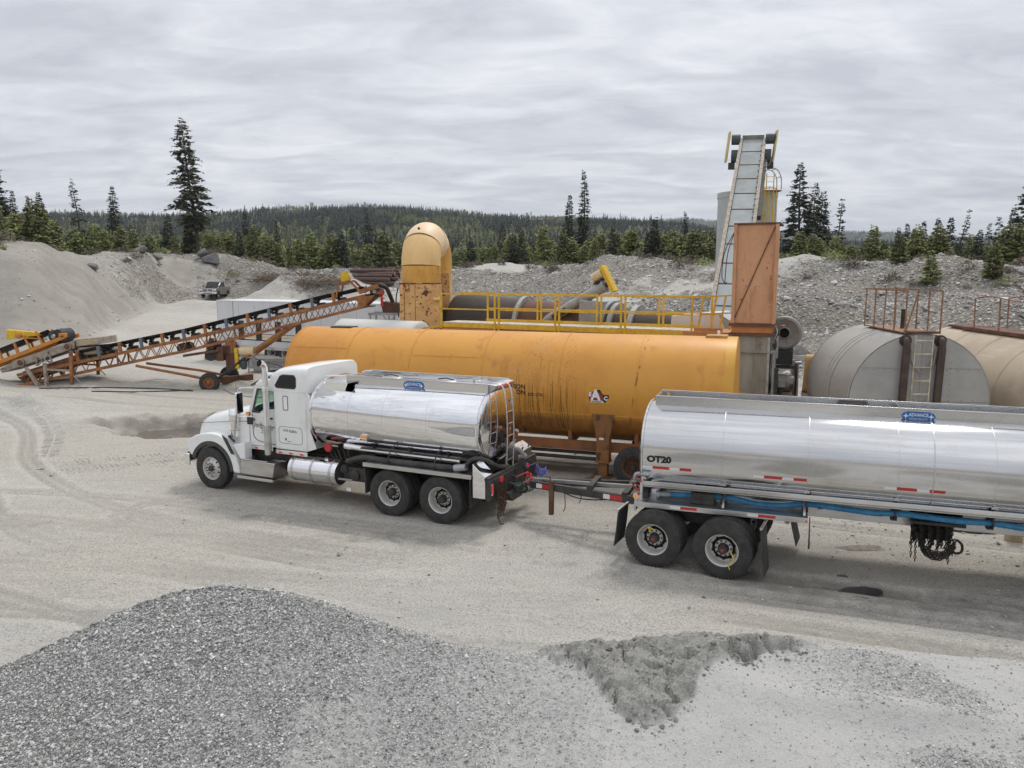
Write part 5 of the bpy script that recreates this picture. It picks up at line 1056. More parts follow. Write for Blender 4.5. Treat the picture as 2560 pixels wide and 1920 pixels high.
MB().cyl((.30, 1.3, 2.95), (.34, 1.3, 2.95), .05, 14).build('vent_plug', 'guard_yellow', T, 40)
# side rail, brackets, frame
for n_ in (.10, 2.30): MB().box(.14, 9.4, n_, n_ + .14, 1.46, 1.50).box(.14, 9.4, n_, n_ + .02, 1.47, 1.565).box(.14, 9.4, n_ + .05, n_ + .06, 1.5, 1.545).box(.14, 9.4, n_ + .1, n_ + .11, 1.5, 1.545).build('side_rail', 'alu', T, bevel=.004)
for a in (.14, 1.60, 3.04, 4.49, 5.96, 7.4, 8.8):
    b_ = MB().prism(arc((a, 1.59), .05, -10, 190, 10), .17, .185, xz).build('rail_bracket', 'aludull', T); MB().box(a - .012, a + .012, .18, .5, 1.33, 1.47).cyl((a, .2, 1.56), (a, .2, 1.66), .012, 6).build('bracket_post', 'dark', b_)
    MB().box(a - .05, a + .05, .35, .47, 1.18, 1.45).build('hose_hanger', 'dark', T)
for n_ in (.86, 1.68): MB().box(.1, 9.4, n_ - .05, n_ + .05, .98, 1.20).build('frame_rail', 'aludull', T, bevel=.008)
for a in (3.3, 4.6, 6.0, 7.4): MB().box(a - .04, a + .04, .5, 2.0, 1.16, 1.22).build('cross_member', 'aludull', T)
MB().prism([(.45, 1.25), (2.1, 1.25), (1.95, 1.08), (.6, 1.08)], .80, .96, xz).build('tank_saddle', 'aludull', T)
# deck over the front bogie
MB().box(0, 3.08, .0, .60, 1.150, 1.175).box(0, 3.08, -.012, .006, 1.085, 1.18).build('wheel_deck', 'aludull', T, bevel=.004); MB().box(0, 3.08, 1.94, 2.54, 1.15, 1.175).build('wheel_deck', 'aludull', T)
MB().box(0, 3.06, .60, .615, 1.176, 1.40).build('deck_backplate', 'alu', T); MB().box(-.01, .03, .02, 2.5, 1.0, 1.149).build('deck_front_beam', 'aludull', T)
for i, (a, w, mt) in enumerate(((.67, .19, 'tape_white'), (.86, .30, 'tape_red'), (2.05, .19, 'tape_white'), (2.24, .30, 'tape_red'))): MB().box(a, a + w, -.017, -.013, 1.115, 1.165).build('reflective_tape', mt, T)
for a in (1.62, 3.02): MB().beam((a, .05, 1.20), (a, .42, 1.46), .04, .03).build('deck_brace', 'aludull', T)
bx_ = MB().box(1.02, 1.44, .22, .42, 1.18, 1.39).build('tool_crate', 'black', T, bevel=.008); MB().box(1.01, 1.45, .205, .22, 1.27, 1.285).box(1.22, 1.235, .207, .218, 1.19, 1.38).box(1.17, 1.22, .27, .36, 1.39, 1.43).build('crate_band', 'dark', bx_)
MB().box(.50, .74, .585, .60, 1.30, 1.42).build('data_plate', 'aludull', T); light(T, 'corner_lamp', 'lens_amber', .03, -.02, 1.30, .10, .10); MB().box(.0, .06, -.01, .03, 1.18, 1.36).build('lamp_bracket', 'aludull', T)
light(T, 'rear_lamp', 'lens_red', 3.05, -.015, 1.13, .05, .05); MB().tube([(3.11, .02, 1.2), (3.12, .0, .62)], .012, 5, True, [.008, .018]).build('hanging_strap', 'mud', T)
# blue transfer hose
hp = [(.62, 1.27), (.88, 1.285), (1.65, 1.31), (2.2, 1.245), (2.62, 1.255), (3.05, 1.325), (3.56, 1.33), (4.15, 1.30), (4.49, 1.325), (4.91, 1.32), (5.47, 1.295), (5.96, 1.31), (6.6, 1.27), (7.4, 1.30), (8.3, 1.26)]
P = bez([(a, .38 if a < 3.1 else .30, z) for a, z in hp], 16); hs_ = MB().tube(P, .054, 14, True, [.052 + .004 * (i % 2) for i in range(len(P))]).build('transfer_hose', 'blue', T, 60)
MB().cyl((.40, .40, 1.255), (.66, .385, 1.272), .055, 14).cyl((.36, .40, 1.25), (.42, .40, 1.255), .08, 14).build('hose_coupling', 'galv', hs_, 40); MB().tube([(.40, .40, 1.33), (.46, .36, 1.38), (.55, .34, 1.36)], .012, 5).build('cam_lever', 'dark', hs_)
for a in (1.6, 3.04, 4.49, 5.96): MB().tube([(a, .30 + .10 * math.cos(t), 1.33 + .10 * math.sin(t)) for t in [R(30 * i) for i in range(13)]], .012, 5, False).build('hose_chain', 'chainb', T)
# front bogie, steered
def bog(da, dn): c, s_ = math.cos(R(7.5)), math.sin(R(7.5)); return (1.02 + da * c + dn * s_, -.30 - da * s_ + dn * c)
for da in (-.64, .64):
    for dn, sd_, inn in ((0, -1, False), (.33, -1, True), (2.5, 1, False), (2.17, 1, True)):
        a, n_ = bog(da, dn); w = wheel(T, a, n_, side=sd_, cap=True, inner=inn); off = .14 if sd_ < 0 else -.14; q = bog(da, dn + off); w.location = (q[0], q[1], WR); w.rotation_euler.z -= R(7.5)
    p, q = bog(da, .2), bog(da, 2.3); MB().cyl((*p, WR), (*q, WR), .07, 14).build('axle', 'dark', T, 40)
p, q = bog(0, .75), bog(0, 1.75)
for dn in (.78, 1.72): p, q = bog(-1.0, dn), bog(1.0, dn); MB().beam((*p, .86), (*q, .86), .10, .22).build('bogie_beam', 'black', T)
p = bog(0, 1.25); MB().lathe([(.98, .55), (1.08, .55)], (*p, 0), 'z', 40).lathe([(.98, .001), (.98, .55)], (*p, 0), 'z', 40).build('turntable', 'dark', T)
for da, dn in ((-.64, .75), (.64, .75), (-.64, 1.75), (.64, 1.75)): p = bog(da, dn); MB().lathe([(.60, .001), (.60, .10), (.68, .14), (.78, .14), (.84, .10), (.84, .001)], (*p, 0), 'z', 18).build('air_bag', 'rubber', T, 40)
def flap(da, dn, w, tilt, z0, z1):
    p = bog(da, dn); q = bog(da, dn + w); d = tilt
    f_ = MB().grid([[(*p, z1), (*q, z1)], [(p[0] + d * .4, p[1], z1 * .5 + z0 * .5), (q[0] + d * .4, q[1], z1 * .5 + z0 * .5)], [(p[0] + d, p[1], z0), (q[0] + d, q[1], z0)]]).build('mudflap', 'mud', T); f_.modifiers.new('s', 'SOLIDIFY').thickness = .012
    MB().beam((*p, z1 + .02), (*q, z1 + .02), .04, .04).build('flap_bar', 'aludull', T)
flap(-1.32, .0, .62, -.07, .30, .98); flap(1.30, .0, .62, .08, .14, 1.02); flap(-1.32, 1.9, .6, -.05, .3, .98); flap(1.55, 1.75, .62, .16, .22, 1.0)
MB().tube(bez([(*bog(.80, -.015), .55), (*bog(.86, -.02), .42), (*bog(.78, -.03), .30), (*bog(.80, -.02), .22)], 4), .012, 5).build('yellow_cord', 'yellowrag', T); MB().tube(bez([(*bog(-.60, -.02), .74), (*bog(-.70, -.03), .78), (*bog(-.66, -.03), .70)], 4), .011, 5).build('yellow_cord', 'yellowrag', T)
# rear bogie (beyond the frame)
for a in (7.6, 8.88):
    for n_, sd_, inn in ((-.02, -1, False), (.31, -1, True), (2.56, 1, False), (2.23, 1, True)): wheel(T, a, n_, side=sd_, inner=inn)
    MB().cyl((a, .3, WR), (a, 2.2, WR), .07, 14).build('axle', 'dark', T, 40)
# drawbar and its jack
for p, q, w in (((-2.62, 1.76, .82), (.10, .70, .98), .10), ((-2.62, 1.98, .82), (.10, 2.02, .98), .10)): MB().beam(p, q, w, .15).build('drawbar_beam', 'black', T)
MB().beam((-2.60, 1.86, .90), (.1, 1.40, 1.08), .07, .07).build('drawbar_tube', 'galv', T)
for a, n0, n1 in ((-1.15, 1.15, 2.0), (-.35, .85, 2.02)): MB().box(a - .06, a + .06, n0, n1, .98, 1.08).build('drawbar_cross', 'dark', T)
MB().tube([(-2.60 - .09 * math.cos(t) - .10, 1.88 + .09 * math.sin(t), .80) for t in [R(30 * i) for i in range(13)]], .03, 8, False).build('drawbar_eye', 'dark', T, 50)
bm_ = Vector((2.72, -1.06, .16)).normalized(); s0 = Vector((-2.62, 1.76, .82)); nn_ = Vector((-.363, -.932, 0))
for d0, w, mt in ((.18, .16, 'tape_white'), (.34, .30, 'tape_red'), (1.95, .16, 'tape_white'), (2.11, .30, 'tape_red')):
    p = s0 + bm_ * d0 + nn_ * .054; q = p + bm_ * w; MB().add([p + Vector((0, 0, -.05)), q + Vector((0, 0, -.05)), q + Vector((0, 0, .05)), p + Vector((0, 0, .05))], [(0, 1, 2, 3)]).build('reflective_tape', mt, T)
MB().box(-2.12, -2.02, 1.42, 1.52, .26, 1.02).build('landing_jack', 'rustbrown', T, bevel=.01); MB().tube([(-2.1, 1.47, 1.02), (-2.1, 1.47, 1.10), (-2.2, 1.40, 1.12)], .015, 6).build('jack_crank', 'dark', T)
for i in range(3): MB().tube(bez([(-2.5 + .1 * i, 1.9 - .1 * i, .93), (-1.5, 1.65 - .1 * i, .80 - .05 * i), (-.6, 1.3 - .1 * i, .86), (.1, 1.0, 1.1)], 6), .014, 5).build('service_line', 'dark', T, 60)
for a, z_ in ((-1.75, .40), (-1.4, .62)): chain_mesh([[(a, 1.38, .82), (a + .02, 1.36, z_ + .1), (a - .02, 1.35, z_)]], .045, .005).build('safety_chain', 'chainb', T)
for i in range(3): coil('c', (-.12 + .06 * i, .92 + .12 * i, 1.30 - .05 * i), (.02, .12, .03), .10, 4, 'airr').build('coiled_line', 'airr' if i == 0 else 'black', T, 60)
MB().tube(bez([(.06, .42, 1.62), (-.05, .42, 1.60), (-.08, .42, 1.50)], 5), .04, 10).lathe([(-.02, .075), (.02, .075)], (-.08, .42, 1.48), 'z', 14).build('front_valve', 'galv', T, 40)
c_ = thing('tyre_chains', 'dark bundle of black tyre chains slung under the silver trailer', 'chains', (2.32, 14.21, 0), 19.4)
MB().box(4.78, 5.62, .42, .80, 1.14, 1.19).build('chain_rack', 'black', c_)
for i in range(20): a = 4.80 + .034 * i; chain_mesh([[(a, .50 + .05 * (i % 4), 1.14), (a + .01, .48 + .05 * (i % 4), .95), (a, .50 + .05 * (i % 4), .74 - .10 * math.sin(math.pi * i / 19) + .04 * (i % 3))]], .06, .012).build('chain_strand', 'chainb', c_)
for j in range(5): chain_mesh([[(4.86 + .03 * j, .44, .98 - .05 * j), (5.0, .42, .76 - .03 * j), (5.18, .42, .66 - .03 * j), (5.36, .42, .72 - .03 * j), (5.48, .44, .92 - .04 * j)]], .07, .014).build('chain_strand', 'chainb', c_)
MB().box(4.82, 5.44, .66, .74, .80, 1.14).build('chain_bag', 'belt', c_, bevel=.03)
for a, z_ in ((4.80, .52), (4.87, .46), (5.38, .47), (5.44, .62)): chain_mesh([[(a, .45, .80), (a + .01, .44, z_)]], .06, .0085).build('chain_strand', 'chainb', c_)
MB().tube(bez([(5.50, .44, .92), (5.58, .43, .84), (5.58, .43, .72), (5.50, .43, .68), (5.44, .43, .72)], 6), .022, 8).build('grab_hook', 'chainb', c_, 50)

# ------------------------------------------------------------------ ochre storage tank on wheels
Yk = thing('asphalt_tank', 'huge ochre yellow cylindrical asphalt tank with black tar runs, behind the white lorry', 'tank', (3.1, 19.43, 0), 19)
YR, YZ, YC, Y0, Y1 = 1.45, 2.38, 1.45, -10.45, 2.43
tk = MB().grid(tank_rows(Y0, Y1, YC, YZ, YR, YR, .12, .03, 112, 6, body=14), True).build('tank_shell', 'ochre', Yk, 50)
for a in (-8.45, -6.4, -4.2, -2.0, .05): hoop(a, YC, YZ, YR, YR, .03, .012, 96).build('shell_band', 'ochre', tk, 40)
M['ochrestrip'] = pm('ochre_end_strip', (.66, .36, .055), .42, col2=(.60, .30, .04), ns=1.2)
hoop(2.30, YC, YZ, YR, YR, .24, .008, 112).build('end_band', 'ochrestrip', tk, 40); hoop(Y0 + .02, YC, YZ, YR, YR, .05, .012, 96).build('end_band', 'ochre', tk, 40)
def yn(z, off=.005): return near_y(z, YZ, YR + off, YR + off, YC)
def ys_(z, a0, a1, t=.012): m_ = MB().box(a0, a1, yn(z) - t, yn(z) + .03, z - .012, z + .012); return m_
ys_(1.80, Y0 + .2, Y1 - .25).build('waist_seam', 'ochre', tk); ys_(3.30, -10.3, -8.5, .004).build('sheet_seam', 'ochre', tk); ys_(3.18, -6.3, -4.3, .004).build('sheet_seam', 'ochre', tk)
for a in (-5.4, -3.1, .9): MB().box(a, a + .015, yn(1.35) - .002, yn(1.35) + .2, 1.15, 1.78).build('skirt_seam', 'rustbrown', tk)
text('lettering', 'EASON', .175, 'ink', tk, lambda x, y: (-2.90 + x, yn(2.415 + y), 2.415 + y), 'RIGHT', bold=.004, sx=.95); text('lettering', 'CONSTRUCTION', .175, 'ink', tk, lambda x, y: (-2.90 + x, yn(2.265 + y), 2.265 + y), 'RIGHT', bold=.004, sx=.95)
text('lettering', 'CO. LTD.', .105, 'ink', tk, lambda x, y: (-2.83 + x, yn(2.245 + y), 2.245 + y), bold=.003)
# EAC badge: pale panel, red and black blocks, white letters
def onY(a, z, off): return (a, yn(z, off), z)
def badge(poly, mat, off, nm='badge_piece'):
    n_ = len(poly); MB().add([onY(a, z, off) for a, z in poly], [tuple(range(n_))]).build(nm, mat, tk)
def bq(x, y): return (-1.22 + x / 150 * .56, 2.54 - y / 118 * .40)
M['badgepanel'] = pm('badge_panel', (.62, .34, .035), .5); M['badgered'] = pm('badge_red', (.30, .045, .03), .5)
badge([bq(0, 0), bq(160, 0), bq(160, 118), bq(0, 118)], 'badgepanel', .005)
badge([bq(12, 38), bq(50, 28), bq(75, 15), bq(88, 18), bq(112, 52), bq(155, 50), bq(155, 78), bq(135, 85), bq(130, 112), bq(112, 114), bq(20, 114), bq(12, 70)], 'badgered', .007)
badge([bq(62, 30), bq(78, 15), bq(92, 16), bq(138, 95), bq(128, 112), bq(98, 112)], 'ink', .009); badge([bq(112, 55), bq(150, 55), bq(155, 62), bq(150, 80), bq(112, 90)], 'ink', .009)
text('lettering', 'A', .37, 'inkw', tk, lambda x, y: onY(bq(30, 0)[0] + x, bq(0, 92)[1] + y, .012), bold=.018, sx=.92); text('lettering', 'E', .14, 'inkw', tk, lambda x, y: onY(bq(13, 0)[0] + x, bq(0, 65)[1] + y, .012), bold=.008); text('lettering', 'C', .14, 'inkw', tk, lambda x, y: onY(bq(119, 0)[0] + x, bq(0, 92)[1] + y, .012), bold=.008)
badge([bq(30, 98), bq(112, 98), bq(120, 114), bq(20, 114)], 'inkw', .010); text('lettering', 'EARL ANDERSON', .042, 'ink', tk, lambda x, y: onY(bq(34, 0)[0] + x, bq(0, 111)[1] + y, .013), bold=.001, sx=.78)
# frame, jack leg, wheels
M['skid'] = pm('tank_frame_brown', (.30, .12, .045), .7, col2=(.17, .075, .04), ns=1.6, spots=((.05, .035, .025), 3, .58, .72))
for n_ in (.42, 2.4): MB().box(-9.8, 2.2, n_, n_ + .12, .76, 1.02).build('frame_rail', 'skid', Yk, bevel=.008)
for a in (-9, -7.2, -5.4, -3.6, -1.8, 0, 1.7): MB().prism([(.5, .9), (2.44, .9), (2.44, 1.5), (2.2, 1.2), (1.45, .96), (.7, 1.2), (.5, 1.5)], a - .05, a + .05, yz).build('cradle', 'skid', Yk)
M['legorange'] = pm('leg_orange', (.27, .12, .04), .65, col2=(.19, .08, .03), ns=2.5, spots=((.06, .035, .022), 4, .52, .68))
lg = MB().box(-.98, -.64, .08, .42, .56, 1.26).build('jack_leg', 'legorange', Yk, bevel=.01); MB().box(-1.0, -.62, .06, .44, .545, .575).box(-1.0, -.62, .06, .44, 1.26, 1.29).build('leg_collar', 'legorange', lg)
MB().box(-.93, -.69, .13, .37, .16, .56).build('leg_foot', 'legorange', lg, bevel=.008); MB().prism([(-1.12, 1.84), (-.50, 1.84), (-.62, 1.29), (-1.0, 1.29)], .10, .5, xz).build('leg_gusset', 'legorange', Yk, bevel=.01)
MB().box(-.90, -.78, .075, .081, 1.16, 1.22).build('leg_label', 'tape_white', lg); MB().box(-.9, -.76, yn(1.78) - .006, yn(1.78), 1.80, 1.83).build('seam_label', 'tape_white', tk)
b_ = thing('timber_block', 'weathered timber packing block under the jack leg of the ochre tank', 'timber', (3.1, 19.43, tz(2.6, 19.9)), 19); MB().box(-1.25, -.40, .05, .36, -.02, .15).build('baulk', 'wood', b_, bevel=.012); MB().box(-1.10, -.55, .02, .46, .152, .16).build('plate', 'rustbrown', b_)
RB = MB().lathe([(.015, .278), (-.012, .300), (-.02, .296), (-.012, .28), (.05, .26), (.16, .25), (.17, .17), (.14, .10), (.14, .001)], seg=40).mesh('rim', 'rustbrown', 40)
for a in (.0, 1.15):
    for n_, sd_ in ((.0, -1), (2.9, 1)):
        w = empty('wheel', Yk, (a, n_ + (.14 if sd_ < 0 else -.14), .50), (0, 0, 0 if sd_ < 0 else math.pi)); w.scale = (.935, .935, .935); link('tyre', TY, w); link('rim', RB, w, (0, -.105, 0)); link('hub', HD, w, (0, -.06, 0))
    MB().cyl((a, .2, .5), (a, 2.7, .5), .08, 14).build('axle', 'dark', Yk, 40)
MB().box(-.3, 1.5, .5, .62, .60, .77).build('spring_hanger', 'dark', Yk); MB().tube([(-6.5, .55, .55), (-.9, .55, .52)], .05, 10).build('steam_pipe', 'dark', Yk, 40); MB().box(-2.9, -1.0, .5, .58, .64, .72).build('under_beam', 'dark', Yk); MB().box(-3.2, -2.95, .40, .6, .62, .80).build('bracket', 'dark', Yk); MB().box(-3.0, -2.96, .48, .52, .05, .62).build('prop', 'dark', Yk)
MB().box(1.62, 2.16, 1.2, 1.75, 3.80, 3.87).build('hatch', 'guard_oak', Yk, bevel=.01); MB().box(-9.6, -8.9, 1.25, 1.7, 3.81, 3.86).build('hatch', 'dark', Yk, bevel=.01); MB().lathe([(3.84, .04), (3.95, .04), (3.96, .001)], (1.9, 1.85, 0), 'z', 12).build('gauge', 'inkw', Yk, 40)
MB().prism([(-7.15, 2.9), (-6.98, 2.98), (-6.95, 2.9)], .18, .19, xz).build('level_pointer', 'galv', Yk)
# ------------------------------------------------------------------ lattice stacking conveyor
C = thing('stacking_conveyor', 'long rust orange lattice conveyor rising from left to right on a wheeled undercarriage', 'conveyor', (0, 36.6, 0), 0)
def zlow(x): return float(np.interp(x, [-23.9, -15.6, -6.55], [.10, 1.80, 4.02]))
def ztop(x): return zlow(x) + float(np.interp(x, [-23.9, -20, -6.5], [.50, .58, .50]))
W_ = 1.05
for y_ in (0, W_):
    for zf, nm, h in ((zlow, 'bottom_chord', .13), (ztop, 'top_chord', .15)):
        MB().beam((-23.6, y_, zf(-23.6)), (-15.6, y_, zf(-15.6)), .08, h).beam((-15.6, y_, zf(-15.6)), (-6.9, y_, zf(-6.9)), .08, h).build(nm, 'conv_orange', C)
    x = -23.2; i = 0
    while x < -7.2:
        x2 = x + .29; p, q = ((x, y_, zlow(x)), (x2, y_, ztop(x2))) if i % 2 == 0 else ((x, y_, ztop(x)), (x2, y_, zlow(x2)))
        MB().beam(p, q, .032, .032).build('lattice_bar', 'conv_orange', C); x = x2; i += 1
    for x in (-18.75, -14.45, -13.1, -9.95): MB().beam((x, y_, zlow(x)), (x - .04, y_, ztop(x) + .12), .05, .09).build('upright', 'conv_orange', C)
for i in range(14): x = -22.5 + 1.15 * i; MB().beam((x, 0, zlow(x)), (x, W_, zlow(x)), .05, .05).build('cross_bar', 'conv_orange', C)
# belt in a trough, and its return strand
xs = np.linspace(-20.9, -7.0, 30); up_ = [.34 if x < -8 else .30 for x in xs]
rows = [[(x, y_, ztop(x) + u_ + dz) for y_, dz in ((.02, .17), (.30, .02), (.75, .02), (1.03, .17), (1.01, .14), (.74, -.01), (.31, -.01), (.04, .14))] for x, u_ in zip(xs, up_)]
bl = MB().grid(rows, True).build('belt', 'belt', C); MB().grid([[(x, .2, ztop(x) - .10), (x, .86, ztop(x) - .10)] for x in xs]).build('return_strand', 'belt', bl)
for i in range(13):
    x = -20.6 + 1.02 * i; mt = 'idler_blue' if i % 2 else 'conv_orange'; z_ = ztop(x)
    for y_, s_ in ((-.05, -1), (W_ + .05, 1)): b_ = MB().beam((x, y_, z_), (x - .05, y_, z_ + .50), .10, .13, (1, 0, 0)).build('idler_bracket', mt, C); MB().cyl((x + .05, y_, z_ + .38), (x + .05, y_ - s_ * .38, z_ + .25), .07, 10).build('idler_roll', 'dark', b_, 40)
    MB().cyl((x + .32, .1, z_ + .18), (x + .32, .95, z_ + .18), .08, 10).build('return_roll', 'dark', C, 40)
# drive head
hd = MB().prism([(-7.35, 4.42), (-6.95, 4.40), (-6.25, 4.52), (-6.1, 4.72), (-6.3, 4.62), (-6.95, 3.92), (-7.2, 3.86)], -.06, -.03, xz).build('head_plate', 'conv_orange', C); MB().prism([(-7.35, 4.42), (-6.25, 4.60), (-6.3, 4.45), (-6.95, 3.92), (-7.2, 3.86)], W_ + .03, W_ + .06, xz).build('head_plate', 'conv_orange', C)
MB().prism([(-7.25, 4.68), (-6.30, 5.0), (-6.22, 4.80), (-7.15, 4.50)], -.075, -.045, xz).build('skirt_board', 'conv_orange', C); MB().box(-7.0, -6.6, 0, W_, 3.9, 3.94).build('head_floor', 'rustbrown', C)
MB().cyl((-6.42, -.02, 4.60), (-6.42, W_ + .02, 4.60), .26, 22).build('head_pulley', 'dark', C, 40); MB().lathe([(-.13, .001), (-.13, .08), (-.06, .10)], (-6.45, .02, 4.62), 'y', 16).build('bearing', 'galv', C, 40)
MB().box(-6.22, -6.02, -.08, .1, 4.48, 4.66).build('corner_guard', 'tape_red', C); MB().box(-6.18, -6.05, -.05, -.04, 3.95, 4.4).build('red_flag', 'tape_red', C)
MB().tube(bez([(-6.35, .5, 4.95), (-6.0, .5, 4.8), (-5.8, .5, 4.4), (-5.62, .5, 3.9)], 6), .10, 8).build('chute_flap', 'belt', C, 50)
for p, q in (((-8.25, -.05, 4.35), (-8.15, -.05, 5.0)), ((-7.05, -.05, 4.55), (-7.6, -.05, 5.12)), ((-8.15, -.05, 5.0), (-7.6, -.05, 5.12)), ((-8.25, W_, 4.35), (-8.15, W_, 5.0)), ((-7.05, W_, 4.55), (-7.6, W_, 5.12)), ((-8.15, W_, 5.0), (-7.6, W_, 5.12))): MB().beam(p, q, .07, .10).build('motor_mount', 'conv_orange', C)
MB().box(-8.1, -7.5, -.05, W_ + .03, 5.07, 5.10).build('mount_plate', 'conv_orange', C)
md_ = MB().lathe([(-.10, .001), (-.10, .14), (-.05, .20), (.30, .20), (.34, .14), (.34, .001)], (-7.82, .15, 5.32), 'y', 22).build('drive_motor', 'motor_cream', C, 40); MB().prism(arc((-7.82, 5.32), .24, 0, 360, 20)[:-1], -.02, .0, xz).build('pulley_guard', 'guard_yellow', md_)
# take-up pulleys and undercarriage
for x, z_, r_ in ((-15.7, 1.95, .24), (-14.35, 2.05, .20), (-14.35, 1.62, .28)): MB().cyl((x, .05, z_), (x, 1.0, z_), r_, 22).build('take_up_pulley', 'dark', C, 40)
MB().beam((-15.6, -.08, 1.60), (-13.9, -.08, 1.86), .06, .12).box(-14.05, -13.75, .0, 1.05, 1.35, 2.0).build('take_up_frame', 'rustbrown', C)
AX = Vector((-14.05, 0, .46))
for y_ in (-.35, 1.4): MB().tube([(-17.9, y_ * .6 + .2, 1.12), (-15.4, y_, .72), tuple(AX + Vector((-.1, y_, 0)))], .065, 10).build('strut_pipe', 'conv_orange', C, 40); MB().tube([(-10.45, y_ * .4 + .3, 3.06), (-12.6, y_ * .7, 1.55)], .10, 12).build('lift_tube', 'conv_orange', C, 40); MB().tube([(-12.5, y_ * .7, 1.62), tuple(AX + Vector((.15, y_ * .8, .1)))], .07, 10).build('lift_ram', 'dark', C, 40)
MB().cyl(AX + Vector((0, -.9, 0)), AX + Vector((0, 1.9, 0)), .06, 12).build('axle', 'rustbrown', C, 40); MB().beam((-13.9, .1, .42), (-12.9, 1.4, .40), .3, .28).build('ballast_box', 'rustbrown', C)
RW = MB().lathe([(.02, .27), (-.015, .29), (.0, .26), (.10, .24), (.11, .13), (.03, .11), (-.02, .09), (-.06, .05), (-.06, .001)], seg=32).mesh('rim', 'conv_orange', 40)
for y_, sd_ in ((-1.02, -1), (1.55, 1)): w = empty('wheel', C, (AX.x, y_, .455), (0, 0, 0 if sd_ < 0 else math.pi)); w.scale = (.85,) * 3; link('tyre', TY, w); link('rim', RW, w, (0, -.105, 0)); link('brake_drum', DRUMM, w, (0, -.1, 0))
# hydraulic power pack on the undercarriage
MB().prism(rrect(-13.08, -12.92, 1.0, 2.0, .08), -.30, -.12, lambda u, v, d: (u - .25 * (v - 1.5) * .2, d, v)).build('belt_guard', 'guard_yellow', C, bevel=.03); MB().prism(rrect(-13.10, -13.06, 1.02, 1.98, .01), -.28, -.14, xz).build('guard_back', 'plant_orange', C)
pk = MB().lathe([(-12.88, .001), (-12.88, .21), (-12.84, .235), (-12.22, .235), (-12.2, .20), (-12.2, .001)], (0, -.1, 1.82), 'x', 24).build('pump_motor', 'motor_cream', C, 40); MB().box(-12.8, -12.24, -.30, .12, 1.52, 1.56).box(-12.7, -12.62, -.2, 0, 1.0, 1.52).box(-12.4, -12.32, -.2, 0, 1.0, 1.52).build('motor_stand', 'galv', C)
MB().lathe([(.95, .001), (.98, .12), (1.15, .17), (1.35, .16), (1.5, .08), (1.5, .001)], (-12.72, -.15, 0), 'z', 18).build('gearbox', 'motor_teal', C, 40); MB().box(-13.7, -13.2, .2, .6, .9, 1.7).build('oil_tank', 'rustbrown', C, bevel=.02)
MB().tube(bez([(-12.25, -.1, 1.55), (-11.9, 0, 1.3), (-11.2, .3, 1.1), (-10.6, .4, .7)], 6), .02, 6).build('hydraulic_line', 'dark', C)
# ------------------------------------------------------------------ orange steel stands behind
for i, (x, z_) in enumerate(((-17.75, 1.0), (-16.6, 1.0))):
    s_ = thing('steel_stand', ('left' if i == 0 else 'right') + ' one of two short rusty orange stands behind the conveyor wheel', 'stand', (x, 45.6, tz(x, 45.6)), 0, 'short orange stands')
    MB().prism([(-.36, -.05), (.36, -.05), (.42, .1), (.30, .7), (.36, 1.0), (-.30, 1.0), (-.26, .7), (-.42, .1)], -.2, .2, xz).build('body', 'conv_orange', s_, bevel=.03); MB().box(-.12, .12, -.1, .1, 1.0, 1.25).build('pin', 'rustbrown', s_)
# ------------------------------------------------------------------ screening plant and feed conveyor at the left
S = thing('screening_plant', 'rusty brown sloping screen box on posts and a skid at the left edge', 'screen', (0, 36.9, 0), 0)
def sl_(x, z, y): return (x, y, z)
def slab(nm, mat, pts, y0, y1, bevel=.01): return MB().prism(pts, y0, y1, xz).build(nm, mat, S, bevel=bevel)
slab('screen_box', 'frame_tan', [(-24.0, 1.30), (-20.9, 2.32), (-20.95, 1.92), (-24.0, .92)], 0, 1.7)
slab('screen_deck', 'rustbrown', [(-23.6, .78), (-20.9, 1.62), (-20.9, 1.36), (-23.6, .50)], .08, 1.6); slab('under_pan', 'rustbrown', [(-23.9, .50), (-21.0, 1.30), (-21.2, 1.02), (-23.6, .28)], .15, 1.5)
slab('discharge_lip', 'frame_tan', [(-20.9, 2.34), (-19.75, 2.44), (-19.72, 2.12), (-20.85, 2.0)], .02, 1.68); slab('discharge_lip', 'frame_tan', [(-20.8, 1.95), (-19.62, 2.03), (-19.62, 1.66), (-20.6, 1.58)], .02, 1.68)
M['liptan'] = pm('lip_tan', (.50, .40, .27), .7, col2=(.40, .30, .2), ns=3); slab('lip_face', 'liptan', [(-20.8, 2.30), (-19.78, 2.40), (-19.75, 2.16), (-20.75, 2.04)], -.012, .018, 0); slab('lip_face', 'liptan', [(-20.7, 1.91), (-19.65, 1.99), (-19.65, 1.70), (-20.5, 1.62)], -.012, .018, 0)
slab('feed_lip', 'frame_tan', [(-24.7, .92), (-24.0, 1.25), (-23.9, .95), (-24.6, .72)], .1, 1.6); slab('rubber_apron', 'mud', [(-20.9, 1.60), (-19.7, 1.62), (-19.75, 1.30), (-20.7, 1.2)], .1, 1.6)
for x, z_ in ((-23.55, 1.22), (-21.25, 2.0)): MB().lathe([(-.07, .001), (-.07, .14), (-.05, .17), (0, .18)], (x, 0, z_), 'y', 22).build('bearing_housing', 'rustbrown', S, 40); MB().lathe([(-.075, .14), (-.09, .165), (-.075, .19)], (x, 0, z_), 'y', 22).build('bearing_ring', 'frame_tan', S, 40)
for p, q in (((-22.75, 1.55), (-22.15, 1.25)), ((-22.75, 1.10), (-22.15, 1.72)), ((-22.8, 1.08), (-22.78, 1.56)), ((-22.05, 1.22), (-22.2, 1.80))): MB().beam((p[0], -.03, p[1]), (q[0], -.03, q[1]), .05, .07).build('stiffener', 'frame_tan', S)
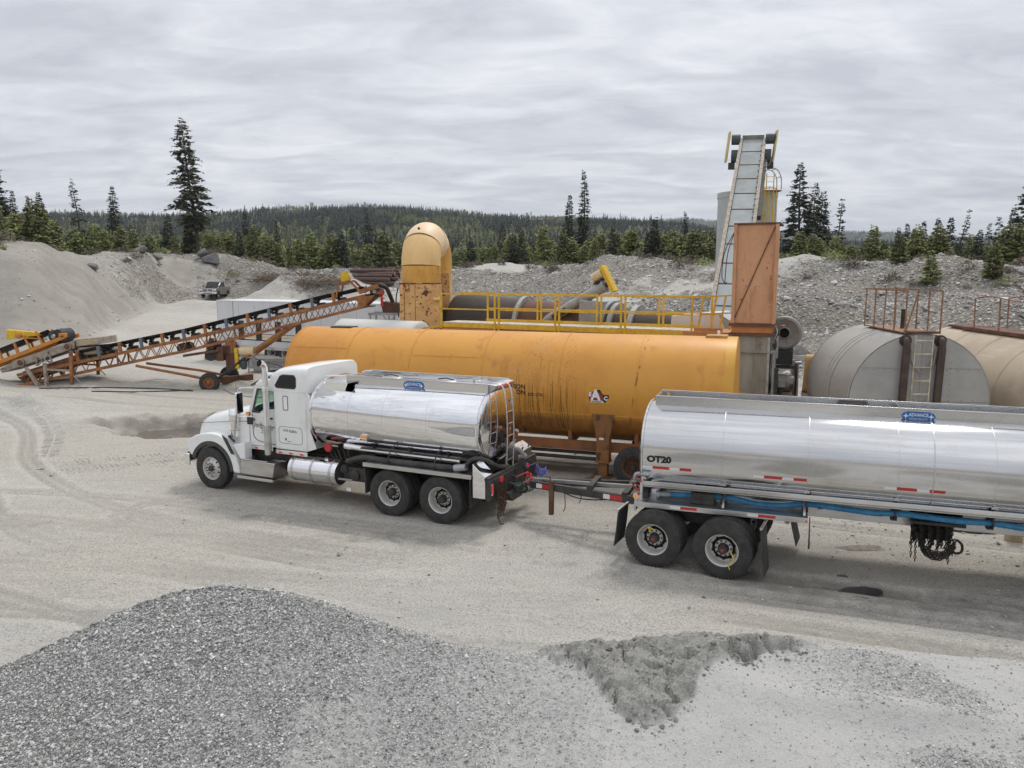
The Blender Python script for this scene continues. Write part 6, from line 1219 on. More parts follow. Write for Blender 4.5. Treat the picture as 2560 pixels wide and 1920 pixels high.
for y_ in (-.62, 1.75):
    for p, q in (((-22.95, 1.05), (-22.35, 0)), ((-22.05, 1.30), (-22.05, 0)), ((-20.78, 1.85), (-20.85, 0))): MB().beam((p[0], y_, p[1]), (q[0], y_, q[1] + .06), .13, .13).build('post', 'frame_tan' if p[0] < -21 else 'conv_orange', S)
    MB().beam((-22.05, y_, .98), (-20.8, y_, .92), .07, .09).build('tie_rail', 'frame_tan', S); MB().box(-22.6, -20.1, y_ - .08, y_ + .08, -.02, .10).build('skid_rail', 'galv', S); MB().beam((-20.75, y_, .70), (-20.15, y_, .08), .05, .05).build('skid_brace', 'galv', S)
Fd = thing('feed_conveyor', 'short bright orange feed conveyor with a yellow belt guard at the left edge', 'conveyor', (0, 37.1, 0), 0)
def zf(x): return 1.02 + (x + 25.3) * .376
for y_ in (0, 1.3):
    MB().beam((-28.6, y_, zf(-28.6)), (-21.5, y_, zf(-21.5)), .10, .17).build('side_beam', 'feed_orange', Fd)
    for x in (-27.2, -26.0, -25.0, -24.55, -23.75): MB().beam((x, y_, zf(x)), (x - .18, y_, zf(x) + .55), .09, .10).build('post', 'feed_orange', Fd)
    for x in (-23.15, -22.55): MB().beam((x, y_, zf(x)), (x - .30, y_, zf(x) + .68), .07, .08).build('guard_post', 'feed_orange', Fd)
rows = [[(x, y_, zf(x) + .46 + dz) for y_, dz in ((.05, .20), (.35, .05), (.95, .05), (1.25, .20), (1.2, .16), (.9, .0), (.4, .0), (.1, .16))] for x in np.linspace(-28.4, -22.3, 16)]
MB().grid(rows, True).build('belt', 'belt', Fd); pts = [(-22.3, zf(-22.3) + .52)] + [(-22.0 + .36 * math.cos(R(t)), zf(-22.0) + .22 + .36 * math.sin(R(t))) for t in range(70, -100, -17)]
MB().prism(pts + [(p[0] - .03, p[1] - .05) for p in reversed(pts)], .1, 1.2, xz).build('belt_head_wrap', 'belt', Fd); MB().cyl((-22.0, .05, zf(-22) + .22), (-22.0, 1.25, zf(-22) + .22), .30, 22).build('head_pulley', 'dark', Fd, 40)
MB().lathe([(-.1, .001), (-.1, .08), (-.03, .11)], (-22.0, 0, zf(-22) + .22), 'y', 16).build('bearing', 'galv', Fd, 40); MB().box(-21.75, -21.4, -.05, .1, zf(-21.6) + .02, zf(-21.6) + .22).build('end_bracket', 'feed_orange', Fd, bevel=.02)
gd = MB().prism([(-24.35, 2.32), (-24.30, 2.80), (-22.75, 2.66), (-22.7, 2.52)], .05, .30, xz).build('belt_guard', 'guard_yellow', Fd, bevel=.03); MB().lathe([(-.12, .001), (-.12, .10), (-.08, .15), (.0, .16)], (-23.7, .05, 2.52), 'y', 20).build('drive_motor', 'feed_orange', gd, 40); MB().beam((-23.6, -.02, 2.42), (-22.75, -.02, 2.38), .05, .05).build('guard_rail', 'feed_orange', gd)
MB().beam((-25.9, -.02, 1.86), (-24.7, -.02, 1.76), .04, .05).build('side_rail', 'feed_orange', Fd)
for x in (-27.6, -26.4): MB().beam((x, .2, -.1), (x + .2, .2, zf(x + .2)), .12, .12).build('leg', 'feed_orange', Fd); MB().beam((x, 1.1, -.1), (x + .2, 1.1, zf(x + .2)), .12, .12).build('leg', 'feed_orange', Fd)
# ------------------------------------------------------------------ white generator van
V = thing('van_trailer', 'white box van trailer with black louvres and maroon and yellow stripes behind the conveyor', 'trailer', (-17.6, 46.3, tz(-17.6, 46.3) - .05), 28)
VL, VB, VT = 13.2, .85, 3.5
MB().box(0, VL, 0, 2.5, VB, VT).build('box_body', 'whitevan', V, bevel=.03); MB().box(-.01, VL + .01, -.012, 2.51, VT - .06, VT + .01).build('top_rail', 'whitevan', V, bevel=.01)
MB().box(0, VL, -.02, .04, VB - .14, VB + .05).build('side_skirt', 'aludull', V); MB().box(.02, .05, -.006, .0, VB, VT - .07).build('corner_strip', 'galv', V); MB().box(1.33, 1.36, -.006, .0, VB, VT - .07).build('panel_joint', 'dark', V)
for i in range(9): MB().box(1.8 + i * 1.25, 1.815 + i * 1.25, -.004, .0, VB + .05, VT - .07).build('panel_joint', 'galv', V)
for z_, h, mt in ((1.60, .035, 'van_stripe_m'), (1.43, .12, 'van_stripe_y'), (1.33, .05, 'tape_white'), (1.24, .06, 'van_stripe_n')): MB().box(1.42, VL - .1, -.005, -.001, z_ - h / 2, z_ + h / 2).build('stripe', mt, V)
for a in (1.75, 3.15, 4.65, 6.2):
    lv = MB().box(a, a + .42, -.03, .02, 1.24, 2.35).build('louvre', 'black', V)
    for k in range(11): MB().beam((a + .02, -.045, 1.30 + k * .097), (a + .40, -.045, 1.30 + k * .097), .03, .045).build('blade', 'dark', lv)
for i in range(8): MB().box(1.9 + i * 1.2, 2.08 + i * 1.2, -.026, -.02, VB - .10, VB - .06).build('rivet_slot', 'hole', V)
for a in (4.2, 5.3):
    for n_, sd_ in ((.02, -1), (2.48, 1)): wheel(V, a, n_, side=sd_)
MB().box(3.6, 6.0, .3, 2.2, .62, .84).build('axle_subframe', 'dark', V)
for n_ in (.3, 2.1): MB().prism([(.25, .72), (.75, .72), (.42, .02), (.22, .02)], n_, n_ + .14, xz).build('landing_leg', 'galv', V)
# ------------------------------------------------------------------ grey steel bin and small things by the cab
B_ = thing('steel_bin', 'grey steel trough standing behind the white cab roof', 'bin', (-13.95, 40.6, tz(-13.95, 40.6)), 3); B_.scale = (.72, .8, .54)
MB().prism([(.05, .45), (2.75, .45), (2.8, 1.20), (0, 1.20)], 0, .04, xz).prism([(.05, .45), (2.75, .45), (2.8, 1.20), (0, 1.20)], .96, 1.0, xz).box(0, .04, .04, .96, .45, 1.2).box(2.76, 2.8, .04, .96, .45, 1.2).box(.1, 2.7, .04, .96, .45, .49).build('trough', 'galv', B_)
MB().box(-.03, 2.83, -.05, .0, 1.19, 1.25).box(-.03, 2.83, 1.0, 1.05, 1.19, 1.25).build('rim', 'aludull', B_); MB().box(.5, 1.6, -.03, .0, .12, .75).build('hatch_door', 'galv', B_, bevel=.01)
for a in (.0, 2.7):
    for n_ in (.0, .9): MB().box(a, a + .07, n_, n_ + .07, -.02, 1.2).build('leg', 'galv', B_)
# ------------------------------------------------------------------ cream tank
Cr = thing('cream_tank', 'plain cream grey cylindrical tank lying behind the ochre tank, left of the duct', 'tank', (-3.75, 31.6, 0), 28.5)
MB().grid(tank_rows(-4.0, 0, 0, 2.72, .82, .82, .25, .16, 64, 7), True).build('tank_shell', 'creamtank', Cr, 50)
for a in (-4.0, -.02): hoop(a, 0, 2.72, .82, .82, .04, .008, 64).build('end_ring', 'creamtank', Cr, 40)
for a in (-3.4, -.8): MB().box(a - .1, a + .1, -.7, .7, .0, 2.2).build('saddle', 'galv', Cr)
MB().box(-3.7, -.6, -.6, .6, -.02, .12).build('skid', 'galv', Cr)
# ------------------------------------------------------------------ hooped duct
Du = thing('exhaust_duct', 'big cream hooped duct with a rust blistered base in the middle distance', 'duct', (-3.95, 34.0, 0), 0)
DR = .845; ang = R(-9)
def dpt(s, z): return (math.sin(-ang) * s, math.cos(ang) * s, z)
BEND = 1.5; zc0 = 7.62 - BEND - DR + .12
def dpath(t): return dpt(BEND - BEND * math.cos(t), zc0 + BEND * math.sin(t))
segs = [('duct_section', 'creamlo', [dpt(0, 5.05), dpt(0, 5.45)]), ('duct_section', 'creamlo', [dpt(0, 5.45), dpt(0, 5.72)]), ('duct_section', 'cream', [dpt(0, 5.72), dpath(R(30)), dpath(R(48))]), ('duct_section', 'creamhi', [dpath(R(48)), dpath(R(60)), dpath(R(75)), dpath(R(90)), dpath(R(105))]), ('duct_section', 'creamhi', [dpath(R(105)), dpath(R(120)), dpath(R(135))]), ('duct_section', 'creamlo', [dpath(R(135)), dpath(R(160)), dpt(2 * BEND, 5.3)])]
zc0 = 5.83; BEND = 1.05
segs = [('duct_section', 'creamlo', [dpt(0, 5.06), dpt(0, 5.46)]), ('duct_section', 'creamlo', [dpt(0, 5.46), dpt(0, 5.80)]), ('duct_section', 'cream', [dpt(0, 5.80), dpath(R(10)), dpath(R(22)), dpath(R(35)), dpath(R(45))]),
        ('duct_section', 'creamhi', [dpath(R(45)), dpath(R(53)), dpath(R(64)), dpath(R(78)), dpath(R(92))]), ('duct_section', 'creamhi', [dpath(R(92)), dpath(R(108)), dpath(R(124))]), ('duct_section', 'creamlo', [dpath(R(124)), dpath(R(145)), dpath(R(165)), dpt(2 * BEND, 5.7), dpt(2 * BEND, 5.45)])]
for i, (nm, mt, P) in enumerate(segs):
    d = MB().tube(bez(P, 5) if len(P) > 2 else P, DR, 48, False).build(nm, mt, Du, 40)
    e_ = Vector(P[0]); f_ = (Vector(P[1]) - e_).normalized(); MB().tube([e_ - f_ * .018, e_ + f_ * .018], DR + .012, 48, True).build('flange', mt, Du, 40)
MB().box(-DR, DR, -DR, DR, 5.02, 5.07).build('base_flange', 'rustbrown', Du); bxr = MB().box(-DR + .005, DR - .005, -DR + .005, DR - .005, 3.1, 5.02).build('base_box', 'rustpaint', Du, bevel=.02)
for x in (-.64, -.18): MB().box(x - .01, x + .01, -DR - .004, -DR + .01, 3.15, 5.0).build('panel_gap', 'rustbrown', bxr)
MB().box(.66, DR + .02, -DR - .02, -DR + .1, 3.2, 5.0).build('corner_angle', 'rustpaint', bxr); MB().box(-.6, .6, -.6, .6, 0, 3.1).build('support_column', 'dark', Du)
p = dpt(2 * BEND, 0); MB().box(p[0] - .8, p[0] + .8, p[1] - .8, p[1] + .8, 3.9, 5.44).build('outlet_box', 'rustpaint', Du, bevel=.02); MB().box(p[0] - .78, p[0] + .78, p[1] - .78, p[1] + .78, 0, 3.88).build('outlet_column', 'dark', Du)
MB().lathe([(-.05, .001), (-.05, .05), (.03, .06)], (.0, -.62, 7.36), 'y', 12).build('test_port', 'rustbrown', Du, 40)
MB().box(.60, .88, -1.02, -.86, 4.35, 4.48).build('corner_bracket', 'cream', Du); MB().lathe([(-.2, .001), (-.2, .13), (.05, .16), (.15, .001)], (-DR - .12, -.5, 4.98), 'y', 14).build('damper_actuator', 'galv', Du, 40); MB().tube(bez([(-DR - .1, -.5, 4.9), (-DR - .2, -.5, 4.3), (-DR - .08, -.6, 3.6)], 6), .03, 6).build('actuator_line', 'dark', Du)
# ------------------------------------------------------------------ feed hopper under the conveyor head
Hp = thing('collecting_hopper', 'dark rusty hopper box under the conveyor head beside the duct', 'hopper', (-5.75, 36.9, .72), 4)
MB().prism([(-.50, 3.42), (.55, 3.34), (.50, 2.9), (-.40, 2.9)], 0, 1.1, xz).build('hopper_box', 'rustbrown', Hp, bevel=.01); MB().box(-1.1, .75, -.06, .0, 2.78, 2.90).box(-1.1, .75, 1.1, 1.16, 2.78, 2.90).build('belt_frame', 'galv', Hp)
for a in (-1.0, -.1, .65): MB().beam((a, -.03, 2.8), (a, -.03, -.78), .08, .08).build('leg', 'galv', Hp); MB().beam((a, 1.13, 2.8), (a, 1.13, -.78), .08, .08).build('leg', 'galv', Hp)
MB().beam((-.1, -.03, 2.4), (.2, -.03, 2.8), .05, .05).beam((-.1, -.03, 2.4), (-.4, -.03, 2.8), .05, .05).build('knee_brace', 'galv', Hp)
# ------------------------------------------------------------------ drum plant with catwalk
Pn = thing('drum_plant', 'orange asphalt drum plant with a yellow railed catwalk and dark rotary drum', 'plant', (-2.84, 31.0, 0), 28.5)
MB().box(.0, 10.1, .02, 1.2, 3.18, 3.36).build('deck_beam', 'plant_orange', Pn, bevel=.01); MB().box(-.05, 10.6, -.10, 1.4, 2.98, 3.17).build('plant_beam', 'plant_orange', Pn, bevel=.01); MB().box(9.9, 11.6, -.2, 2.0, 2.7, 3.55).build('end_box', 'plant_orange', Pn, bevel=.02)
MB().box(.2, 10.0, .05, 1.6, .9, 2.97).build('plant_wall', 'plant_orange', Pn)
M['grating'] = pm('pale_deck', (.66, .60, .50), .6, col2=(.50, .42, .32), ns=4)
for i in range(34): MB().box(.06 + i * .30, .06 + i * .30 + .27, .0, 1.16, 3.53, 3.556).build('deck_plank', 'grating', Pn)
MB().box(.0, 10.15, -.03, -.005, 3.36, 3.525).build('toe_board', 'rail_yellow', Pn, bevel=.004); MB().box(1.4, 10.15, 1.18, 1.21, 3.5, 3.66).build('toe_board', 'rail_yellow', Pn)
def railing(a0, a1, n_, z0=3.30, zt=4.70):
    for a in (a0, a1): MB().box(a - .03, a + .03, n_ - .03, n_ + .03, z0, zt).build('railing_post', 'rail_yellow', Pn)
    for z_ in (zt - .03, 4.08): MB().box(a0, a1, n_ - .022, n_ + .022, z_ - .025, z_ + .025).build('railing_bar', 'rail_yellow', Pn)
for a0, a1 in ((.04, 2.50), (2.68, 5.06), (5.22, 7.62), (7.78, 10.15)): railing(a0, a1, -.035)
for a0, a1 in ((1.45, 3.70), (3.86, 6.2), (6.36, 8.6), (8.76, 10.5)): railing(a0, a1, 1.23, 3.36)
MB().box(.9, 2.5, -.06, -.04, 4.70, 4.75).build('spare_bar', 'rail_yellow', Pn)
for p, q in (((10.35, -.05), (10.95, .5)), ((10.55, .9), (11.15, 1.1))):
    for t in (p, q): MB().beam((*t, 3.5), (t[0] + .16, t[1] + .1, 4.72), .055, .055).build('stair_post', 'rail_yellow', Pn)
    MB().beam((p[0] + .16, p[1] + .1, 4.70), (q[0] + .16, q[1] + .1, 4.72), .05, .05).build('stair_rail', 'rail_yellow', Pn); MB().beam((p[0] + .08, p[1], 4.1), (q[0] + .08, q[1], 4.12), .045, .045).build('stair_rail', 'rail_yellow', Pn)
MB().box(10.25, 11.2, -.12, -.06, 3.5, 3.66).build('stair_stringer', 'plant_orange', Pn); MB().beam((10.15, -.03, 4.69), (10.5, .05, 4.70), .05, .05).build('railing_bar', 'rail_yellow', Pn)
MB().beam((-1.5, .2, 3.16), (-.05, .0, 3.40), .06, .06).beam((-1.5, .9, 3.16), (-.05, .7, 3.40), .06, .06).beam((-1.5, .2, 3.12), (-1.5, .9, 3.12), .05, .05).build('ramp', 'rail_yellow', Pn)
MB().box(2.55, 9.2, -.13, -.08, 3.21, 3.26).build('pipe_rail', 'rustbrown', Pn); MB().tube([(5.2, -.14, 3.22), (8.9, -.14, 3.19), (8.95, -.14, 3.05)], .035, 8).build('steam_line', 'dark', Pn)
for a in (2.55, 8.6, 10.0): MB().box(a - .06, a + .06, -.14, -.10, 3.0, 3.24).build('pipe_clamp', 'dark', Pn)
# rotary drum, slightly inclined
def dax(a): return (a, 3.25, 3.52 - .052 * (a + .9))
dr = []
for nm, a0, a1, r_, mt in (('drum_shell', -.9, 2.1, 1.06, 'drum'), ('drum_shell', 2.1, 5.6, 1.00, 'drumred'), ('drum_shell', 6.35, 8.9, 1.0, 'drum')): MB().cyl(dax(a0), dax(a1), r_, 56).build(nm, mt, Pn, 40)
MB().cyl(dax(-1.25), dax(-.9), .98, 48, 1.06).build('drum_inlet', 'drum', Pn, 40)
for a in (2.05, 6.15): MB().cyl(dax(a), dax(a + .17), 1.17, 64).build('riding_ring', 'ring', Pn, 40)
MB().cyl(dax(5.75), dax(6.02), 1.2, 56).build('gear_guard', 'duct_grey', Pn, 40)
MB().cyl(dax(6.95), dax(7.15), 1.13, 56).build('riding_ring', 'ring', Pn, 40)
MB().prism([(5.15, 3.0), (5.2, 4.45), (5.95, 4.38), (5.85, 3.0)], 1.85, 4.3, xz).build('collar_hood', 'duct_grey', Pn, bevel=.02); pass
# auger tube with yellow drive
q0, q1 = Vector((3.3, 2.5, 3.45)), Vector((6.15, 2.2, 5.02)); dv = (q1 - q0).normalized()
ag = MB().cyl(q0, q1, .21, 24).build('auger_tube', 'duct_grey', Pn, 40)
for f in (.28, .62, .985): c = q0.lerp(q1, f); MB().cyl(c - dv * .03, c + dv * .03, .26, 24).build('tube_flange', 'duct_grey', ag, 40)
c = q0.lerp(q1, .2); MB().beam(c + Vector((0, -.22, -.05)), c + dv * .7 + Vector((0, -.22, -.05)), .06, .2).build('inspection_door', 'dark', ag)
e_ = q1 + dv * .22; sd2 = Vector((-dv.z, 0, dv.x)); MB().beam(q1, e_ + dv * .05, .16, .16).build('auger_shaft', 'dark', Pn)
MB().beam(e_ - sd2 * .40, e_ + sd2 * .72, .40, .15, dv).build('chain_guard', 'guard_yellow', Pn, bevel=.02); m0 = e_ + sd2 * .48 - dv * .10; MB().cyl(m0, m0 - dv * .48, .19, 20).build('auger_motor', 'motor_cream', Pn, 40); MB().beam(m0 - dv * .1 - sd2 * .22, m0 - dv * .5 - sd2 * .22, .35, .05, sd2).build('motor_base', 'dark', Pn)
MB().prism([(8.9, 3.3), (8.95, 3.95), (10.6, 4.1), (11.0, 3.3)], 1.6, 3.4, xz).build('burner_hood', 'whitevan', Pn, bevel=.02); MB().prism([(11.0, 3.3), (10.6, 4.1), (11.9, 3.3)], 1.62, 1.66, xz).build('hood_gusset', 'duct_grey', Pn)
for a in (.6, 3.4, 6.2, 9.2):
    for n_ in (.2, 4.3): MB().box(a - .1, a + .1, n_ - .1, n_ + .1, -.05, 2.98 if n_ < 1 else 2.4).build('plant_leg', 'plant_orange', Pn)
MB().box(.2, 9.6, 4.1, 4.5, 2.2, 2.45).build('plant_beam', 'plant_orange', Pn)
# ------------------------------------------------------------------ slat conveyor up to the silo
M['guard_pale'] = pm('guard_pale_yellow', (.60, .48, .20), .55, col2=(.48, .36, .14), ns=3, spots=((.25, .18, .1), 5, .58, .75))
Sl = thing('slat_conveyor', 'tall grey covered slat conveyor leaning up to the silo top', 'conveyor', (0, 0, 0), 0)
b0, b1 = Vector((7.95, 31.4, 3.2)), Vector((13.35, 46.5, 13.15)); ax = (b1 - b0); Ln = ax.length; ax.normalize()
wd = Vector((.985, -.30, 0)); wd = (wd - ax * wd.dot(ax)).normalized() * 1.28; nrm = ax.cross(wd).normalized() * (1 if ax.cross(wd).z > 0 else -1)
if nrm.y > 0: nrm = -nrm
def sp(t, w, h=0.0): return b0 + ax * t + wd * w + nrm * h
NP = 11; pl_ = Ln / NP
cpm = None
for i in range(NP):
    t0, t1 = i * pl_ + .035, (i + 1) * pl_ - .035
    MB().add([sp(t0, .08, -.01), sp(t0, .92, -.01), sp(t1, .92, -.01), sp(t1, .08, -.01), sp(t0, .08, .03), sp(t0, .92, .03), sp(t1, .92, .03), sp(t1, .08, .03)], [(0, 3, 2, 1), (4, 5, 6, 7), (0, 1, 5, 4), (1, 2, 6, 5), (2, 3, 7, 6), (3, 0, 4, 7)]).build('cover_panel', 'panel_grey', Sl)
    MB().beam(sp(t0 - .035, .05, .035), sp(t0 - .035, .95, .035), .05, .04, nrm).build('joint_strip', 'rustbrown', Sl)
for w0 in (.0, 1.0): MB().beam(sp(0, w0, -.28), sp(Ln, w0, -.28), .10, .72, nrm).build('side_channel', 'frame_tan', Sl); MB().beam(sp(0, w0, .10), sp(Ln, w0, .10), .17, .05, nrm).build('side_flange', 'frame_tan', Sl)
MB().beam(sp(0, .5, -.62), sp(Ln, .5, -.62), 1.2, .04, nrm).build('bottom_pan', 'duct_grey', Sl)
for i in range(26): t = Ln * (.08 + .9 * i / 26); MB().beam(sp(t, .90, .05), sp(t, .96, .10), .07, .07, nrm).build('cover_clip', 'dark', Sl)
for sgn, w0 in ((-1, -.12), (1, 1.12)):
    c = sp(Ln - .35, w0, .18)
    u = wd.normalized() * sgn
    MB().cyl(c + nrm * .0 - u * .1, c + u * .38, .30, 20).build('drive_motor', 'motor_teal', Sl, 40); g0 = c + u * .50 + Vector((0, 0, .45)); MB().beam(g0, g0 + Vector((-.25, -.2, -1.75)), .10, .34, Vector((0, 1, 0))).build('belt_guard', 'guard_pale', Sl, bevel=.05)
    c2 = c + Vector((-.10, -.1, -.95)); MB().cyl(c2 - u * .05, c2 + u * .30, .36, 22).build('gear_reducer', 'motor_teal', Sl, 40); MB().beam(c2 + Vector((0, 0, -.55)) + u * .1, c2 + Vector((0, 0, -.55)) + u * .45, .4, .35).build('reducer_base', 'dark', Sl)
MB().beam(sp(Ln, .5, -.1), sp(Ln + .25, .5, -.1), 1.2, .75, nrm).build('head_box', 'duct_grey', Sl); MB().beam(sp(Ln * .90, 1.1, -.5), sp(Ln * .55, 1.12, -.5), .18, .25).build('cable_tray', 'dark', Sl)
MB().tube(bez([sp(Ln * .87, 1.1, 0), sp(Ln * .86, 1.35, .1), sp(Ln * .82, 1.3, 0), sp(Ln * .80, 1.1, 0)], 6), .025, 6).build('power_cable', 'dark', Sl)
for f in (.35, .75): c = sp(Ln * f, .5, -.65); MB().beam(c + wd * .45, (c.x + .62, c.y + .2, -.1), .16, .16).build('support_leg', 'duct_grey', Sl); MB().beam(c - wd * .45, (c.x - .62, c.y + .2, -.1), .16, .16).build('support_leg', 'duct_grey', Sl)
# ------------------------------------------------------------------ silo with caged ladder
So = thing('storage_silo', 'tall pale grey cylindrical silo behind the slat conveyor', 'silo', (14.65, 49.3, 0), 0)
MB().lathe([(0, 1.78), (10.1, 1.78)], seg=64, axis='z').build('silo_shell', 'silo', So, 40); MB().lathe([(10.1, 1.78), (10.1, 1.82), (10.42, 1.82), (10.44, 1.78), (10.55, .6), (10.56, .001)], seg=64, axis='z').build('silo_top', 'silo', So, 40)
for z_ in (2.5, 5.0, 7.6): MB().lathe([(z_ - .02, 1.781), (z_ - .02, 1.79), (z_ + .02, 1.79), (z_ + .02, 1.781)], seg=64, axis='z').build('silo_seam', 'silo', So, 40)
lx, ly = .78, -1.95
for x in (lx - .22, lx + .22): MB().tube([(x, ly + .12, .5), (x, ly + .12, 11.4)], .03, 6).build('ladder_stile', 'guard_yellow', So)
for i in range(36): MB().tube([(lx - .22, ly + .12, .7 + i * .3), (lx + .22, ly + .12, .7 + i * .3)], .016, 5).build('ladder_rung', 'guard_yellow', So)
def cage(z, r_=.42): return [(lx + r_ * math.sin(R(t)), ly - .05 - r_ * .9 * math.cos(R(t)) + .2, z) for t in range(-110, 111, 20)]
for i in range(6): z_ = 3.0 + i * 1.5; MB().tube(cage(z_), .025, 5).build('cage_hoop', 'guard_yellow', So)
for t in (-100, -60, -20, 20, 60, 100): MB().tube([(lx + .42 * math.sin(R(t)), ly + .15 - .38 * math.cos(R(t)), 3.0), (lx + .42 * math.sin(R(t)), ly + .15 - .38 * math.cos(R(t)), 10.6)], .022, 5).build('cage_bar', 'guard_yellow', So)
MB().box(lx - .6, lx + .7, ly + .1, ly + 1.0, 10.35, 10.42).build('landing', 'rustbrown', So)
hoopg = [(lx - .55 + .0, ly + .1, 10.45), (lx - .5, ly + .1, 11.1), (lx - .2, ly + .1, 11.6), (lx + .3, ly + .1, 11.65), (lx + .62, ly + .1, 11.2), (lx + .68, ly + .1, 10.45)]
for dy in (0, .8): MB().tube(bez([(x, y + dy, z) for x, y, z in hoopg], 6), .03, 6).build('guard_hoop', 'galv', So)
for p in hoopg[1:5]: MB().tube([p, (p[0], p[1] + .8, p[2])], .025, 5).build('hoop_bar', 'galv', So)
# ------------------------------------------------------------------ orange hopper tower
OT = thing('hopper_tower', 'tall faded orange sheet steel tower on a stained grey column', 'tower', (7.56, 24.15, 0), 23)
ob = MB().add([(-.64, -.55, 3.95), (.56, -.55, 3.95), (.56, .75, 3.95), (-.64, .75, 3.95), (-.60, -.55, 6.92), (.56, -.55, 6.92), (.50, .75, 6.92), (-.60, .75, 6.92)], [(0, 3, 2, 1), (4, 5, 6, 7), (0, 1, 5, 4), (1, 2, 6, 5), (2, 3, 7, 6), (3, 0, 4, 7)]).build('sheet_box', 'box_orange', OT, bevel=.015)
MB().beam((-.58, -.56, 4.0), (.54, -.56, 6.86), .03, .035, (0, 1, 0)).build('diagonal_brace', 'rustbrown', ob); MB().box(-.66, .68, -.60, .82, 6.92, 6.97).build('top_rim', 'rustbrown', OT)
for x in (.55, -.65): MB().beam((x + .06, -.60, 3.95), (x + .05, -.60, 6.92), .10, .05).build('corner_angle', 'box_orange', OT)
M['pale_orange'] = pm('pale_orange', (.70, .42, .24), .5, col2=(.60, .33, .18), ns=2); MB().beam((.60, -.3, 3.98), (.62, -.45, 6.7), .08, .14).build('side_brace', 'pale_orange', OT); MB().box(.58, .60, -.1, .2, 4.0, 6.9).build('side_flange', 'box_orange', OT)
MB().box(-.70, .62, -.62, .85, 3.86, 3.95).build('collar', 'rustbrown', OT); MB().box(-.62, .56, -.55, .78, 3.66, 3.86).build('collar_band', 'plant_orange', OT); MB().box(-.70, .62, -.62, .85, 3.58, 3.65).build('collar', 'rustbrown', OT)
cl_ = MB().box(-.58, .54, -.52, .75, .9, 3.58).build('column', 'column', OT, bevel=.015); MB().box(-.60, .62, -.60, .80, 3.06, 3.11).build('column_flange', 'column', cl_); MB().beam((.50, -.56, .9), (.50, -.56, 3.55), .07, .06).build('column_angle', 'ring', cl_)
MB().beam((-.55, -.7, 1.85), (1.15, -.75, .95), .20, .30).build('diagonal_strut', 'plant_orange', OT); MB().box(-.7, 2.6, -.7, 1.0, .75, .93).build('base_frame', 'plant_orange', OT)
for x in (-.6, .5, 2.4):
    for y_ in (-.6, .9): MB().box(x - .08, x + .08, y_ - .08, y_ + .08, -.06, .76).build('leg', 'dark', OT)
MB().box(.70, .76, -.45, -.2, 2.9, 3.55).box(.62, .70, -.5, -.1, 1.2, 3.1).build('side_panel', 'galv', OT); MB().box(.68, .80, -.5, -.35, .9, 2.6).build('post', 'dark', OT)
for i in range(3): MB().tube(bez([(.66, -.5, 3.9 - .1 * i), (.74 + .03 * i, -.62, 3.7), (.68, -.6, 3.5), (.72, -.55, 3.45 - .1 * i)], 5), .02, 6).build('hanging_rope', 'dark' if i else 'frame_tan', OT)
for dx in (0, .10): MB().tube(bez([(-.62, -.45, 6.8), (-.90 + dx, -.62, 6.1), (-.95 + dx, -.66, 5.4), (-.84, -.66, 5.15), (-.80, -.64, 5.2)], 7), .014, 5).build('hanging_cable', 'dark', OT)
# exhaust fan on its motor frame
Fa = thing('exhaust_fan', 'round taupe centrifugal fan with radial ribs beside the orange tower', 'fan', (8.58, 24.35, 0), 21)
hs_ = MB().lathe([(.10, .001), (.10, .50), (.0, .53), (-.10, .53), (-.18, .50), (-.21, .44), (-.18, .36), (-.16, .20), (-.19, .19), (-.20, .155), (-.14, .15)], (0, 0, 3.62), 'y', 48).build('housing', 'fan', Fa, 35); MB().lathe([(-.15, .155), (-.13, .10), (-.15, .001)], (0, 0, 3.62), 'y', 24).build('inlet', 'hole', hs_, 40)
for i in range(8): t = R(45 * i + 20); MB().beam((.20 * math.cos(t), -.185, 3.62 + .20 * math.sin(t)), (.36 * math.cos(t), -.195, 3.62 + .36 * math.sin(t)), .03, .022, (0, 1, 0)).build('rib', 'fan', hs_)
MB().box(-.14, .02, -.19, -.182, 3.84, 3.87).build('warning_strip', 'tape_white', hs_); MB().box(-.14, .02, -.19, -.1825, 3.815, 3.838).build('warning_strip', 'tape_red', hs_)
MB().box(-.30, .28, -.12, .35, 2.62, 3.20).build('fan_base', 'black', Fa); MB().box(-.42, .45, -.2, .6, .94, 1.05).build('sole_plate', 'rustbrown', Fa)
for x in (-.40, .40): MB().box(x - .04, x + .04, -.15, -.07, 1.05, 2.62).box(x - .04, x + .04, .4, .48, 1.05, 2.62).build('frame_post', 'dark', Fa)
MB().box(-.42, .42, -.2, .5, 2.50, 2.56).build('bearing_shelf', 'dark', Fa); MB().cyl((-.40, 0, 2.68), (.55, 0, 2.68), .05, 12).build('drive_shaft', 'galv', Fa, 40)
for x in (-.30, .28): MB().box(x - .09, x + .09, -.1, .1, 2.56, 2.78).build('pillow_block', 'motor', Fa, bevel=.03)
mo = MB().lathe([(-.36, .001), (-.36, .20), (-.32, .25), (-.12, .26), (-.10, .28), (.12, .28), (.14, .26), (.34, .25), (.38, .20), (.38, .001)], (0, -.30, 2.06), 'x', 28).build('electric_motor', 'motor', Fa, 35)
MB().box(-.10, .12, -.66, -.52, 1.96, 2.20).build('terminal_box', 'panel_grey', mo, bevel=.02); MB().box(-.25, .27, -.5, -.1, 1.68, 1.80).build('motor_foot', 'motor', mo)
for x in (-.30, .30):
    for k in range(3): MB().box(x - .05, x + .05, -.555, -.545, 1.93 + k * .05, 1.955 + k * .05).build('cooling_slot', 'hole', mo)
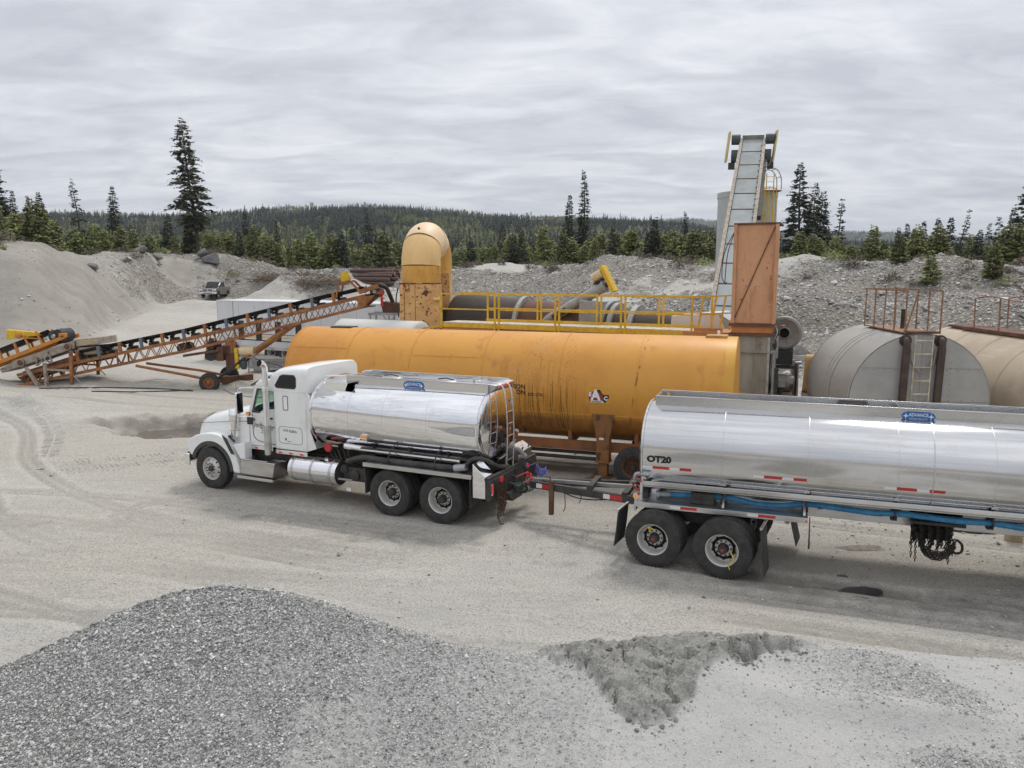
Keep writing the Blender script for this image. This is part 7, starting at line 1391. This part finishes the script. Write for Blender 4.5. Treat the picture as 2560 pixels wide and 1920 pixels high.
MB().tube(bez([(-.02, -.58, 1.95), (-.06, -.60, 1.8), (-.15, -.62, 1.62)], 5), .035, 8).tube(bez([(.05, -.58, 1.95), (.0, -.60, 1.8), (-.08, -.62, 1.62)], 5), .035, 8).build('motor_cable', 'dark', mo, 50)
MB().box(-.40, .40, -.62, -.56, 1.56, 1.66).box(-.40, .40, -.62, .2, 1.50, 1.56).build('motor_shelf', 'frame_tan', Fa)
MB().prism(rrect(-.22, .22, 1.80, 2.98, .2, 6), .60, .86, lambda u, v, d: (d + .06 * (v - 1.8), u - .2, v)).build('belt_guard', 'guard_oak', Fa, bevel=.015); MB().box(.58, .85, -.45, .1, 1.48, 1.79).build('guard_footing', 'ring', Fa)
MB().box(-.1, 1.05, .5, .6, 2.72, 2.86).build('louvre_frame', 'whitevan', Fa)
# ------------------------------------------------------------------ beige tanks at the right
def big_tank(nm, label, loc, yaw, L_, r_, zc, mat, face):
    t = thing(nm, label, 'tank', loc, yaw)       # local y runs back along the tank
    rows = [[(q[0], q[1] * 1, q[2]) for q in row] for row in tank_rows(0, L_, 0, zc, r_, r_, .02, .35, 96, 6, body=8)]
    rows = [[(b, a, c) for a, b, c in row] for row in rows]; sh = MB().grid(rows, True).build('tank_shell', mat, t, 40); return t, sh
B1, sh = big_tank('beige_tank', 'beige cylindrical tank with a flat riveted end, ladder and two brown pipes', (10.36, 19.5, 0), 6, 3.9, 1.72, 2.23, 'beige', None)
def ybandX(y, r_, zc, w, t): 
    h = hoop(y, 0, zc, r_, r_, w, t, 96); h.v = [(b, a, c) for a, b, c in h.v]; return h
for y_, w in ((1.6, .05), (1.9, .03), (2.15, .015), (3.85, .04)): ybandX(y_, 1.72, 2.23, w, .012).build('shell_band', 'beige' if w < .05 else 'galv', sh, 40)
for i in range(14): ybandX(.12 + .105 * i, 1.72, 2.23, .012, .003).build('lagging_seam', 'beige', sh, 40)
ybandX(.0, 1.72, 2.23, .03, .014).build('rim', 'beigeface', sh, 40)
# end sheets, cut to the circle, with recessed joints
def chord(z0, z1, x0, x1, r_=1.70):
    pts = []; N_ = 10
    for i in range(N_ + 1): z = z0 + (z1 - z0) * i / N_; x = min(x1, math.sqrt(max(0, r_ * r_ - z * z))); pts.append((max(x, x0), z))
    for i in range(N_, -1, -1): z = z0 + (z1 - z0) * i / N_; x = max(x0, -math.sqrt(max(0, r_ * r_ - z * z))); pts.append((min(x, x1), z))
    return pts
for z0, z1 in ((-1.69, -.86), (-.85, -.01), (.0, .84), (.85, 1.69)):
    for x0, x1 in ((-1.7, -.004), (.004, 1.7)): MB().prism(chord(z0, z1, x0, x1), -.035, -.022, lambda u, v, d: (u, d, 2.23 + v)).build('end_sheet', 'beigeface', sh)
M['rivet'] = pm('rivet_dark', (.20, .17, .14), .7)
for z_ in (-.82, .04, .80):
    hw = math.sqrt(1.68 ** 2 - z_ ** 2)
    for i in range(12): x = -hw + .08 + (2 * hw - .16) * i / 11; MB().cyl((x, -.035, 2.23 + z_), (x, -.043, 2.23 + z_), .012, 6).build('rivet', 'rivet', sh)
for i in range(16): z_ = -1.1 + .14 * i; MB().cyl((.72, -.035, 2.23 + z_), (.72, -.043, 2.23 + z_), .013, 6).build('rivet', 'rivet', sh)
for x in (-.42, .42):
    fl = MB().lathe([(-.06, .001), (-.06, .15), (-.035, .15)], (x, 0, 3.78), 'y', 24).build('pipe_flange', 'pipebrown', B1, 40); MB().tube(bez([(x, -.05, 3.80), (x, -.14, 3.78), (x, -.17, 3.66), (x, -.17, 3.5)], 6), .085, 14).build('pipe_elbow', 'pipebrown', fl, 50); MB().beam((x, -.17, 3.62), (x - .06, -.17, .9), .17, .12).build('down_pipe', 'pipebrown', B1, bevel=.02)
    MB().beam((x + (.12 if x < 0 else -.12), -.10, 3.55), (x + .02, -.12, 2.2), .015, .015).build('stay_rod', 'dark', B1)
MB().tube(bez([(-.30, -.12, 3.55), (-.28, -.14, 3.25), (-.02, -.15, 2.98), (.24, -.14, 3.2), (.30, -.12, 3.55)], 8), .025, 7).build('slack_hose', 'fan', B1, 50)
for x in (-.22, .20): MB().beam((x, -.16, 3.93), (x - .05, -.20, .7), .022, .03).build('ladder_stile', 'laddertan', B1)
for i in range(9): z_ = 3.80 - .34 * i; MB().beam((-.23 - .004 * i, -.17, z_), (.20 - .004 * i, -.17, z_), .022, .03).build('ladder_rung', 'laddertan', B1)
for i, x in enumerate((-1.0, 1.0)): MB().box(x - .25, x + .25, .3, .7, 0, 1.1).box(x - .25, x + .25, 3.0, 3.4, 0, 1.1).build('saddle', 'galv', B1)
MB().box(-.36, .36, -.12, .28, 3.98, 4.02).build('top_step', 'rustbrown', B1); MB().box(-.40, .40, .0, 3.0, 3.955, 3.985).build('walkway', 'railrust', B1)
def rail_cage(t, x0, x1, y0, y1, z0, z1, n_, mat):
    for x in (x0, x1):
        for i in range(n_): y_ = y0 + (y1 - y0) * i / (n_ - 1); lean_ = random.uniform(-.03, .03); MB().beam((x, y_, z0), (x + lean_, y_ + lean_, z1), .030, .030).build('railing_post', mat, t)
        MB().beam((x, y0, z1), (x, y1, z1), .03, .035).build('railing_bar', mat, t)
    for y_ in (y1,): MB().beam((x0, y_, z1), (x1, y_, z1), .03, .03).build('railing_bar', mat, t)
rail_cage(B1, -.42, .42, .02, 3.0, 3.95, 5.03, 5, 'railrust')
MB().beam((-.38, .1, 4.0), (-.10, .15, 5.02), .03, .03).build('loose_bar', 'railrust', B1); MB().lathe([(3.9, .05), (4.45, .05), (4.5, .07), (4.52, .001)], (.1, 1.6, 0), 'z', 12).build('vent', 'dark', B1, 40)
B2, sh2 = big_tank('tan_tank', 'tan cylindrical tank streaked with black tar at the right edge', (14.5, 17.6, 0), 3, 8.2, 1.75, 2.0, 'tanktan', None)
for y_ in (1.2, 2.9, 4.6, 6.3): ybandX(y_, 1.75, 2.0, .03, .010).build('shell_band', 'tanktan', sh2, 40)
MB().box(-.5, .5, .4, 6.8, 3.74, 3.79).build('walkway', 'rustbrown', B2); MB().box(-.56, -.5, .4, 7.0, 3.70, 3.80).build('walkway_edge', 'rustbrown', B2); MB().box(-.5, .3, 6.8, 8.0, 3.73, 3.80).build('end_platform', 'rustbrown', B2)
for x in (-.5, .5):
    for i in range(5): y_ = 1.0 + 1.35 * i; MB().beam((x, y_, 3.75), (x, y_ + .04, 4.72), .032, .032).build('railing_post', 'railrust', B2)
    MB().tube(bez([(x, .8, 4.72), (x, 2.4, 4.70), (x, 4.2, 4.68), (x, 5.6, 4.78), (x, 6.45, 4.70)], 6), .02, 6).build('railing_bar', 'railrust', B2)
for y_ in (1.5, 6.5): MB().box(-1.2, 1.2, y_ - .2, y_ + .2, 0, .9).build('saddle', 'galv', B2)
MB().box(-1.72, -1.62, .2, .4, 1.55, 2.3).build('bracket', 'rustbrown', B2)
# drum, hose and cylinder beyond the trailer
G_ = thing('concrete_cylinder', 'stubby concrete test cylinder on the ground under the silver trailer at right', 'block', (10.35, 15.35, tz(10.35, 15.35)), 0)
MB().lathe([(-.02, .001), (-.02, .17), (.30, .17), (.31, .16), (.31, .001)], axis='z', seg=28).build('body', 'liptan', G_, 40)
o = MB().tube(bez([(7.6, 16.7, tz(7.6, 16.7) + .03), (8.6, 16.4, tz(8.6, 16.4) + .03), (9.6, 15.8, tz(9.6, 15.8) + .02), (10.2, 15.7, tz(10.2, 15.7) + .03)], 8), .02, 6).build('ground_hose', 'dark'); tag(o, 'thin dark hose lying on the ground beside the concrete cylinder', 'hose')
G_ = thing('cable_reel_stand', 'cluttered dark pipe stand between the fan guard and beige tank', 'pipe stand', (9.35, 22.2, tz(9.35, 22.2)), 0)
for p, q, r_ in (((0, 0, 0), (0, 0, 1.9), .05), ((-.2, .1, 1.7), (.8, -.3, .5), .05), ((-.1, 0, 1.9), (.9, -.4, .7), .04), ((.1, .2, 0), (.1, .2, 2.1), .06)): MB().cyl(p, q, r_, 10).build('pipe', 'dark', G_, 40)
MB().box(-.15, .2, -.05, .15, 1.85, 2.1).build('valve_body', 'dark', G_, bevel=.03); MB().box(-.2, .5, -.3, .3, 0, .06).build('base', 'rustbrown', G_)
G_ = thing('grey_beam', 'pale blue-grey steel beam leaning on the ground left of the beige tank', 'beam', (0, 0, 0), 0); MB().beam((9.15, 24.9, 3.05), (11.2, 26.4, 1.9), .25, .3).beam((9.15, 24.9, 3.05), (9.2, 24.9, 0), .2, .2).build('beam', 'galv', G_); MB().beam((10.6, 25.9, 2.2), (10.7, 26.2, -.1), .15, .15).build('prop', 'galv', G_)
# ------------------------------------------------------------------ pickup truck
px_, py_ = at_u(536, 95.5), 95.5
Pk = thing('pickup_truck', 'dark grey crew cab pickup driving down the haul road at the far left', 'pickup', (px_, py_, tz(px_, py_) - .02), 0); Pk.rotation_euler = (0, 0, R(4))   # local -y is the front
x_ = lambda u, v, d: (d, u, v)
MB().prism([(-2.85, .62), (-2.88, 1.02), (-2.75, 1.16), (-1.35, 1.26), (2.95, 1.26), (2.95, .55), (-2.7, .5)], -.98, .98, x_).build('body', 'pickup', Pk, bevel=.07, seg=3)
MB().prism([(-1.30, 1.24), (-.45, 1.90), (-.2, 1.95), (1.0, 1.93), (1.25, 1.24)], -.84, .84, x_).build('cab', 'pickup', Pk, bevel=.07, seg=3)
MB().prism([(-1.24, 1.28), (-.50, 1.84), (-.54, 1.87), (-1.29, 1.31)], -.72, .72, x_).build('windscreen', 'glassdark', Pk)
for sx_ in (-1, 1):
    for poly in ([(-1.0, 1.32), (-.42, 1.80), (.18, 1.82), (.18, 1.32)], [(.26, 1.32), (.26, 1.82), (.92, 1.80), (1.08, 1.32)]): MB().prism(poly, .835 * sx_, .85 * sx_, x_).build('side_window', 'glassdark', Pk)
    MB().box(sx_ * 1.02 - .12, sx_ * 1.02 + .12, -1.15, -1.05, 1.32, 1.55).build('mirror', 'pickup', Pk, bevel=.04); MB().box(sx_ * .98 - .06, sx_ * .98 + .06, -1.2, 1.2, .42, .50).build('side_step', 'aludull', Pk)
    MB().box(sx_ * .80 - .16, sx_ * .80 + .16, -2.90, -2.80, .90, 1.10).build('headlight', 'lens_clear', Pk, bevel=.03)
    MB().box(sx_ * .985 - .01, sx_ * .985 + .01, -.05, .12, 1.08, 1.12).build('door_handle', 'dark', Pk)
    for yw in (-1.9, 1.9):
        w = empty('wheel', Pk, (sx_ * .86, yw, .40), (0, 0, math.pi / 2 * -sx_ + math.pi)); w.rotation_euler = (0, 0, R(90) if sx_ > 0 else R(-90)); w.scale = (.75,) * 3; link('tyre', TY, w); link('rim', RF, w, (0, -.105, 0)); link('hub', HF, w, (0, -.09, 0))
        MB().prism(arc((yw, .42), .50, 0, 180, 12), sx_ * .972, sx_ * .985, x_).build('wheel_arch', 'hole', Pk)
MB().box(-.62, .62, -2.93, -2.86, .80, 1.12).build('grille', 'chrome', Pk, bevel=.03)
for x in (-.30, .30):
    for z_ in (.88, 1.03): MB().box(x - .23, x + .23, -2.94, -2.925, z_ - .045, z_ + .045).build('grille_opening', 'hole', Pk)
MB().box(-1.0, 1.0, -3.0, -2.8, .50, .76).build('front_bumper', 'chrome', Pk, bevel=.05); MB().box(-.5, .5, -3.005, -2.99, .58, .66).build('bumper_opening', 'hole', Pk); MB().box(-.82, .82, 1.35, 2.85, 1.262, 1.27).build('bed_floor', 'hole', Pk); MB().box(-.4, .1, 1.6, 2.0, 1.27, 1.42).build('bed_cargo', 'inkw', Pk)
# ------------------------------------------------------------------ boulders, logs, brush
def boulder(label, x, y, s, seed, sc=(1, 1, .75), sink=.25):
    r_ = random.Random(seed); bm = bmesh.new(); bmesh.ops.create_icosphere(bm, subdivisions=4, radius=.5); ph = [Vector((r_.uniform(-1, 1), r_.uniform(-1, 1), r_.uniform(-1, 1))).normalized() for _ in range(11)]; cut = [r_.uniform(.20, .38) for _ in ph]
    for v in bm.verts:
        for n_, c in zip(ph, cut):
            d = v.co.dot(n_)
            if d > c: v.co -= n_ * (d - c)
    me = bpy.data.meshes.new('boulder'); bm.to_mesh(me); bm.free(); me.materials.append(M['boulder'])
    o = link('boulder', me, None, (x, y, tz(x, y) + s * sc[2] * (.42 - sink)), (0, 0, r_.uniform(0, 6)), (s * sc[0], s * sc[1], s * sc[2])); tag(o, label, 'boulder', 'boulders on the bank')
boulder('left one of the two grey boulders above the pickup truck', at_u(512, 104.5), 104.5, 2.4, 1, (1.0, .9, .85)); boulder('right one of the two grey boulders above the pickup truck', at_u(531, 103), 103, 2.9, 2, (1.1, .9, .7))
boulder('lone big grey boulder left of the log pile', at_u(845, 97), 97, 3.3, 3, (1.15, .9, .72))
boulder('grey rock half buried high on the left bank', at_u(235, 76), 76, 1.3, 4); boulder('grey rock above the left boulder pair', at_u(357, 96), 96, 1.8, 5); boulder('flat pale rock on the left bank shoulder', at_u(393, 99), 99, 1.6, 6, (1.2, .9, .5))
random.seed(11)
for i in range(22):
    row = 0 if i < 9 else (1 if i < 16 else 2); k = i if row == 0 else (i - 9 if row == 1 else i - 16); r_ = random.uniform(.17, .27); xl = at_u(988, 93) + .0; Yl = 92.2 + .56 * k + .28 * row; ln = random.uniform(3.6, 5.4); zl = tz(xl - 2.3, Yl) + .22 + .44 * row
    lab = ('log in the bottom row of the log pile beside the duct', 'log in the middle row of the log pile beside the duct', 'log on top of the log pile beside the duct')[row]
    t = thing('log', lab, 'log', (xl + random.uniform(-.7, .4), Yl, zl), random.uniform(-5, 5), 'logs in the pile beside the duct'); t.rotation_euler.y = random.uniform(-.03, .03)
    MB().tube([(-ln, 0, 0), (-ln * .5, random.uniform(-.05, .05), 0), (0, 0, 0)], r_, 12, True, [r_ * .8, r_ * .92, r_]).build('bark', 'barkred', t, 50); MB().lathe([(.001, r_ * .97), (.012, r_ * .9), (.012, .001)], axis='x', seg=12).build('cut_end', 'cutwood', t)
def twigs(n_, L_, w, h, seed):
    r_ = random.Random(seed); m_ = MB()
    for i in range(n_):
        x = r_.uniform(-L_, L_); y_ = r_.gauss(0, w); z_ = abs(r_.gauss(0, h)) * (1 - (x / L_) ** 2 * .7); d = Vector((r_.uniform(-1, 1), r_.uniform(-.6, .6), r_.uniform(-.2, .45))).normalized() * r_.uniform(.5, 1.9); p = Vector((x, y_, z_)); m_.tube([p, p + d * .5 + Vector((0, 0, r_.uniform(-.1, .1))), p + d], .02, 4, False, [.045, .028, .008])
    return m_
M['twig'] = pm('dry_twigs', (.21, .165, .12), .9, col2=(.12, .095, .07), ns=4)
for u_, Y_, L_, seed, lab in ((735, 100, 5.2, 3, 'long heap of dead brush and branches on the bank below the pines'), (805, 90, 2.6, 4, 'rounded brush heap in front of the lone boulder')):
    xb = at_u(u_, Y_); o = twigs(420 if L_ > 3 else 260, L_, .9, .55, seed).build('brush_pile', 'twig', None, None, loc=(xb, Y_, tz(xb, Y_))); tag(o, lab, 'brush', kind='stuff')
# ------------------------------------------------------------------ puddle, oil, cables, tyre prints
M['water'] = pm('muddy_water', (.13, .11, .095), .06, spec=.5, col2=(.16, .135, .115), ns=1.5)
def blob(nm, cx, cy, rx, ry, z, mat, label, cat, seed, kind='structure', n_=40, follow=False):
    m_ = MB(); pts = []
    for i in range(n_): t = 2 * math.pi * i / n_; f = 1 + .8 * (float(fbm(np.array([math.cos(t) * 2.1 + seed]), np.array([math.sin(t) * 2.1]), seed, 3)[0]) - .5); pts.append((cx + rx * f * math.cos(t), cy + ry * f * math.sin(t)))
    rings = []
    for s_ in (1, .8, .55, .3): rings.append([(cx + (x - cx) * s_, cy + (y - cy) * s_, (tz(cx + (x - cx) * s_, cy + (y - cy) * s_) + .006) if follow else z) for x, y in pts])
    m_.grid(rings, True); m_.add([(cx, cy, (tz(cx, cy) + .006) if follow else z)] + rings[-1], [(0, 1 + i, 1 + (i + 1) % n_) for i in range(n_)])
    o = m_.build(nm, mat, None, 60); return tag(o, label, cat, kind=kind)
blob('puddle', -11.6, 27.8, 2.9, 1.6, -.44, 'water', None, None, 3)
M['wetsoil'] = pm('wet_soil', (.17, .145, .115), .8, col2=(.26, .23, .195), ns=6)
M['oil'] = pm('spilled_tar', (.008, .008, .008), .35)
blob('tar_spill', 6.02, 12.72, .36, .24, 0, 'oil', 'black tar spill on the ground below the silver trailer, the larger one', 'spill', 5, 'thing', 36, True)
blob('tar_spill', 6.02, 13.45, .10, .08, 0, 'oil', 'small black tar spot on the ground above the larger spill', 'spill', 6, 'thing', 20, True)
blob('tar_spill', 7.0, 14.9, .45, .16, 0, 'wetsoil', 'brownish stain on the gravel beyond the silver trailer', 'spill', 7, 'thing', 20, True)
for i, (P, lab) in enumerate((([(-22.0, 35.6), (-19, 35.2), (-16.5, 35.5), (-14.6, 35.0)], 'dark cable on the ground from the screen skid to the conveyor wheel'), ([(-18.8, 34.2), (-16.6, 34.6), (-14.8, 35.3)], 'thin cable curving over the ground in front of the conveyor'), ([(-13.4, 35.5), (-12.2, 34.0), (-10.6, 33.3)], 'pale cable running from the conveyor wheel behind the cab'))):
    o = MB().tube(bez([(x, y, tz(x, y) + .02) for x, y in P], 8), .028, 6).build('ground_cable', 'dark' if i < 2 else 'galv'); tag(o, lab, 'cable')
def lug_track(P, w, lab):
    pts = bez([(x, y, 0) for x, y in P], 14); m_ = MB(); acc = 0; last = pts[0]
    for i in range(1, len(pts)):
        d = (pts[i] - pts[i - 1]); L_ = d.length; d.normalize(); sdv = Vector((-d.y, d.x, 0)); k = 0
        nl = max(1, int(L_ / .17))
        for k in range(nl):
            c = pts[i - 1].lerp(pts[i], k / nl)
            for sg in (-1, 1):
                if random.random() < .12: continue
                a = c + sdv * sg * .04 + d * .0; b = c + sdv * sg * w * random.uniform(.8, 1.05) - d * .12; hh = random.uniform(.008, .026)
                za, zb = tz(a.x, a.y), tz(b.x, b.y); p = Vector((a.x, a.y, za)); q = Vector((b.x, b.y, zb)); u_ = d * .035
                m_.add([p - u_ + Vector((0, 0, -.02)), p + u_ + Vector((0, 0, -.02)), q + u_ + Vector((0, 0, -.02)), q - u_ + Vector((0, 0, -.02)), p + Vector((0, 0, hh)), q + Vector((0, 0, hh))], [(0, 1, 4), (1, 2, 5, 4), (2, 3, 5), (3, 0, 4, 5)])
    o = m_.build('tyre_track', 'ground'); tag(o, None, None, kind='structure'); return o
add_ = None
lug_track([(-23.6, 33.6), (-20.5, 31.4), (-17.6, 28.6), (-15.6, 25.9)], .32, '')
lug_track([(-15.6, 25.9), (-14.6, 24.0), (-13.9, 22.5)], .32, ''); lug_track([(-13.4, 21.6), (-11.6, 22.4), (-10.0, 23.0)], .36, ''); lug_track([(-12.6, 20.9), (-10.8, 21.6), (-9.2, 22.4)], .36, '')
# ------------------------------------------------------------------ air between here and the hills
hz = MB().box(-9200, 9200, -9200, 9200, -3, 330).build('haze', M['dark']); hz.data.materials.clear()
hm = bpy.data.materials.new('thin_haze'); hm.use_nodes = True; hm.node_tree.nodes.clear()
hv = N('ShaderNodeVolumePrincipled', hm.node_tree); hv.inputs['Color'].default_value = (.80, .88, 1.0, 1); hv.inputs['Density'].default_value = .00010; hv.inputs['Anisotropy'].default_value = .1
ho = N('ShaderNodeOutputMaterial', hm.node_tree); L(hv.outputs[0], ho.inputs['Volume'], hm.node_tree); hz.data.materials.append(hm); tag(hz, None, None, kind='stuff')
